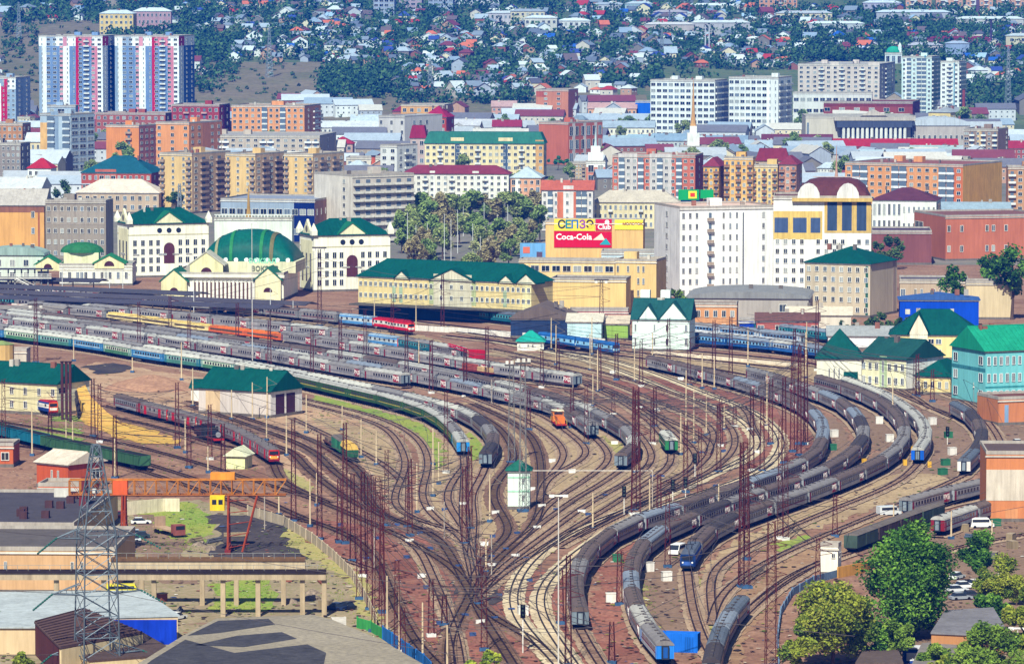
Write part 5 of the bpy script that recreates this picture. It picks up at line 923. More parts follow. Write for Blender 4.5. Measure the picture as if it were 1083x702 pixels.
B('orange_block', 'long orange nine storey block with white loggias', AB, 898, 1018, 1069, 226, 176, 28, '#d0905c', ('flat', '#8c5850'), 'wggwwwggwwwwggw', 6, '.....', 0, bands=[(0, .9, 1, 0, 1, '#c46c3c'), (1, 0, 1, 0, 1, '#e0a850')], bc='#dcdce0')
B('orange_block', 'orange block with loggias right of the blank yellow end', AB, 1066, 1100, 1100, 226, 178, 2, '#b88860', ('flat', '#9c6c60'), 'bwbw', 6, D=14)
B('classical_building', 'white arcaded building with maroon roof', BU, 923, 990, 1000, 250, 212, 10, '#dcdad4', ('hip', '#5c343c', 5), 'aaaaaawwwwwww', 2, 'a', 2)
B('white_long_hall', 'long white two storey hall with grey roof', BU, 997, 1068, 1071, 256, 222, 4, '#d8d6d2', ('gable', '#8fa0ac', 3), 'w'*14, 2, D=14)
B('brick_factory', 'red brick factory hall with few dark windows', 'factory', 975, 1000, 1110, 276, 230, -14, '#b4694c', ('flat', '#7c544c'), 'w.w...ww.w...w.w', 2, 'W..', 2, D=None, extra=False)
B('dark_roofed_hall', 'low hall with dark violet roof left of brick factory', BU, 922, 985, 985, 280, 246, 3, '#7c4c48', ('flat', '#4c3c4c'), '', 0, D=26, extra=False)
B('beige_hall', 'blank beige walled hall behind the green trees', BU, 1022, 1072, 1073, 338, 300, 4, '#c8b490', ('flat', '#7c6c5c'), '', 0, D=12, extra=False)
B('low_building', 'long low dark roofed building beside beige office', BU, 952, 1024, 1026, 322, 298, 4, '#b09c84', ('flat', '#5c545c'), 'W.ww.ww.w.w', 1, D=20, extra=False)
bh = B('blue_hall', 'bright blue corrugated metal hall', BU, 952, 1035, 1035, 348, 317, 3, '#1444b4', ('gable', '#3a5a94', 1.6), '', 0, D=14, ax='y')
B('hangar', 'wide grey hangar with low curved roof', 'hangar', 726, 855, 862, 344, 316, 6, '#a49c94', ('barrel', '#848484', 2.2), '....W....W..', 1, D=34, z0=3)
B('orange_house', 'orange two storey house before the grey hangar', BU, 725, 779, 783, 356, 323, 5, '#d09464', ('flat', '#6c4c40'), 'wwwwww', 2, '', 0, D=12, extra=False)
tq = B('turquoise_house', 'pale turquoise white house with dark green gabled roofs', 'house', 669, 729, 731, 372, 338, 10, '#d4e4dc', ('gable', '#1f4f4c', 6), 'n..n.w..w', 2, '', 0, D=13)
Wd, Dp, h = DIMS[tq.name]; gable_front(tq, Wd*.22, -Dp/2-.2, h-.3, Wd*.46, .5, 5, '#d4e4dc', False, '#1f4f4c', 7); gable_front(tq, -Wd*.22, -Dp/2-.2, h-.3, Wd*.3, .5, 4, '#d4e4dc', False, '#1f4f4c', 7)
for k in (-.34, .02): obj('chimney', MB().box((Wd*k, 2, h+6), (3, 2.4, 5), M('#e0e8e4')), tq)
B('dark_roofed_hall', 'low hall with brown roof and dark blue doors', BU, 540, 602, 604, 358, 337, 6, '#2a3a58', ('gable', '#6a5c54', 4), '', 0, D=26, ax='y')
B('pale_shed', 'pale cyan metal shed between hall and turquoise house', SH, 600, 636, 637, 362, 340, 4, '#bcd8dc', ('gable', '#c8c0b0', 2), '', 0, D=14)
B('green_shed', 'lime green walled shed with pale roof', SH, 636, 664, 666, 360, 342, 4, '#8cac4c', ('gable', '#c4b4a0', 2), '', 0, D=14)
B('red_kiosk_row', 'low row with bright red panels behind cyan shed', BU, 602, 664, 664, 344, 330, 3, '#a82838', ('flat', '#5c3430'), '...W....', 1, D=10, extra=False)
B('brown_roofed_shed', 'long low shed with brown roof before the hangar', SH, 800, 866, 866, 358, 339, 3, '#a85c50', ('gable', '#6c4c44', 2), 'W.W.W.W', 1, D=12)
bx = B('blue_kiosk', 'small blue painted kiosk with red and white marks', 'kiosk', 782, 797, 797, 358, 340, 3, '#1c3c9c', ('flat', '#2c4c8c'), '', 0, D=6, extra=False)
B('white_hall', 'long white low hall with grey roof behind the green roofed house', BU, 876, 944, 946, 370, 355, 3, '#e0dcdc', ('gable', '#9a9c9c', 2.4), '.........WWW.', 1, D=16)
B('pale_low_hall', 'low pale roofed hall behind beige office foot', BU, 832, 900, 902, 350, 333, 4, '#cfc4b4', ('gable', '#d0c4b0', 2), '', 0, D=16)
gh = B('green_roofed_house', 'cream house with big dark green roof and white gable', 'house', 942, 1036, 1039, 381, 354, 6, '#dcca8c', ('hip', '#0b4a42', 7), 'www.WWW.....', 2, '', 0, D=18)
Wd, Dp, h = DIMS[gh.name]; gable_front(gh, -Wd*.18, -Dp/2-.3, 0, Wd*.2, h+.6, 5.5, '#e0d8c0', False, '#0b4a42', 8)
hp = B('hip_roofed_house', 'white house with steep dark green pyramid roof', 'house', 864, 911, 914, 411, 379, 5, '#dcd8c4', ('hip', '#0b4a42', 8), '..nnn....', 1, '', 0, D=13, hf=.4)
Wd, Dp, h = DIMS[hp.name]; b = MB().loft([[(Wd*.1, -Dp/2-.5, h*.3), (Wd*.42, -Dp/2-.5, h*.3), (Wd*.42, -Dp/2+3, h+3), (Wd*.1, -Dp/2+3, h+3)], [(Wd*.1, -Dp/2-.9, h*.28), (Wd*.42, -Dp/2-.9, h*.28), (Wd*.42, -Dp/2+2.6, h+3.2), (Wd*.1, -Dp/2+2.6, h+3.2)]], M('#0b4a42')); obj('lower_roof', b, hp)
ts = B('two_storey_house', 'cream and pale green two storey house with dark green roof', 'house', 913, 958, 1002, 414, 380, 40, '#dcd8b4', ('gable', '#1f4a44', 5), 'wwwtwww', 2, '', 0, bands=[(0, .42, .58, 0, 1.05, '#b4c89c'), (1, 0, 1, 0, 1, '#ecece4')], win='#f0f0ec', ax='x')
B('yellow_cottage', 'low yellow cottage with dark green hip roof', 'house', 969, 1005, 1032, 418, 398, 22, '#d4c088', ('hip', '#0b4a42', 4), 'wwwww', 1, '.a.', 1, win='#f0ece0')
B('teal_building', 'bright turquoise three storey building with green roof', OB, 1026, 1042, 1110, 430, 371, -22, '#6fb8bc', ('gable', '#1f8c6c', 6), 'wwwwwwwwww', 3, 'w..w', 3, bands=[(0, 0, 1, .33, .36, '#3a8890'), (3, 0, 1, .62, .68, '#3a7c88')], win='#e8f0f0', D=20)
B('brick_outhouse', 'orange brick outhouse with grey blue door', 'outbuilding', 1043, 1056, 1110, 450, 423, -18, '#c07a50', ('flat', '#6c4438'), '', 0, '', 0, D=14, extra=False, bands=[(0, .12, .2, 0, .8, '#7c98b8')])
B('brick_outhouse', 'small brick boiler house before turquoise building', 'outbuilding', 1030, 1063, 1066, 428, 408, 5, '#a8543c', ('flat', '#7c4c40'), '', 0, D=8, extra=False)
B('brick_white_building', 'brick block with broad white painted band', BU, 1043, 1110, 1110, 552, 481, 2, '#c07a4c', ('flat', '#5c4c48'), '', 0, D=22, extra=False, bands=[(0, 0, .97, .32, .78, '#c8bcac'), (0, .3, .5, .04, .2, '#c88a5c')])
cb = B('signal_cabin', 'small white signal cabin with one dark window', 'cabin', 868, 886, 890, 609, 579, 14, '#e2ded0', ('flat', '#c0b8ac'), '.w', 1, 'w', 1, D=4, extra=False, z0=3, hf=.5)
# ---- left of the yard
gd = B('depot_shed', 'long pale shed with dark green roof and two brown doors', SH, 207, 286, 317, 442, 414, 32, '#c8bcb4', ('gable', '#0b4a42', 5), '', 0, '', 0, bands=[(0, .1, .3, 0, 1, '#c8ac88'), (1, 0, 1, 0, 1, '#e0dcd8'), (1, .16, .44, 0, .86, '#4a2c30'), (1, .5, .78, 0, .86, '#4a2c30')], ax='x')
B('small_annex', 'small white annex with green roof at the pale shed end', SH, 202, 212, 214, 424, 410, 8, '#dcd8d0', ('gable', '#0b4a42', 2), '', 0, D=8)
dc = B('cream_depot', 'cream depot with green roof and tall white gable end', BU, -25, 60, 90, 440, 406, 30, '#cfc49a', ('gable', '#0b4a42', 4.6), 'w.w.w.w.w.w', 2, '.w', 2, bands=[(1, 0, 1, 0, 1, '#e4dcc0'), (1, .06, .3, .68, .86, '#2c2828')], ax='x')
hb = B('hut', 'tiny pale yellow hut on the grass beside the red electric train', 'hut', 239, 259, 265, 496, 482, 14, '#dcdca4', ('gable', '#d0d0b0', 2), '', 0, D=6, ax='y')
B('track_hut', 'small white hut with bright teal pyramid roof', 'hut', 547, 575, 576, 371, 361, 3, '#dcd8cc', ('hip', '#1f9484', 3), 'w.ww.w', 1, D=7)
tw = B('signal_tower', 'narrow white signal tower with dark green cap', 'signal tower', 537, 560, 561, 539, 497, 3, '#dceade', ('hip', '#1f5c4c', 2.2), '...w.', 2, D=5, extra=False, hf=.3, bands=[(0, 0, 1, .8, .84, '#a8dcbc'), (0, 0, 1, .45, .49, '#a8dcbc')])
bk = B('brick_workshop', 'orange brick workshop with pale lean roof', 'workshop', 36, 72, 107, 518, 491, 40, '#b4522c', ('gable', '#c8bcac', 2.4), '..nn.', 1, '.w', 1, D=None, ax='x')
B('brick_workshop', 'low orange brick wall building behind the black roof', 'workshop', 40, 96, 100, 540, 515, 6, '#b85428', ('flat', '#a49484'), '', 0, D=10, extra=False)
B('brick_workshop', 'orange brick building corner at the picture edge', 'workshop', -20, 14, 15, 494, 472, 3, '#b45c34', ('flat', '#6c5c54'), '.w', 1, D=10, extra=False)
wr = B('black_roofed_works', 'huge low works with black tarred roof', 'factory', -60, 78, 98, 588, 557, 4, '#c8a87c', ('flat', '#4a464c'), '', 0, D=60, extra=False)
Wd, Dp, h = DIMS[wr.name]
for k in range(9): obj('roof_vent', MB().box((Wd*RG.uniform(-.05, .45), Dp*RG.uniform(-.4, .35), h+1.0), (1.6, 1.6, 1.5), M('#4c3434')), wr)
obj('roof_duct', MB().box((Wd*.36, Dp*.1, h+3), (1.6, 1.2, 6), M('#6c2c2c')).box((Wd*.36, Dp*.1+3, h+3), (1.6, 1.2, 6), M('#6c2c2c')), wr); obj('white_hatch', MB().box((Wd*.2, Dp*.38, h+1), (9, 3, 1.8), M('#c4c0b8')), wr)
B('beige_warehouse', 'long beige orange warehouse wall below the black roof', 'warehouse', -60, 122, 126, 628, 583, 2, '#c09a72', ('flat', '#5c5654'), '..ww.ww......ww..w', 1, '', 0, D=34, extra=False, z0=3.2, wf=.3, hf=.35)
def slab(name, label, cat, pts, z, wall, top, hh=None, group=None, sub='roof'):
    P = [G(x, y, z) for x, y in pts]; o = sum(P, V())/len(P); o.z = 0; r = empty(name, o, label=label, cat=cat, group=group)
    q = [(p.x-o.x, p.y-o.y) for p in P]
    obj('wall', MB().prism(q, 0, z-.3, M(wall, .85, .1, .12)), r); c = V((sum(p[0] for p in q)/len(q), sum(p[1] for p in q)/len(q), 0))
    obj(sub, MB().prism([(p[0]*1.02, p[1]*1.02) for p in q], z-.3, z, top if not isinstance(top, str) else M(top, .75, .14, .2)), r); return r, q
r, q = slab('blue_shed', 'shed with pale blue grey roof and bright blue end wall', SH, [(-20, 626), (150, 624), (188, 650), (104, 652), (60, 662), (-20, 662)], 5, '#c8b08c', '#a8b0b4')
obj('end_wall', MB().box(((q[2][0]+q[3][0])/2, min(q[2][1], q[3][1])-.3, 2.3), (q[2][0]-q[3][0], .5, 4.4), M('#1638b0')), r)
r, q = slab('ribbed_roof_house', 'brown ribbed metal roofed house with beige front', BU, [(37, 657), (90, 643), (150, 668), (64, 684)], 6, '#5c3430', '#5a4640')
b = MB(); A_, B_, C_, D_ = [V((p[0], p[1], 6.1)) for p in q]
for k in range(13): t = k/12; b.tube(A_.lerp(D_, t), B_.lerp(C_, t), .12, M('#4c3a36'))
obj('roof_ribs', b, r); obj('roof_hatch', MB().box((0, 1, 6.7), (1.6, 1.8, 1.3), M('#5c4640')), r); dd = C_-D_; ct_ = (C_+D_)/2; obj('front_wall', MB().box((ct_.x, ct_.y-.2, 2.8), (dd.length, .4, 5.6), M('#d0bc94'), atan2(dd.y, dd.x)), r)
r, q = slab('ribbed_roof_house', 'low brown roofed annex with pale tin edge before the beige front', BU, [(76, 684), (150, 668), (188, 690), (95, 697)], 4, '#c8b48c', '#54453f')
r, q = slab('flat_roofed_hall', 'large hall with grey felt roof, painted with dark shadow stripes', 'warehouse', [(195, 672), (230, 654), (330, 650), (352, 656), (400, 676), (470, 716), (120, 716), (150, 700)], 6, '#b0a48c', mixmat('felt_roof', ['#92897a', '#82796a', '#a09684', '#6c665c'], (.05, .2, 1)))
def shadow_on(r, pts, z, col):
    o = r.location; b = MB().prism([(G(x, y, z).x-o.x, G(x, y, z).y-o.y) for x, y in pts], z+.005, z+.03, M(col, .85, .2, .3)); obj('roof_shadow', b, r)
for P in ([(198, 672), (231, 656), (284, 654), (291, 660), (232, 669)], [(205, 682), (250, 672), (298, 668), (314, 675), (258, 684)], [(160, 698), (196, 676), (248, 690), (325, 681), (345, 690), (340, 714), (140, 714)]): shadow_on(r, P, 6, '#47464a')  # shadows across the felt, laid on as dark sheets
r2, q = slab('white_parapet_shed', 'small white walled shed end beside the felt roofed hall', SH, [(350, 652), (366, 652), (366, 664), (356, 662)], 4, '#d8d0c8', '#c8c0b4')
r3, q = slab('grey_roofed_house', 'grey hip roofed brick house behind the bottom trees', 'house', [(985, 668), (1000, 645), (1050, 642), (1062, 662), (1030, 670)], 5, '#b07c50', '#77757a')
r4, q = slab('small_shed', 'small dark roofed shed cluster by the big tree', SH, [(905, 700), (915, 684), (948, 682), (955, 700)], 3, '#c8b498', '#5c504c')
r5, q = slab('small_shed', 'low flat garage roof between bottom trees', SH, [(960, 712), (975, 680), (1010, 676), (1020, 712)], 3, '#a8a090', '#7c7672')
bsn = empty('blue_kiosk', G(967, 700), label='small blue and white kiosk at the foot of the big tree', cat='kiosk'); obj('wall', MB().box((0, 0, 1.3), (4, 3, 2.6), M('#24489c')), bsn); obj('white_panel', MB().box((-.6, -1.52, 1.2), (1.8, .08, 1.4), M('#d8dce0')), bsn); obj('roof', MB().box((0, 0, 2.7), (4.6, 3.6, .2), M('#c8c8cc')), bsn)
# storage silo
si = empty('storage_silo', G(2, 404), label='tan round silo at the picture edge', cat='silo'); obj('tank', MB().tube((0, 0, 0), (0, 0, 11), 3.6, M('#c8a468'), 16), si); obj('roof_cone', MB().tube((0, 0, 11), (0, 0, 12), 3.7, M('#7c8c54'), 16, .5), si)
B('pale_block_wall', 'pale block walled shed beside the tan silo', SH, 8, 28, 29, 392, 372, 3, '#c0b4a4', ('flat', '#a05038'), '', 0, D=8, extra=False)
sd = empty('sand_heap', G(100, 440), label='long yellow sand slope running down from the depot opening', cat='heap'); A_ = G(78, 446)-G(100, 440); B_ = G(128, 458)-G(100, 440); T1 = V(((76-100)/S(G(76, 440)), 8, 7.4))
b = MB(); z_ = V((0, 0, 0)); hi = [V((-6.5, 6, 7.2)), V((-4.3, 6, 7.2))]; lo_ = [V((-2.0, -10, .3)), V((6.5, -16, .3))]; 
b.loft([[(-6.2, 12, 0), (-6.0, 12, 7.6), (-3.6, 12, 7.6), (-3.4, 12, 0)], [(-5, 2, 0), (-4.4, 2, 5.2), (-1.2, 2, 5.2), (.5, 2, 0)], [(-3, -10, 0), (-1.5, -10, 2.4), (4, -10, 2.2), (6, -10, 0)], [(0, -24, 0), (2, -24, .15), (8, -24, .15), (10, -24, 0)]], SAND); obj('slope', b, sd)
obj('retaining_board', MB().tube((-6.1, 11, 6.8), (-3.2, -9, 1.6), .4, M('#3a3434')).tube((-6.1, 11, 4.8), (-3.4, -9, .6), .4, M('#3a3434')), sd)
for i, x in enumerate((66, 70.5, 74.5)):
    p, h = GH(x, 444+i, 383); o = empty('flue_stack', p, label=['rusty flue stack leaning on the depot gable, leftmost of three', 'rusty flue stack, middle of three by the depot gable', 'rusty flue stack nearest the yellow sand slope'][i], cat='chimney', group='rusty flue stacks'); obj('stack', MB().tube((0, 0, 0), (0, 0, h), .38, M('#54302e'), 8), o); obj('cap', MB().tube((0, 0, h), (0, 0, h+.3), .55, M('#3c2a2a'), 8), o)
dh = empty('dirt_heap', G(160, 410), label='brown heap of excavated soil on the bare dirt', cat='heap'); b = MB(); n = 14
b.loft([[((14*k+RG.uniform(-.8, .8))*cos(2*pi*j/n), (16*k+RG.uniform(-1, 1))*sin(2*pi*j/n), z) for j in range(n)] for k, z in ((1, -.1), (.75, 1.2), (.4, 2.6), (.1, 3.6))], mixmat('soil', ['#a37c62', '#94705a', '#b48c70', '#7c5c4c'], (.1, .3, 1))); obj('soil', b, dh)

# five storey blocks that fill the town between the larger ones
rgb = random.Random(31); BL = []
for i in range(46):
    px = rgb.uniform(0, 1075); y = rgb.uniform(133, 196)
    if (30 < px < 240 and y < 150) or (680 < px < 850 and y < 150) or (795 < px < 1015 and y < 172) or (425 < px < 590 and y > 180) or any(abs(px-a)*.5+abs(y-b_)*2 < 22 for a, b_ in BL): continue
    BL.append((px, y)); wd = rgb.uniform(16, 34); k = rgb.choice((0, 0, 1, 2)); wn, wc = rgb.choice((('pale grey', '#b8b2aa'), ('cream', '#d0c098'), ('peach', '#cc9c78'), ('brick red', '#a86450'), ('white', '#d4d2cc'), ('tan', '#b09878')))
    rn, rc_ = rgb.choice((('flat grey', '#98928c'), ('slate', '#7c8894'), ('rust red', '#9c4a40'), ('silver', '#b0b8c0'))); n = int(wd/4)
    o = B('town_block', None, AB, px, px+wd*.8, px+wd, y, y-rgb.uniform(11, 19), rgb.uniform(10, 30), wc, ('flat', rc_) if rn == 'flat grey' else ('hip', rc_, 3), ''.join(rgb.choice('wwwb') for _ in range(n)), 4, 'ww', 4, bc=rgb.choice(('#d0ccc4', '#a08c7c', '#c4c8cc')), group='town blocks between the larger buildings')
    auto(o, f'mid height {wn} block with {rn} roof')
# ---------------------------------------------------------------- station canopies and footbridge
def canopy(label, a, b_, w_, hh, col, n=9, gp='platform roofs'):
    A_, E_ = G(*a), G(*b_); d = E_-A_; L = d.length; o = empty('platform_canopy', (A_+E_)/2, atan2(d.y, d.x), label=label, cat='platform roof', group=gp)
    obj('roof', MB().loft([[(x, -w_/2, hh), (x, 0, hh+.9), (x, w_/2, hh), (x, w_/2, hh-.3), (x, 0, hh+.55), (x, -w_/2, hh-.3)] for x in (-L/2, L/2)], M(col, .6, .12, .1)), o)
    for k in range(n): obj('post', MB().tube((-L/2+(k+.5)*L/n, 0, 0), (-L/2+(k+.5)*L/n, 0, hh+.4), .22, M('#8c8884'), 6).box((-L/2+(k+.5)*L/n, 0, hh-.5), (.25, w_*.8, .25), M('#8c8884')), o)
    return o
canopy('dark platform roof nearest the station colonnade', (-30, 317), (215, 327), 9, 5.2, '#4c4a52'); canopy('second dark platform roof from the station', (-30, 323), (330, 338), 9, 5.2, '#4e4a52', 12); canopy('dark blue grey platform roof closest to the stabled trains', (-30, 329), (300, 342), 9, 5.2, '#4a4854', 12); canopy('short dark roof by the footbridge stairs', (-20, 312), (110, 315), 9, 6, '#44424a', 6)
canopy('grey platform roof between two stabled trains', (-20, 339), (72, 341), 9, 4.6, '#8a827c', 6)
fb = empty('footbridge', G(30, 315), label='covered station footbridge with stairs at the picture edge', cat='footbridge'); s_ = 1/S(G(30, 315))
obj('deck', MB().box((-5*s_, 0, 7.2), (60*s_, 3, .6), M('#b4b0a8')), fb); obj('roof', MB().box((-5*s_, 0, 10.4), (62*s_, 3.6, .4), M('#3c3a44')), fb); obj('railing', MB().box((-5*s_, -1.5, 8.1), (60*s_, .12, .15), M('#e0dcd4')).box((-5*s_, -1.5, 8.7), (60*s_, .12, .15), M('#e0dcd4')), fb)
b = MB()
for k in range(14): b.box((-4+k*.9, -2.6, 6.8-k*.48), (1.0, 2.4, .3), M('#c4c0b8'))
obj('stairs', b, fb); obj('stair_stringer', MB().tube((-4, -3.9, 7.2), (8.5, -3.9, .5), .25, M('#dcd8d0')).tube((-4, -3.9, 8.3), (8.5, -3.9, 1.6), .1, M('#dcd8d0')), fb)
for k in range(-3, 4): obj('post', MB().tube((k*7*s_, 0, 0), (k*7*s_, 0, 10.4), .3, M('#8c8c8c'), 6), fb)
B('teal_canopy_hall', 'pale green roofed passage at the footbridge head', BU, -20, 46, 47, 300, 270, 3, '#c4ccc0', ('barrel', '#8fa49c', 3), 'W.W.W.W.W', 2, D=14)
# ---------------------------------------------------------------- masts, poles
RUST = M('#562723', .8, .2, 1); RUSTD = M('#4f2a2a', .8, .2, 1); CONC = M('#c9b494', .85, .1, .5); GALV = M('#8e959b', .5, .1, 1, .3); FOOT = M('#3c5c80', .8, .2, 1); FOOTW = M('#d4d4d0', .8, .1, 1)
LM_ = {}
def bent(b, pts, r, m): return b.loft([[(x, -r, z-r), (x, r, z-r), (x, r, z+r), (x, -r, z+r)] for x, z in pts], m)
def lattice_mesh(h, wb, wt, mat, br=.04, leg=.065, dep=.8):
    h = round(h/1.5)*1.5; k = (h, wb, wt, mat.name)
    if k in LM_: return LM_[k]
    b = MB(); P = lambda z: (wb+(wt-wb)*z/h)/2
    cs = ((-1, -1), (1, -1), (1, 1), (-1, 1))
    for x, y in cs: b.tube((x*P(0), y*P(0)*dep, 0), (x*P(h), y*P(h)*dep, h), leg, mat)
    n = max(4, int(h/1.8))
    for i in range(n):
        z0, z1 = h*i/n, h*(i+1)/n
        for j in range(4):
            a, c = cs[j], cs[(j+1) % 4]
            if (i+j) % 2: a, c = c, a
            b.tube((a[0]*P(z0), a[1]*P(z0)*dep, z0), (c[0]*P(z1), c[1]*P(z1)*dep, z1), br, mat, 3)
            if i % 2 == 0: b.tube((cs[j][0]*P(z0), cs[j][1]*P(z0)*dep, z0), (cs[(j+1) % 4][0]*P(z0), cs[(j+1) % 4][1]*P(z0)*dep, z0), br, mat, 3)
    LM_[k] = (b.mesh('lattice_shaft'), h); return LM_[k]
FT = {}
def foot_mesh(w_, m):
    if (w_, m.name) not in FT: FT[(w_, m.name)] = MB().prism([(-w_, -w_*.8), (w_, -w_*.8), (w_, w_*.8), (-w_, w_*.8)], -.2, .6, m).mesh('footing')
    return FT[(w_, m.name)]
MASTS = []
def lattice_mast(px, yb, yt, wd=1.1, mat=RUST, foot=True, arms=True, name='lattice_mast'):
    p, h = GH(px, yb, yt); me, h2 = lattice_mesh(h, wd, wd*.6, mat)
    o = empty(name, p, radians((px*7) % 40-20)); obj('lattice_shaft', me, o)
    if foot: obj('footing', foot_mesh(wd*.75, FOOTW if int(px) % 3 == 0 else FOOT), o)
    if arms and h2 > 8:
        if ('arm', h2) not in FT:
            b = MB(); bent(b, [(0, h2*.62), (2.8, h2*.62+.5), (0, h2*.62+1.4), (0, h2*.82), (2.8, h2*.82+.5), (0, h2*.82+1.4), (0, h2), (.8, h2+.05)], .05, RUST); FT[('arm', h2)] = b.mesh('bracket_arm')
        obj('bracket_arm', FT[('arm', h2)], o)
    tag(o, None, 'mast', 'rusty lattice overhead line masts'); auto(o, 'tall slim rusty lattice mast' if h2 > 14 else 'short rusty lattice mast'); MASTS.append((p, h2)); return o
for a in ((98.5, 462, 402), (105.5, 468, 408), (121.7, 506, 436), (187.5, 474, 407), (222, 486, 429), (200, 495, 452), (236, 501, 449), (53, 466, 436), (4, 470, 403), (310.5, 552, 446), (338, 571, 462), (365, 575, 448), (373, 594, 500), (359, 574, 505), (384, 610, 500), (391, 645, 505), (380, 634, 520), (409, 556, 479), (404, 648, 540), (433.6, 567, 487), (431, 558, 503), (471.7, 500, 415), (491, 576, 490), (497, 560, 470), (559, 455, 413), (605, 453, 411), (670.5, 541, 410), (673, 500, 412), (648.6, 439, 414), (692.5, 452, 412), (772.7, 413, 335), (678, 409, 357), (728.7, 408, 357), (725, 521, 443), (784, 621, 470), (790, 592, 500), (806, 499, 418), (777, 452, 430), (829, 490, 400), (845, 482, 368), (838, 478, 378), (852, 470, 372), (825, 570, 440), (831, 571, 470), (883, 568, 522), (865, 617, 566), (967.5, 419, 378), (970, 420, 376), (986, 425, 390), (864, 392, 318), (456, 673, 614), (512, 688, 596), (470, 662, 630), (426, 706, 640), (420, 690, 590), (506, 640, 570), (593, 660, 600), (601, 705, 590), (647, 702, 655), (655, 640, 580), (697, 560, 500), (706, 600, 520), (740, 530, 450), (760, 500, 430), (795, 498, 415), (815, 470, 400), (620, 470, 410), (573, 410, 372), (590, 408, 360), (634, 414, 366), (652, 402, 352), (840, 408, 345), (755, 392, 340), (707, 396, 338), (430, 410, 350), (456, 416, 360), (492, 420, 370), (515, 400, 345), (330, 405, 352), (285, 392, 340), (200, 378, 330), (147, 370, 318), (38, 390, 315), (180, 356, 312), (251, 366, 320), (386, 380, 326), (360, 396, 338), (415, 360, 310), (468, 348, 292), (690, 470, 420), (762, 472, 424)):
    lattice_mast(*a)
for a in ((784.5, 622, 468), (813, 706, 556), (845, 470, 366), (670, 545, 408), (397.5, 668, 503)): lattice_mast(a[0]+2.5, a[1], a[2], 2.0)
for px, yb, yt in ((541, 490, 386), (553, 541, 384)): 
    o = lattice_mast(px, yb, yt, 1.6, M('#7c7a78', .6, .2, 1), name='floodlight_mast'); h = GH(px, yb, yt)[1]
    obj('lamp_platform', MB().box((0, 0, h), (3.2, 2, .3), M('#5c5652')).box((-1.2, -.8, h+.7), (.7, .4, .8), M('#d8d4cc')).box((0, -.8, h+.7), (.7, .4, .8), M('#d8d4cc')).box((1.2, -.8, h+.7), (.7, .4, .8), M('#d8d4cc')), o)
    AUTO[-1] = (o, 'grey lattice floodlight mast with lamp platform'); o['category'] = 'floodlight mast'; o['group'] = 'yard floodlight masts'
for px, yb, yt in ((338, 345, 262), (38, 384, 322), (636, 360, 296)):
    o = lattice_mast(px, yb, yt, 1.4, RUSTD, name='floodlight_mast'); h = GH(px, yb, yt)[1]; obj('lamp_platform', MB().box((0, 0, h), (4.4, 2, .4), M('#4c4644')).box((-1.6, -.8, h-.6), (.9, .4, .8), M('#d8d4cc')).box((1.6, -.8, h-.6), (.9, .4, .8), M('#d8d4cc')), o)
    AUTO[-1] = (o, 'dark lattice floodlight mast with wide lamp platform'); o['category'] = 'floodlight mast'; o['group'] = 'yard floodlight masts'
PM = {}
def pole(px, yb, yt, arm=True, mat=None, r=.17, blue=True, desc='slim pale concrete pole'):
    p, h = GH(px, yb, yt); h = round(h*2)/2; mat = mat or CONC; k = (h, mat.name, r)
    if k not in PM: PM[k] = MB().tube((0, 0, 0), (0, 0, h), r*1.25, mat, 7, r*.8).mesh('pole_shaft')
    o = empty('overhead_line_pole', p, radians((px*13) % 60-30)); obj('pole_shaft', PM[k], o)
    if blue: obj('footing', foot_mesh(.55, FOOT), o)
    if arm:
        ka = ('parm', h)
        if ka not in PM: PM[ka] = bent(MB(), [(0, h*.78), (2.8, h*.84), (0, h*.97)], .04, M('#7c7468')).mesh('bracket_arm')
        obj('bracket_arm', PM[ka], o)
    tag(o, None, 'pole', 'pale overhead line poles'); auto(o, desc); return o
for a in ((409.5, 669, 608), (422.5, 690, 621), (447, 703, 637), (473, 706, 660), (514, 606, 569), (518, 552, 502), (441, 542, 490), (671, 404, 365), (742.6, 411, 374), (755.4, 412, 379), (725.5, 452, 391), (733.7, 469, 411), (747, 461, 416), (811, 451, 394), (766, 455, 428), (720, 481, 437), (34, 482, 431), (70, 475, 444), (77, 476, 444), (121.5, 506, 463), (204, 430, 390), (196, 479, 443), (245, 444, 413), (267, 444, 404), (282.6, 442, 398), (282, 466, 436), (220, 500, 472), (303, 482, 440), (324, 458, 418), (362, 455, 428), (382, 484, 444), (398, 492, 456), (458, 525, 478), (464, 512, 466), (458, 492, 452), (335, 535, 500), (328, 557, 505), (295, 545, 520), (626, 375, 336), (624, 392, 352), (632, 415, 370), (443, 400, 360), (78, 382, 360), (140, 394, 378), (192, 402, 362), (588, 386, 344), (583, 370, 336), (791, 388, 345), (853, 386, 340), (690, 383, 352), (600, 352, 324), (440, 348, 316), (396, 346, 316), (687, 560, 506), (627, 560, 520), (627, 430, 396), (944, 446, 400), (852, 400, 352), (1006, 570, 540), (945, 565, 533), (760, 552, 510), (1049, 572, 550)): pole(*a)
for a in ((590.6, 706, 524, 'very tall white light mast rising before the throat'), (267, 388, 236, 'very tall white light mast by the green shed'), (1076, 712, 664, 'white street lamp with twin heads in the bottom corner')):
    p, h = GH(*a[:3]); o = empty('light_mast', p, label=a[3], cat='light mast'); obj('pole_shaft', MB().tube((0, 0, 0), (0, 0, h), .15, M('#bcb8b2', .5, 0), 8, .09), o); obj('lamp_bracket', MB().box((0, 0, h), (2.6, .5, .25), M('#d8d8d4')), o)
    for s in (-1.2, 1.2): obj('lamp_head', MB().box((s, -.4, h), (.9, 1.0, .4), M('#e4e2dc')), o)
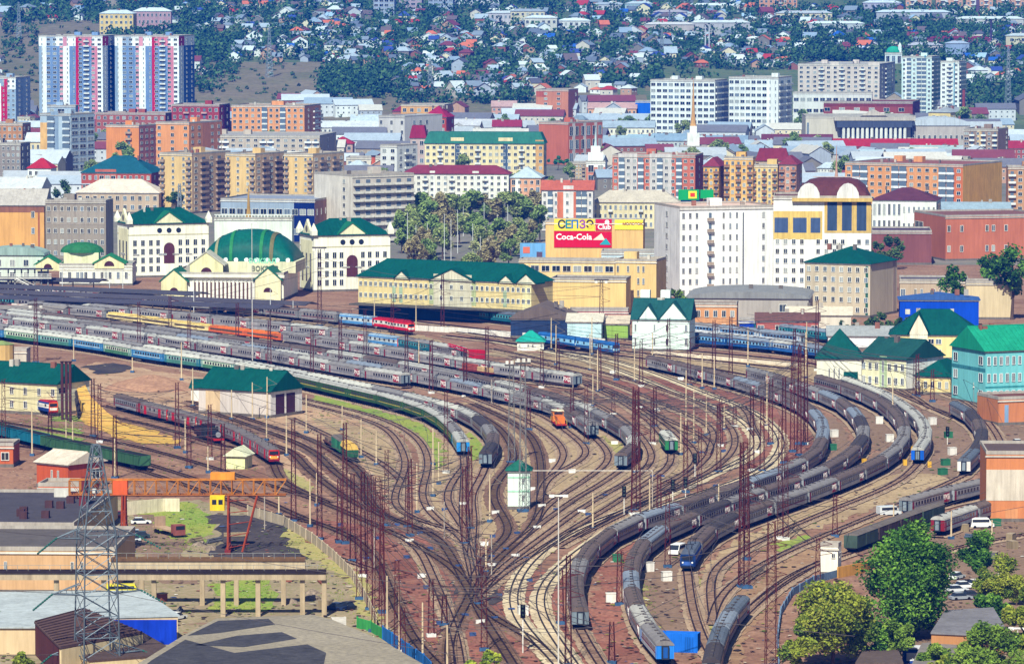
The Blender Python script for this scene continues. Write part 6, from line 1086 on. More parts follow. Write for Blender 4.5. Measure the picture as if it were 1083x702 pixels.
for px, yb, yt in ((470, 276, 226), (484, 268, 222), (500, 270, 236), (512, 262, 214), (526, 266, 226), (537, 262, 216), (440, 276, 238), (452, 274, 236), (477, 280, 232), (490, 250, 218), (431, 276, 224), (516, 286, 252), (508, 282, 250), (130, 318, 285), (116, 322, 298), (66, 318, 283), (205, 335, 306), (286, 340, 306), (310, 340, 318)): pole(px, yb, yt, True, M('#c8c8c8', .6, 0), .12, False, 'thin grey street lamp pole')['group'] = 'grey street lamp poles'
# signals
for px, yb, yt in ((660, 546, 515), (711.5, 535, 508), (725, 534, 505), (553, 690, 640), (1002, 470, 452), (735, 505, 480)):
    p, h = GH(px, yb, yt); o = empty('signal_post', p, cat='railway signal', group='railway signals'); obj('post', MB().tube((0, 0, 0), (0, 0, h), .12, M('#d8d4cc'), 6), o); obj('signal_head', MB().box((0, -.1, h-1.0), (.9, .5, 2.4), M('#141416')), o)
    for z in (-.5, .3, 1.0): obj('lens', MB().tube((0, -.36, h-1.1+z), (0, -.42, h-1.1+z), .2, M('#3a4a44', .2, 0), 8), o)
    auto(o, 'black headed railway signal on pale post')
# trackside gear: small boxes, white kilometre boards, green bins
def boxes(name, cat, desc, gp, spots, d, col, top=None):
    me = MB().box((0, 0, d[2]/2), d, M(col, .7, .1, 1)).mesh(name); lid = MB().box((0, 0, d[2]+.05), (d[0]*1.08, d[1]*1.08, .12), M(top or col)).mesh('lid')
    for i, (x, y) in enumerate(spots):
        o = empty(name, G(x, y), radians((x*17) % 30), cat=cat, group=gp); obj('cabinet', me, o); obj('lid', lid, o); auto(o, desc)
boxes('relay_cabinet', 'cabinet', 'pale trackside cabinet', 'pale trackside cabinets', [(882, 462), (941, 467), (1007, 481), (705, 614), (646, 637), (986, 449), (930, 448), (553, 651), (686, 604), (935, 600)], (1.9, 1.4, 1.8), '#d6d2cc')
boxes('point_machine', 'point machine', 'small blue point machine box', 'blue point machines', [(420, 556), (444, 565), (451, 622), (485, 600), (521, 568), (547, 565), (556, 592), (528, 630), (500, 672), (465, 660), (455, 581), (640, 525), (588, 540), (622, 545), (700, 505), (757, 515), (765, 478), (742, 480), (690, 505), (470, 540), (388, 592), (360, 556), (398, 570), (430, 590), (492, 652), (523, 655), (541, 646), (560, 615), (520, 590), (535, 582)], (1.1, .8, .5), '#3c527f')
boxes('white_marker', 'marker', 'low white marker board', 'white marker boards', [(433, 574), (446, 611), (520, 600), (512, 577), (573, 537), (562, 519), (545, 590), (568, 560), (615, 543), (650, 470), (676, 433), (695, 435), (720, 402), (648, 395), (605, 500), (584, 489), (508, 660), (455, 540), (490, 535), (524, 544), (756, 434), (793, 456), (800, 480), (622, 430)], (1.7, .3, .8), '#e4e2de')
boxes('waste_container', 'container', 'small dark green waste container', 'green waste containers', [(1003, 463), (1000, 492), (997, 502), (880, 476), (653, 594), (1053, 556)], (2.0, 1.4, 1.5), '#2f6a48')
boxes('yellow_bollard', 'bollard', 'short yellow bollard block', 'yellow bollards', [(914, 491), (957, 492), (983, 494), (964, 478)], (.9, .8, 1.3), '#d8a830')
bc = empty('storage_container', G(713, 688), radians(-12), label='bright blue storage container beside the blue tailed train', cat='container'); obj('body', MB().box((0, 0, 1.7), (9, 3.2, 3.4), M('#1f6ad0')), bc); obj('door', MB().box((3, -1.62, 1.5), (1.6, .08, 2.6), M('#1a58b0')), bc)
b = MB()
for k in range(20): b.box((-4.3+k*.45, -1.62, 1.7), (.12, .1, 3.2), M('#1f6ad0'))
obj('side_ribs', b, bc)
# ---------------------------------------------------------------- wires between masts
WIRE = M('#4a4444', .6, 0)
def wire(a, b_, za, zb, sag=.6, r=.06, nm='overhead_wire'):
    A_, B_ = V((a.x, a.y, za)), V((b_.x, b_.y, zb)); n = 8; pts = []
    for i in range(n+1):
        t = i/n; q = A_.lerp(B_, t); q.z -= sag*4*t*(1-t); pts.append(q)
    o = obj(nm, MB().path(pts, r, WIRE, 3), cat='wire', group='overhead wires'); auto(o, 'thin dark overhead wire'); return o
rgw = random.Random(4); done = 0
for i, (p, h) in enumerate(MASTS):
    c = sorted(((q-p).length, j) for j, (q, h2) in enumerate(MASTS) if j != i and abs(q.x-p.x) > 14 and abs(q.y-p.y) < 60)[:2]
    for d, j in c:
        if d < 75 and j > i-40: wire(p, MASTS[j][0], h*.9, MASTS[j][1]*.9, 1.4); wire(p, MASTS[j][0], h*.72, MASTS[j][1]*.72, .3)
for (x0, y0), (x1, y1), hh in (((555, 538), (690, 538), 8.6), ((520, 428), (606, 434), 7), ((280, 560), (470, 570), 8), ((396, 602), (520, 610), 8.5)):
    A_, B_ = G(x0, y0), G(x1, y1); o = empty('cross_span_beam', (A_+B_)/2, atan2((B_-A_).y, (B_-A_).x), label={555: 'long pale cross span beam reaching from the signal tower', 520: 'dark cross span beam above the orange shunting locomotive', 280: 'thin cross span beam over the left dark tracks', 396: 'thin cross span beam before the track throat'}[x0], cat='beam'); L = (B_-A_).length
    obj('beam', MB().box((0, 0, hh), (L, .15, .15), M('#d0c8c0' if x0 == 555 else '#5c4a46')), o); obj('droppers', MB().box((-L/2, 0, hh/2), (.2, .2, hh), M('#a89c90')).box((L/2, 0, hh/2), (.2, .2, hh), M('#a89c90')), o)
for q in WIRES:
    q = [p for p in q if p.y < 1750]
    if len(q) < 8: continue
    c0 = q[::6]+[q[-1]]; o = obj('contact_wire', MB().path([p+V((0, 0, 6.4)) for p in c0], 0.055, WIRE, 3), cat='wire', group='contact wires above the tracks'); auto(o, 'thin contact wire above a track')
    o['mid'] = [float(x) for x in c0[len(c0)//2]]
# ---------------------------------------------------------------- steel pylon in the corner
py_, ph = GH(103, 716, 470); py_o = empty('transmission_pylon', py_, radians(20), label='large grey steel lattice transmission pylon in the corner', cat='pylon')
s_ = 1/S(py_); PG = M('#626e78', .45, .12, 1, .3); b = MB(); wb, wt = 40*s_, 7*s_; hk = ph*.62
def PW(z): return (wb+(wb*.84-wb)*z/hk)/2*1.0 if z < hk else (wb*.84+(wt-wb*.84)*(z-hk)/(ph-hk))/2
lv = [0, .09, .18, .27, .36, .45, .54, .62, .72, .81, .89, .95, 1.0]; cs = ((-1, -1), (1, -1), (1, 1), (-1, 1))
for z0, z1 in zip(lv, lv[1:]):
    z0, z1 = z0*ph, z1*ph; a, c = PW(z0), PW(z1)
    for j in range(4):
        p, q = cs[j], cs[(j+1) % 4]
        b.tube((p[0]*a, p[1]*a, z0), (p[0]*c, p[1]*c, z1), .14, PG); b.tube((p[0]*a, p[1]*a, z0), (q[0]*c, q[1]*c, z1), .075, PG, 3); b.tube((q[0]*a, q[1]*a, z0), (p[0]*c, p[1]*c, z1), .075, PG, 3); b.tube((p[0]*c, p[1]*c, z1), (q[0]*c, q[1]*c, z1), .1, PG, 3)
obj('lattice_tower', b, py_o)
for z, l in ((.60, 26), (.36, 30), (.10, 30)):
    z *= ph; 
    for s in (-1, 1):
        q = MB(); w0 = PW(z)
        for y in (-.6, .6): q.tube((s*w0, y, z), (s*(w0+l*s_), 0, z+.3), .13, PG).tube((s*w0, y, z+1.9), (s*(w0+l*s_), 0, z+.3), .1, PG)
        for k in range(5): t = (k+.5)/5; q.tube((s*(w0+l*s_*t), -.6*(1-t), z+.3*t), (s*(w0+l*s_*t), .6*(1-t), z+1.9*(1-t)+.3*t), .07, PG, 3)
        arm = obj('cross_arm', q, py_o)
        e = V((s*(w0+l*s_), 0, z+.3)); 
        for dx, dz in ((4.5*s, -2.4),):
            q = MB(); 
            for k in range(9): t0, t1 = k/9, (k+.7)/9; q.tube(e+V((dx*t0*.9, -2*t0, dz*t0)), e+V((dx*t1*.9, -2*t1, dz*t1)), .17, M('#2a5a50', .25, 0), 6)
            obj('insulator', q, arm)
for k, (e, t_, l) in enumerate(((V((-24, 0, .1)), V((-90, 60, -6)), 'lowest'), (V((24, 0, .1)), V((120, -90, -9)), 'lowest'), (V((-24, 0, .36)), V((-90, 60, 0)), 'middle'), (V((24, 0, .36)), V((120, -90, -6)), 'middle'), (V((-20, 0, .6)), V((-90, 60, 4)), 'top'), (V((20, 0, .6)), V((120, -90, -4)), 'top'))):
    a = py_+V((e.x*s_, 0, e.z*ph)); c = a+t_; n = 10; pts = [a.lerp(c, i/n)-V((0, 0, 5*(i/n)*(1-i/n))) for i in range(n+1)]
    obj('power_line', MB().path(pts, .05, WIRE, 3), label=f'thin power line from the {l} pylon arm {"away to the roofs" if e.x < 0 else "over the felt roof"}', cat='wire')
# ---------------------------------------------------------------- gantry crane
gc_, gh_ = GH(190, 583, 523); s_ = 1/S(gc_); gc_ = G(190, 583); OR = M('#b8742f', .6, .15, .8); ORD_ = M('#9a4424', .6, .15, .8)
go = empty('gantry_crane', gc_, label='orange gantry crane with lattice bridge and yellow cab', cat='crane'); X = lambda px: (px-190)*s_
b = MB(); z0, z1 = gh_, gh_+16*s_
for y in (-1.2, 1.2):
    b.tube((X(74), y, z0), (X(303), y, z0), .2, M('#8a5228')).tube((X(74), y, z1), (X(303), y, z1), .14, OR)
    n = 20
    for k in range(n): a, c = X(74)+k*(X(303)-X(74))/n, X(74)+(k+1)*(X(303)-X(74))/n; b.tube((a, y, z0), (a, y, z1), .13, OR); b.tube((a, y, z0 if k % 2 else z1), (c, y, z1 if k % 2 else z0), .07, OR, 3)
obj('bridge', b, go)
for x in (133, 242):
    q = MB(); 
    for y in (-4, 4):
        q.tube((X(x), y, .4), (X(x), y*.3, z0), .2, ORD_)
        q.tube((X(x)+(3 if x > 200 else -0.6), y, .4), (X(x)+(6 if x > 200 else -.6), y*.3, z0), .2, ORD_)
    for k in range(5): zz = z0*(k+.5)/5; q.tube((X(x), -4+2.8*zz/z0, zz), (X(x), 4-2.8*zz/z0, zz), .14, ORD_); q.tube((X(x), -4+2.8*zz/z0, zz), (X(x)+(4 if x > 200 else -.6), 4-2.8*zz/z0, zz), .1, ORD_)
    q.box((X(x), 0, .4), (1.2, 9.4, .8), M('#7c2c24')); obj('leg_frame', q, go)
cb_ = obj('operator_cab', MB().box((X(231), -2.4, z0-1.4), (3.0, 2.4, 3.0), M('#e8c020')), go); obj('cab_window', MB().box((X(231)-.6, -3.62, z0-1.1), (.9, .08, 1.0), WIN).box((X(231)+.7, -3.62, z0-1.1), (.9, .08, 1.0), WIN), cb_)
obj('trolley', MB().box((X(236), 0, z1+.8), (5, 2.6, 1.4), M('#d88a30')), go); obj('winch_house', MB().box((X(128), 0, z0+1.6), (3.0, 2.8, 3.0), M('#c8582c')), go)
# ---------------------------------------------------------------- trestle bridges
def trestle(label, x0, x1, yb, ytop, posts, col, rail=True, thick=1.6, edge='#3a302e'):
    p, h = GH((x0+x1)/2, yb, ytop); s_ = 1/S(p); o = empty('pipe_trestle', p, label=label, cat='trestle bridge'); L = (x1-x0)*s_; X = lambda px: (px-(x0+x1)/2)*s_
    obj('deck_beam', MB().box((0, 0, h-thick/2), (L, 2.2, thick), M(col, .8, .15, .5)), o); obj('edge_girder', MB().box((0, -1.2, h+.2), (L, .3, .5), M(edge)).box((0, 1.2, h+.2), (L, .3, .5), M(edge)), o)
    if rail:
        b = MB().box((0, -1.2, h+1.5), (L, .07, .07), M('#8c8c88'))
        for k in range(int(L/2)): b.box((-L/2+k*2+1, -1.2, h+.9), (.07, .07, 1.2), M('#8c8c88'))
        obj('railing', b, o)
    for q in posts: obj('post', MB().box((X(q), 0, (h-thick)/2), (.9, .9, h-thick), M('#ab987c', .8, .15, .6)), o)
    return o
trestle('dark edged long concrete trestle nearest the felt roofed hall', -20, 345, 652, 605, (163, 236, 273, 320, 343, 60, 110), '#a8967c', True, 1.3, '#2f2624')
trestle('pale upper concrete trestle behind the dark edged one', 118, 323, 640, 592, (214, 250, 300, 150), '#b8a68a', True, 2.2, '#6a5038')
# junk under the trestles and on the black roof
rj = random.Random(77)
for i in range(26):
    px, y = rj.choice(((rj.uniform(285, 345), rj.uniform(600, 648)), (rj.uniform(205, 280), rj.uniform(540, 590)), (rj.uniform(130, 235), rj.uniform(620, 650)), (rj.uniform(985, 1080), rj.uniform(560, 600))))
    k = rj.randint(0, 2); o = empty(('scrap_crate', 'pipe_bundle', 'rubble_heap')[k], G(px, y), rj.uniform(0, 3), cat=('crate', 'pipes', 'rubble')[k], group='scrap lying in the yards')
    c = rj.choice(('#7c4a38', '#5c5c60', '#8a7a60', '#4c5a6c'))
    if k == 0: obj('box', MB().box((0, 0, .8), (rj.uniform(1.4, 2.6), 1.4, 1.6), M(c)), o); obj('lid', MB().box((0, 0, 1.66), (2.0, 1.5, .12), M('#9a8a74')), o)
    elif k == 1: obj('pipes', MB().tube((-2.5, 0, .3), (2.5, 0, .3), .28, M(c), 6).tube((-2.5, .5, .3), (2.5, .5, .3), .28, M(c), 6).tube((-2.5, .25, .75), (2.5, .25, .75), .28, M(c), 6), o)
    else: obj('stones', MB().loft([[(r*cos(2*pi*j/9)*rj.uniform(.7, 1.2), r*sin(2*pi*j/9)*rj.uniform(.7, 1.2), z) for j in range(9)] for r, z in ((1.6, 0), (1.2, .5), (.4, .9))], M('#8c7c6c', .95, .3, 2)), o)
    auto(o, ('weathered scrap crate', 'bundle of three pipes', 'low heap of rubble')[k])
# walls and fences
def fence(name, label, pts, hh, col, th=.15, posts=True):
    q = [G(x, y) for x, y in pts]; o = empty(name, q[0], label=label, cat='fence'); b = MB()
    for a, c in zip(q, q[1:]):
        d = c-a; m_ = (a+c)/2-q[0]; b.box((m_.x, m_.y, hh/2), (d.length, th, hh), M(col, .8, .15, .6), atan2(d.y, d.x))
    obj('panels', b, o)
    if posts:
        k = 0
        for a, c in zip(q, q[1:]):
            n = max(1, int((c-a).length/6))
            for j in range(n):
                if k < 60: m_ = a.lerp(c, j/n)-q[0]; obj('post', MB().box((m_.x, m_.y, hh/2+.1), (.3, .3, hh+.2), M(col)), o); k += 1
fence('concrete_fence', 'weathered concrete panel fence separating lot from red ballast', [(262, 545), (300, 556), (330, 574), (352, 592), (372, 612), (388, 640), (398, 662)], 2.2, '#b4a48c')
fence('blue_fence', 'bright blue metal fence along the felt roofed hall', [(405, 676), (425, 690), (448, 706), (456, 714)], 2.4, '#2a6ab0')
fence('green_fence', 'short green fence joining the blue metal fence', [(378, 664), (392, 668), (405, 676)], 2.0, '#3f9a4c')
fence('white_wall', 'long low white wall below the coaches and annex', [(365, 345), (480, 352), (585, 360), (640, 364)], 1.8, '#dcd6cc', .3, False)
fence('blue_fence', 'blue and white fence curving below the signal cabin', [(886, 610), (860, 617), (838, 630), (826, 650), (822, 680), (824, 712)], 1.5, '#6f87a0')
fence('pale_wall', 'pale cream boundary wall behind the parked cars', [(132, 545), (172, 541), (190, 541)], 3.0, '#d8ccb0', .3, False)
fence('yellow_wall', 'yellow ochre wall beside the signal cabin', [(886, 611), (912, 606), (925, 600)], 2.2, '#c08c40', .3, False)
fence('pale_wall', 'cream low platform wall before the blue striped train', [(690, 374), (780, 382), (846, 388)], .9, '#e0d0b8', 1.2, False)
# ---------------------------------------------------------------- road vehicles
def car(px, y, col, label, rot=0, kind='car'):
    o = empty({'car': 'parked_car', 'van': 'parked_van', 'bus': 'parked_bus'}[kind], G(px, y), radians(rot), label=label, cat=kind, group='parked road vehicles')
    L, W_, H1, H2 = {'car': (4.4, 1.8, .85, 1.45), 'van': (5.2, 2.1, 1.1, 2.2), 'bus': (7, 2.3, 1.4, 2.7)}[kind]; m = M(col, .35, .03, 1, 0, .5)
    x = L/2
    if kind == 'car':
        obj('body', MB().loft([[(-x, y_, .3), (-x, y_, .8), (-x+.3, y_, H1), (x-1.1, y_, H1), (x, y_, .7), (x, y_, .3)] for y_ in (-W_/2, W_/2)], m), o)
        obj('cabin', MB().loft([[(-x+.4, y_, H1), (-x+1.0, y_*.85, H2), (x-2.0, y_*.85, H2), (x-1.2, y_, H1)] for y_ in (-W_/2+.05, W_/2-.05)], WIN), o)
        obj('roof', MB().box((-.55, 0, H2+.03), (L*.36, W_*.8, .08), m), o)
    else:
        obj('body', MB().loft([[(-x, y_, .35), (-x, y_, H2), (x-1.2, y_, H2), (x-.5, y_, H1), (x, y_, H1-.1), (x, y_, .35)] for y_ in (-W_/2, W_/2)], m), o)
        for s in (-1, 1): obj('window', MB().box((-.3, s*(W_/2+.01), H2-.55), (L*.7, .04, .6), WIN), o)
        obj('windscreen', MB().loft([[(x-1.18, y_, H2-.1), (x-.52, y_, H1+.05), (x-.5, y_, H1+.1), (x-1.1, y_, H2-.05)] for y_ in (-W_/2+.1, W_/2-.1)], WIN), o)
    for a in (-x*.62, x*.62):
        for s in (-1, 1): obj('wheel', MB().tube((a, s*(W_/2-.18), .33), (a, s*(W_/2+.02), .33), .33, DK, 10), o)
    for s in (-1, 1): obj('headlight', MB().box((x-.02, s*W_*.36, .62), (.08, .3, .16), M('#f0f0e8', .2, 0)), o)
    return o
for a in ((149, 554, '#d8d8d6', 'white car parked alone on the lane under the crane', 10), (147.5, 569, '#2a3a3c', 'dark teal car at the end of the parked row', 190), (140, 567, '#b8c0c8', 'silver car between the dark teal car and pylon', 190), (138, 573, '#c4c8cc', 'pale grey car nearest the concrete trestle', 185), (127, 547, '#7c2c34', 'dark red car beside the orange crane leg', 95), (131, 560, '#a8a8a8', 'grey car in front of the dark red car', 100),
          (354, 645, '#1c2c4c', 'dark navy car at the end of the trestle', 150), (365, 644, '#181c24', 'black car beside the dark navy car', 140), (187, 655, '#e0e0e0', 'white car beside the bright blue end wall', 60), (1012, 626, '#c8ccd0', 'silver car behind the birch tree', 20), (1020, 622, '#d8d8d8', 'white car beside the silver one behind the birch', 20), (1028, 632, '#3c3c44', 'dark car parked under the birch crown', 20), (1034, 620, '#e0dcd8', 'pale car at the end of the birch tree row', 20), (1016, 634, '#8a9098', 'grey car nearest the grey roofed house', 20), (1012, 612, '#d0d4d4', 'pale car beside the slim pole behind the big tree', 60),
          (455, 282, '#d0d4d8', 'silver car on the street beside the park', 60), (462, 276, '#2c3440', 'dark car on the street beside the park', 60), (449, 279, '#40485c', 'blue grey car at the street edge near the annex', 70), (478, 296, '#a83040', 'red car in front of the yellow kiosk', 20), (1075, 470, '#e0e0e0', 'white car beside the orange brick outhouse', 100), (1062, 480, '#d8d8d8', 'white car at the dark yard corner', 60)): car(*a)
car(716, 586, '#e4e4e4', 'white van between the two curved trains', 250, 'van'); car(130, 632, '#d8cc2c', 'yellow green minibus behind the steel pylon', 5, 'bus'); car(1038, 558, '#e0dedc', 'white van below the brick and white block', 5, 'van'); car(940, 545, '#c8ccd0', 'white van beside the boxcars and big tree', 20, 'van'); car(475, 290, '#d8d8d8', 'white van on the street near the annex roof', 80, 'van')
tr_ = empty('flatbed_truck', G(180, 566), radians(-62), label='beige flatbed trailer truck parked on the lane under the crane', cat='truck'); obj('flatbed', MB().box((-2, 0, 1.3), (9, 2.6, .35), M('#b09478')).box((-5.4, 0, 2.4), (.2, 2.6, 2.4), M('#a88c74')), tr_); obj('cab', MB().box((4.2, 0, 1.7), (2.2, 2.4, 2.2), M('#8c5048')), tr_); obj('windscreen', MB().box((5.32, 0, 2.2), (.06, 2.0, .8), WIN), tr_)
for a in (-5, -3.8, 3.8):
    for s in (-1, 1): obj('wheel', MB().tube((a, s*1.0, .5), (a, s*1.3, .5), .5, DK, 10), tr_)
yk = empty('yellow_kiosk', G(515, 292), label='low kiosk with bright yellow flat roof by the park', cat='kiosk'); obj('wall', MB().box((0, 0, 1.6), (14, 6, 3.2), M('#a89484')), yk); obj('roof', MB().box((0, 0, 3.5), (17, 8, .6), M('#e8c820')), yk); obj('window', MB().box((0, -3.05, 1.8), (9, .1, 1.4), GLASS[0]), yk)
# ---------------------------------------------------------------- trees
LEAF = {}
def leafm(h):
    if h not in LEAF:
        m = M(h, .75, .22, .9, 0, .2); LEAF[h] = m; nt = m.node_tree; b = nt.nodes['Principled BSDF']
        t = nt.nodes.new('ShaderNodeBsdfTranslucent'); ms = nt.nodes.new('ShaderNodeMixShader'); ms.inputs[0].default_value = .22
        nt.links.new(b.inputs['Base Color'].links[0].from_socket, t.inputs['Color']); nt.links.new(b.outputs[0], ms.inputs[1]); nt.links.new(t.outputs[0], ms.inputs[2]); nt.links.new(ms.outputs[0], nt.nodes['Material Output'].inputs['Surface'])
    return LEAF[h]
def crown_mesh(rx, rz, n, size, cols, rg, lobes=14, gap=.0):
    """leaf-sized faces in clumps spread through an uneven crown, centred at 0"""
    b = MB(); ms = [leafm(c) for c in cols]; L = []
    for _ in range(lobes):
        while True:
            p = V((rg.uniform(-1, 1), rg.uniform(-1, 1), rg.uniform(-1, 1)))
            if .25 < p.length < .95: break
        taper = 1-.35*max(0, p.z)
        L.append((V((p.x*rx*.78*taper, p.y*rx*.78*taper, p.z*rz*.8)), rg.uniform(.17, .38)*min(rx, rz)*1.05, rg.choice(ms)))
    for _ in range(n):
        c, r, m = rg.choice(L)
        d = V((rg.gauss(0, 1), rg.gauss(0, 1), rg.gauss(0, 1))).normalized()
        p = c+d*r*(rg.random()**.4)*rg.uniform(.8, 1.12)
        u = V((rg.gauss(0, 1), rg.gauss(0, 1), rg.gauss(0, .6))).normalized(); w_ = u.cross(V((rg.gauss(0, 1), rg.gauss(0, 1), rg.gauss(0, 1)))).normalized(); s = size*rg.uniform(.6, 1.3)
        b.poly([p-u*s, p+w_*s*.55, p+u*s, p-w_*s*.55], m if rg.random() < .8 else rg.choice(ms))
    return b.mesh('leaf_crown'), L
BARK = M('#5c4a3c', .9, .2, 2); BIRCH = M('#cfc8bc', .8, .2, 2)
def tree(label, px, yb, yt, wpx, cols, n, size, seed, bark=BARK, crown_from=.22, name='broadleaf_tree', lobes=16, cat='tree', group=None):
    rg = random.Random(seed); p, h = GH(px, yb, yt); rx = wpx/S(p)/2; cz = h*(1+crown_from)/2; rz = h*(1-crown_from)/2
    o = empty(name, p, label=label, cat=cat, group=group)
    me, L = crown_mesh(rx, rz, n, size, cols, rg, lobes); 
    b = MB(); r0 = max(.12, h*.018); b.tube((0, 0, 0), (rx*.05, 0, cz*.7), r0*1.3, bark, 7, r0*.8).tube((rx*.05, 0, cz*.7), (0, 0, cz+rz*.5), r0*.8, bark, 6, r0*.25)
    for c, r, m in L: 
        z = max(h*.2, min(cz+rz*.3, c.z+cz-h*.18)); b.tube((0, 0, z), (c.x*.9, c.y*.9, c.z+cz), r0*.32, bark, 4, r0*.1)
    obj('trunk', b, o); obj('crown', me, o, (0, 0, cz)); return o
G1 = ('#4a7822', '#62922c', '#325c1a', '#7aa638'); G2 = ('#84942c', '#9aa434', '#627a28', '#a6ac40'); G3 = ('#4a6a34', '#5f7c3c', '#6f8444', '#3f5c30'); G4 = ('#789634', '#5f8028', '#8ca83e')
tree('big bright green poplar standing over the boxcars', 962, 676, 546, 118, G1, 34000, .36, 1, lobes=60, crown_from=.0)
tree('wide olive green tree beside the curving blue fence', 880, 706, 608, 112, G2, 26000, .34, 2, lobes=46, crown_from=.02)
tree('light green tree close behind the slim pole', 1036, 618, 558, 48, G1, 8000, .32, 3, lobes=18, crown_from=.1)
tree('sparse birch with white forked trunk', 1055, 660, 583, 72, G2, 10000, .28, 4, BIRCH, .22, 'birch_tree', 20)
tree('bushy green tree in the bottom corner below the birch', 1045, 736, 656, 112, G4, 20000, .32, 5, lobes=30, crown_from=.0)
tree('low pale green tree under the big poplar', 950, 705, 650, 46, G4, 6000, .32, 6, lobes=18, crown_from=.0)
tree('olive bush bank between the fence and wide olive tree', 845, 712, 650, 50, G2, 5000, .32, 61, lobes=14, crown_from=.0, name='leafy_bush', cat='bush')
tree('deep green bush at the foot of the big poplar', 925, 704, 655, 56, G1, 6000, .32, 62, lobes=16, crown_from=.0, name='leafy_bush', cat='bush')
tree('olive bush bank left of the street lamp', 1000, 722, 690, 50, G2, 4000, .32, 63, lobes=12, crown_from=.0, name='leafy_bush', cat='bush')
tree('fresh green bush behind the grey roofed house', 1075, 640, 600, 30, G2, 3000, .32, 64, lobes=10, crown_from=.0, name='leafy_bush', cat='bush')
tree('leafy bush hiding the cars beside the birch', 1050, 668, 622, 58, G1, 7000, .32, 65, lobes=16, crown_from=.0, name='leafy_bush', cat='bush')
tree('bright bush between the grey roofed house and kiosk', 990, 716, 676, 52, G4, 6000, .32, 66, lobes=14, crown_from=.0, name='leafy_bush', cat='bush')
tree('green willow clump at the corner beside the street lamp', 1085, 722, 612, 56, G2, 8000, .4, 7, lobes=10)
tree('yellow green bush cluster at the bottom before the throat', 515, 726, 684, 66, ('#b4c03c', '#94a830', '#7c942c'), 4200, .34, 8, lobes=14, crown_from=.05, name='leafy_bush', cat='bush')
tree('small green bush in front of the felt roofed hall', 345, 722, 684, 34, G1, 2000, .3, 9, lobes=10, crown_from=.05, name='leafy_bush', cat='bush')
tree('green bush rising beside the felt roof corner', 330, 726, 690, 24, G1, 1200, .3, 19, lobes=8, crown_from=.05, name='leafy_bush', cat='bush')
tree('yellow green bush row at the pylon foot', 30, 722, 686, 60, ('#a4b03c', '#8a9a30', '#7c8c2c'), 2600, .34, 10, lobes=10, crown_from=.05, name='leafy_bush', cat='bush')
tree('bush of fresh leaves at the left picture edge', -2, 676, 634, 30, G4, 1500, .34, 12, lobes=8, crown_from=.1, name='leafy_bush', cat='bush')
tree('leafy bush behind the pylon between roof and crane', 78, 560, 528, 50, G2, 2200, .4, 11, lobes=10, crown_from=.05, name='leafy_bush', cat='bush')
tree('bush of pale leaves beside the orange brick wall', 100, 556, 526, 26, G4, 1200, .4, 13, lobes=8, crown_from=.05, name='leafy_bush', cat='bush')
tree('dark green tree clump at the picture edge above the teal building', 1070, 338, 256, 64, G1, 3800, .7, 14, lobes=14)
tree('bright green tree before the beige hall', 1010, 336, 277, 42, G1, 2600, .6, 15, lobes=12)
tree('green tree between brick factory and beige hall', 1045, 312, 268, 36, G1, 1800, .65, 16, lobes=10)
tree('small olive tree beside the pale office roof', 945, 285, 244, 34, G3, 1500, .6, 17, lobes=10)
tree('grey green shrub cluster above the blue hall', 925, 282, 254, 40, G3, 1500, .6, 18, lobes=10, name='leafy_bush', cat='bush')
tree('shrubs beside the beige office foot', 930, 352, 326, 46, G3, 1500, .55, 20, lobes=10, crown_from=.05, name='leafy_bush', cat='bush')
tree('low shrubs below the bright blue hall', 960, 354, 332, 40, G3, 1300, .55, 21, lobes=10, crown_from=.05, name='leafy_bush', cat='bush')
tree('low shrub along the pale hall wall', 900, 352, 336, 40, G3, 900, .5, 22, lobes=8, crown_from=.05, name='leafy_bush', cat='bush')
tree('fresh green tree beside the tall white block foot', 716, 344, 300, 28, G4, 1200, .6, 23, lobes=9)
tree('rooftop green tree before the red drink board', 622, 298, 252, 40, G4, 1700, .55, 24, lobes=10, crown_from=.1)
tree('dark shrub on the painted yellow wall', 656, 290, 246, 22, ('#4f4a38', '#6a6044', '#3c3a2c'), 900, .55, 25, lobes=8)
tree('small tree under the maroon brick mansion', 68, 228, 190, 24, G3, 700, .8, 26, lobes=8); tree('green street tree before the yellow brown blocks', 186, 226, 200, 26, G3, 700, .8, 27, lobes=8); tree('green tree group below the domed tower', 590, 180, 163, 40, ('#3f8a5c', '#4f9a5c', '#3a7a4c'), 900, .8, 28, lobes=9); tree('small green tree near the hill foot church tower', 757, 172, 154, 16, G3, 400, .8, 29, lobes=6)
PT = [(432, 262, 208, 34), (446, 254, 200, 40), (462, 250, 196, 42), (480, 248, 197, 40), (498, 244, 198, 40), (515, 243, 200, 38), (532, 242, 196, 40), (548, 240, 200, 36), (563, 238, 196, 34), (440, 272, 222, 30), (456, 270, 224, 30), (438, 288, 244, 28), (510, 274, 232, 30), (528, 268, 228, 30), (516, 288, 248, 26), (545, 262, 224, 28), (452, 284, 250, 24), (560, 258, 228, 22), (500, 296, 262, 26), (538, 282, 250, 26), (470, 262, 214, 30), (486, 258, 220, 26), (425, 268, 224, 30), (447, 280, 234, 28), (468, 274, 230, 26), (503, 264, 222, 30), (540, 272, 232, 30), (556, 274, 236, 28), (571, 256, 214, 26), (522, 280, 244, 24)]
cm = [crown_mesh(4.4, 5.2, 2400, .5, c, random.Random(40+i), 12)[0] for i, c in enumerate((('#98a860', '#a8b46c', '#809050', '#b0b078'), ('#8ca45a', '#a0b464', '#78904c'), ('#aca070', '#b8ac7c', '#948a60')))]
tm = MB().tube((0, 0, -6), (0, 0, 1), .3, BARK, 6, .15).mesh('tree_trunk')
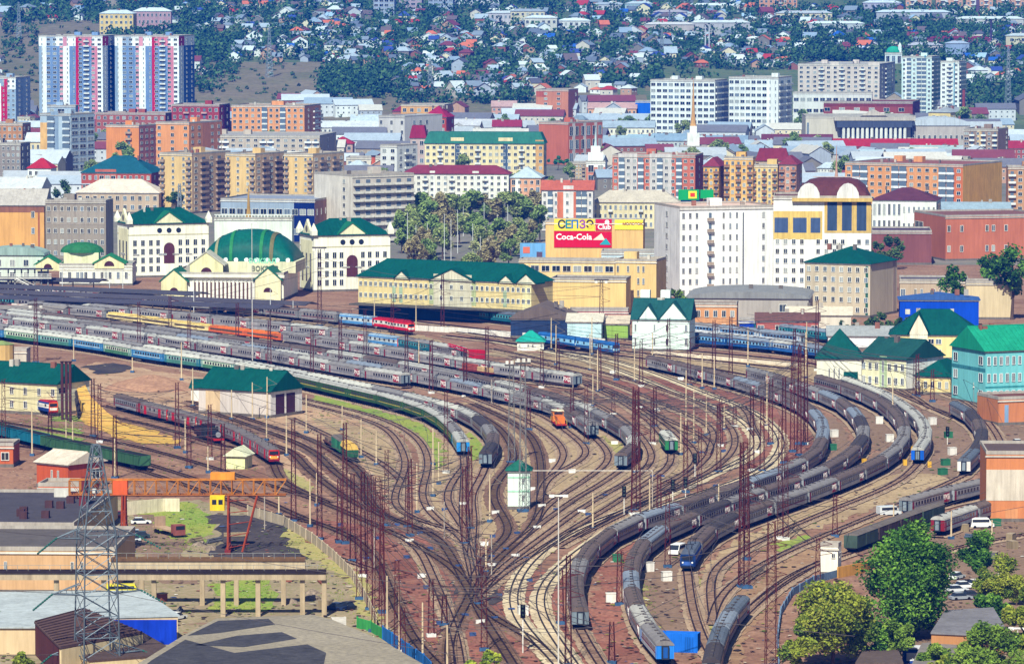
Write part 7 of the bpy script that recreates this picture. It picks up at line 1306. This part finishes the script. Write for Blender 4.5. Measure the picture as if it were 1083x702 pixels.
for i, (px, yb, yt, w_) in enumerate(PT):
    p, h = GH(px, yb, yt); o = empty('park_tree', p, i*1.3, cat='tree', group='park trees by the street'); sx = w_/S(p)/8.4; sz = h*.86/10
    obj('crown', cm[i % 3], o, (0, 0, h*.55), 0, scale=(sx, sx, sz)); obj('trunk', tm, o, (0, 0, h*.55), 0, scale=(1, 1, h*.55/6)); auto(o, ('olive grey park tree', 'mid green park tree', 'brownish budding park tree')[i % 3])
# scattered street trees in the middle town
rg = random.Random(9)
for i in range(64):
    px, y = rg.uniform(0, 1083), rg.uniform(140, 215); p = G(px, y); s = rg.uniform(.9, 1.7)
    o = empty('town_tree', p, i, cat='tree', group='street trees between the town houses'); obj('crown', cm[i % 2], o, (0, 0, 6.5*s), scale=(s, s, s)); obj('trunk', tm, o, (0, 0, 6*s), scale=(1, 1, s)); auto(o, 'green street tree between town roofs')
# ---------------------------------------------------------------- hillside village
HOLES = [(36, 205, 25, 140), (0, 110, 24, 120), (228, 338, 66, 118), (105, 184, 8, 40), (110, 235, 36, 70), (338, 420, 70, 96), (684, 842, 74, 140), (840, 1024, 58, 140), (392, 580, -5, 14), (795, 1083, -5, 12)]
rg = random.Random(21); hs = []; tries = 0
WC = ['#d8d4d0', '#c8bcae', '#b48c74', '#d8c8a8', '#a4a8b4', '#c4c4c8', '#8c5a4c', '#7c746c', '#9c8c7c', '#dcdcdc']; RC = ['#7f8794', '#a4acb8', '#656c7a', '#7a4048', '#a83a34', '#3c4c8c', '#5c5a64', '#c4c6ca', '#6c5c5c', '#8a98ac', '#2f5aa8', '#c86c4c']
WN = {'#d8d4d0': 'white', '#c8bcae': 'beige', '#b48c74': 'tan brick', '#d8c8a8': 'cream', '#a4a8b4': 'blue grey', '#c4c4c8': 'pale grey', '#8c5a4c': 'brown brick', '#7c746c': 'dark timber', '#9c8c7c': 'grey timber', '#dcdcdc': 'bright white'}; RN = dict(zip(RC, ['mid grey', 'silver', 'slate', 'maroon', 'bright red', 'navy', 'dark grey', 'white', 'brown', 'blue grey', 'bright blue', 'orange']))
HMESH = {}
def house_parts(w_, d, h, wall, roof, kind):
    k = (w_, d, h, wall, roof, kind)
    if k not in HMESH:
        b = MB().box((0, 0, h/2-1), (w_, d, h+2), M(wall, .85, .08, .3)); r = w_*.32 if kind else w_*.26; x, y = w_/2+.5, d/2+.5
        if kind:
            b.loft([[(-w_/2, yy, h), (w_/2, yy, h), (0, yy, h+r*.93)] for yy in (-d/2+.05, d/2-.05)], M(wall, .85, .08, .3))
            q = MB().loft([[(-x, yy, h-.1), (0, yy, h+r), (x, yy, h-.1), (x, yy, h-.35), (0, yy, h+r-.3), (-x, yy, h-.35)] for yy in (-y, y)], M(roof, .6, .08, .3))
        else: q = MB().loft([[(-x, -y, h-.2), (x, -y, h-.2), (x, y, h-.2), (-x, y, h-.2)], [(-x, -y, h), (x, -y, h), (x, y, h), (-x, y, h)], [(-x*.3, -.2, h+r), (x*.3, -.2, h+r), (x*.3, .2, h+r), (-x*.3, .2, h+r)]], M(roof, .6, .08, .3))
        HMESH[k] = (b.mesh('house_wall'), q.mesh('house_roof'))
    return HMESH[k]
wmesh = win_mesh(1.2, 1.4, '#e0e0dc', 0); chm = MB().box((0, 0, 0), (.8, .8, 2.4), M('#8c5a4c')).mesh('house_chimney')
while len(hs) < 298 and tries < 9000:
    tries += 1; px, y = rg.uniform(-5, 1088), rg.uniform(4, 104)
    if y > 92 and not 420 < px < 690: continue
    if any(a < px < b_ and c < y < d for a, b_, c, d in HOLES): continue
    p = G(px, y)
    if p.y < HY0+5 or any((p-q).length < 11.5 for q in hs): continue
    if px < 230 and rg.random() < .45: continue
    hs.append(p); big = rg.random() < .22
    w_, d, h = rg.choice(((8, 9, 3.2), (9, 8, 3.6), (7, 8, 3.0), (10, 9, 5.5))) if not big else rg.choice(((13, 10, 6), (16, 10, 5), (12, 11, 7)))
    wc, rc_, kd = rg.choice(WC), rg.choice(RC[:3]+RC), rg.random() < .65
    o = empty('hillside_house', p, rg.choice((0, pi/2))+rg.uniform(-.5, .5), cat='house', group='houses on the hillside'); a, c = house_parts(w_, d, h, wc, rc_, kd)
    obj('wall', a, o); rf = obj('roof', c, o)
    if rg.random() < .5: obj('chimney', chm, rf, (w_*.2, d*.15, h+w_*.2))
    for k in (-.25, .25): obj('window', wmesh, o, (w_*k, -d/2, h*.55)); obj('window', wmesh, o, (-w_/2, d*k, h*.55), -pi/2)
    auto(o, f'{"large" if big else "small"} {WN[wc]} house with {RN[rc_]} roof')
# fill of low houses between the larger town blocks
hs2 = []
for i in range(260):
    px, y = rg.uniform(-5, 1088), rg.uniform(112, 212)
    if any(a < px < b_ and c < y < d for a, b_, c, d in ((36, 205, 0, 133), (425, 585, 188, 260), (684, 842, 74, 143))): continue
    p = G(px, y)
    if any((p-q).length < 17 for q in hs2): continue
    hs2.append(p); wc, rc_ = rg.choice(WC), rg.choice(('#b8bcc4', '#8f9cac', '#8f9cac', '#7a4048', '#a0a8b4', '#6c6a74', '#6c6a74', '#a8aab0', '#c0b8b0'))
    w_, d, h = rg.choice(((22, 12, 7), (28, 12, 8), (16, 12, 6), (34, 13, 9)))
    o = empty('town_house', p, rg.choice((0, 0, pi/2))+rg.uniform(-.3, .3), cat='house', group='low town houses between the blocks'); a, c = house_parts(d, w_, h, wc, rc_, 1)
    o.rotation_euler.z += pi/2; obj('wall', a, o); obj('roof', c, o)
    for k in range(int(w_/4)): obj('window', wmesh, o, (-d/2, -w_/2+2+k*4, h*.3), -pi/2); obj('window', wmesh, o, (-d/2, -w_/2+2+k*4, h*.72), -pi/2)
    auto(o, f'{WN[wc]} town house with {dict(zip(("#b8bcc4", "#8f9cac", "#7a4048", "#a0a8b4", "#8c3438", "#6c6a74", "#a8aab0", "#c0b8b0"), ("pale grey", "blue grey", "maroon", "steel blue", "dark red", "slate", "silver", "beige")))[rc_]} roof')
# the many further village houses, past what one would count
b = MB(); k = 0; tr2 = 0
while k < 460 and tr2 < 9000:
    tr2 += 1; px, y = rg.uniform(-5, 1088), rg.uniform(2, 100)
    if y > 92 and not 420 < px < 690: continue
    if any(a < px < b_ and c < y < d for a, b_, c, d in HOLES) or (px < 230 and rg.random() < .6): continue
    p = G(px, y)
    if p.y < HY0+5 or any((p-q).length < 8.2 for q in hs): continue
    k += 1; hs.append(p); w_, d, h = rg.choice(((7, 8, 3), (8, 7, 3.4), (9, 8, 4), (11, 8, 4.5))); wc, rc_ = rg.choice(WC), rg.choice(RC[:3]+RC+['#3c4c8c', '#d0d2d4', '#9ab0c8']); me2 = house_parts(w_, d, h, wc, rc_, 1)
    Mx = Matrix.Translation(p)@Matrix.Rotation(rg.choice((0, pi/2))+rg.uniform(-.5, .5), 4, 'Z')
    for me in me2:
        i = len(b.v); b.v += [tuple(Mx@v.co) for v in me.vertices]; mi = [b.mi(m) for m in me.materials]
        for pl in me.polygons: b.f.append(tuple(i+j for j in pl.vertices)); b.m.append(mi[pl.material_index])
obj('distant_village', b, kind='stuff', label='the many further small village houses filling the hillside')
# wood on the hill: reads as one mass
b = MB(); cols = [leafm(c) for c in ('#365a34', '#486c3c', '#284a2e', '#5c7c44', '#3c6032')]; rg = random.Random(5); n = 0
def clump(p, r, hh, m, k=26):
    for _ in range(k):
        d = V((rg.gauss(0, 1), rg.gauss(0, 1), rg.gauss(0, 1))).normalized(); q = p+V((d.x*r, d.y*r, hh*.55+d.z*hh*.5))*1.0 if False else V((p.x+d.x*r, p.y+d.y*r, p.z+hh*.55+d.z*hh*.5))
        u = V((rg.gauss(0, 1), rg.gauss(0, 1), rg.gauss(0, 1))).normalized(); w_ = u.orthogonal().normalized(); s = rg.uniform(.8, 1.5)
        b.poly([q-u*s, q+w_*s, q+u*s, q-w_*s], m if rg.random() < .7 else rg.choice(cols))
ZONES = [(0, 230, 2, 26, 360), (185, 345, 2, 66, 520), (110, 235, 36, 68, 260), (345, 700, 2, 95, 1500), (340, 430, 78, 104, 190), (420, 560, 92, 112, 120), (690, 845, 8, 74, 560), (840, 1090, 12, 66, 1500), (1020, 1090, 60, 118, 170), (560, 700, 40, 60, 60), (0, 40, 20, 60, 20), (205, 250, 66, 100, 40), (0, 1083, 0, 100, 240)]
for a, b_, c, d, cnt in ZONES:
    for _ in range(cnt):
        px, y = rg.uniform(a, b_), rg.uniform(c, d)
        if any(h0 < px < h1 and g0+4 < y < g1 for h0, h1, g0, g1 in HOLES[1:4]) and cnt == 240: continue
        p = G(px, y)
        if p.y < HY0 or any(abs(p.x-q.x) < 4.5 and -11 < p.y-q.y < 5 for q in hs): continue
        clump(p, rg.uniform(2.2, 6.0), rg.uniform(4.5, 11), rg.choice(cols))
obj('hillside_woodland', b, kind='stuff', label='dark green woodland growing between the hillside houses')
# scrub on the bare slopes
b = MB()
for _ in range(420):
    px, y = rg.choice((rg.uniform(0, 110), rg.uniform(205, 420))), rg.uniform(30, 125); p = G(px, y)
    if p.y > HY0: clump(p, rg.uniform(.8, 2), rg.uniform(1, 2.5), leafm('#5c6a44'), 8)
obj('hill_scrub', b, kind='stuff', label='low scrub dotting the bare eroded slopes')
# grass and weed tufts near the viewer
b = MB(); rg = random.Random(15); tc = [leafm(c) for c in ('#7c9434', '#94a040', '#66802c')]
for a, b_, c, d, k in ((300, 400, 556, 660, 420), (132, 222, 532, 585, 420), (225, 290, 612, 650, 240), (0, 90, 440, 470, 200), (60, 285, 436, 498, 420), (738, 765, 610, 690, 120), (330, 468, 418, 495, 300), (676, 692, 612, 678, 80), (390, 470, 660, 706, 120)):
    for _ in range(k):
        px, y = rg.uniform(a, b_), rg.uniform(c, d)
        if (a, c) == (300, 556) and abs(px-(300+(y-556)*.9)) > 22: continue
        p = G(px, y); m = rg.choice(tc)
        for _ in range(4):
            an = rg.uniform(0, 6.3); s = rg.uniform(.15, .4); q = V((p.x+rg.uniform(-.5, .5), p.y+rg.uniform(-.5, .5), 0)); b.poly([q, q+V((cos(an)*.25, sin(an)*.25, .05)), q+V((cos(an)*s*.6, sin(an)*s*.6, s))], m)
obj('weed_tufts', b, kind='stuff', label='green weed tufts in the yard grass strips')
# litter, stones, oil spots and weeds strewn over the yard
b = MB(); lc = [M(c, .95, .2, 1) for c in ('#4a3a34', '#6f564a', '#c8b8a4', '#8a5c4c', '#d8d0c4', '#3c3230', '#5f7030', '#8f8a44', '#4f5f8a')]; lw = (6, 5, 1.6, 4, .5, 5, 4, 3, .4)
for _ in range(9000):
    px, y = rg.uniform(-10, 1093), 370+342*rg.random()**.8
    p = G(px, y); s = rg.uniform(.15, .6)*(1.6 if rg.random() < .1 else 1); a = rg.uniform(0, 6.3); z = .17 if rg.random() < .9 else .4
    b.poly([(p.x+s*rg.uniform(.6, 1.2)*cos(a+t*1.257), p.y+s*rg.uniform(.6, 1.6)*sin(a+t*1.257), z+rg.uniform(0, .05)) for t in range(5)], rg.choices(lc, lw)[0])
obj('yard_debris', b, kind='stuff', label='small stones, litter and weeds strewn between the tracks')
# slope pylon and aerials
for px, yb, yt, w_, l in ((285, 82, 28, 5, 'faint lattice pylon on the bare hillside'), (1066, 122, 48, 4, 'slim lattice radio mast beyond the white tower'), (190, 232, 196, 2, 'thin roof aerial beside the yellow brown block'), (20, 40, 2, 4, 'lattice mast at the hill corner above school'), (700, 58, 30, 3, 'thin lattice mast on the slope above white slab'), (455, 100, 62, 4, 'small lattice pylon among the foot hill trees')):
    p, h = GH(px, yb, yt); o = empty('lattice_pylon', p, .3, label=l, cat='pylon'); me, h2 = lattice_mesh(h, w_, .8, GALV, .12, .18, 1); obj('lattice_tower', me, o); obj('cross_arm', MB().box((0, 0, h2*.8), (w_*1.6, .3, .3), GALV).box((0, 0, h2*.92), (w_, .3, .3), GALV), o)
# ---------------------------------------------------------------- labels told apart by landmarks
for ph_, x, y in (('the signal tower', 549, 540), ('the orange shunter', 590, 446), ('the green fronted coach', 707, 478), ('the blue locomotive', 727, 607), ('the track throat', 500, 632), ('the green roofed shed', 280, 440), ('the hopper wagons', 365, 485), ('the red railcar', 288, 493), ('the steam locomotive', 215, 465), ('the yellow sand slope', 100, 445), ('the gantry crane', 242, 583), ('the concrete fence', 350, 590), ('the blue metal fence', 430, 695), ('the signal cabin', 878, 608), ('the big poplar', 962, 670), ('the pyramid roofed house', 888, 410), ('the turquoise house', 700, 370), ('the small teal hut', 561, 371), ('the rail crane', 500, 384), ('the yellow annex', 480, 340), ('the station hall', 240, 318), ('the platform roofs', 150, 330), ('the blue striped train', 780, 371), ('the white ended coach', 1019, 505), ('the deep blue coach end', 970, 493), ('the innermost train tail', 612, 668), ('the bright blue container', 713, 688), ('the pale gravel fan', 640, 500), ('the light ballast curve', 815, 470), ('the gondola row', 100, 490), ('the sky blue coach end', 490, 484), ('the grey train tail', 513, 497), ('the stub train tail', 656, 499), ('the brick white block', 1060, 552), ('the green tall grass', 430, 470), ('the hillside church', 945, 66), ('the striped towers', 120, 132), ('the hillside school', 140, 36), ('the frame towers', 435, 12), ('the hospital slabs', 760, 145), ('the bare slope', 285, 95), ('the hill foot trees', 385, 95), ('the red long hall', 1010, 48), ('the theatre', 910, 156), ('the golden spire', 733, 176), ('the brick block', 590, 126), ('the radio mast', 1066, 120), ('the crest warehouse', 705, 36), ('the slim smokestacks', 748, 56), ('the blue tiled hut', 610, 80), ('the hill crest block', 505, 8), ('the yellow brown blocks', 265, 224), ('the green mansard complex', 510, 188), ('the arched brick house', 610, 174), ('the maroon roofed hall', 845, 162), ('the orange long block', 980, 222), ('the park', 500, 250), ('the grey stub house', 560, 50), ('the dark grove', 980, 30), ('the white eight row house', 650, 60), ('the steep village lane', 380, 50), ('the pink long block', 708, 22), ('the village corner', 450, 60), ('the hill meadow', 250, 40), ('the crest depot', 880, 36)):
    if not any(k in ph_ for k in ('blue tiled hut', 'grey stub house', 'white eight row', 'steep village lane', 'village corner', 'hill meadow', 'green tall grass', 'dark grove')): landmark(ph_, x, y)
used = {}
import collections
cl = collections.defaultdict(list)
for o, desc in AUTO:
    p = o.location.copy()
    if 'mid' in o: p = V(o['mid']); del o['mid']
    if o.name.startswith('overhead_wire'): p = o.data.vertices[len(o.data.vertices)//2].co.copy()
    q = lambda v: V((v.x*S(V((v.x, v.y, 0)))+CX, (HC)*S(V((v.x, v.y, 0)))+YH, 0))   # compare as seen
    pp = q(p); ph_, lp = min(LM, key=lambda t: (q(t[1])-pp).length); d = pp-q(lp)
    if d.length < 7: rel = 'close by'
    elif abs(d.x) > abs(d.y)*1.2: rel = 'right of' if d.x > 0 else 'left of'
    else: rel = 'in front of' if d.y > 0 else 'beyond'
    cl[(desc, rel, ph_)].append((d.length, o))
for (desc, rel, ph_), L in cl.items():
    L.sort(key=lambda t: t[0])
    for i, (_, o) in enumerate(L): o['label'] = f'{desc}, {rel} {ph_}' if len(L) == 1 else f'{desc}, {ORD[i] if i else "nearest"} {rel} {ph_}'
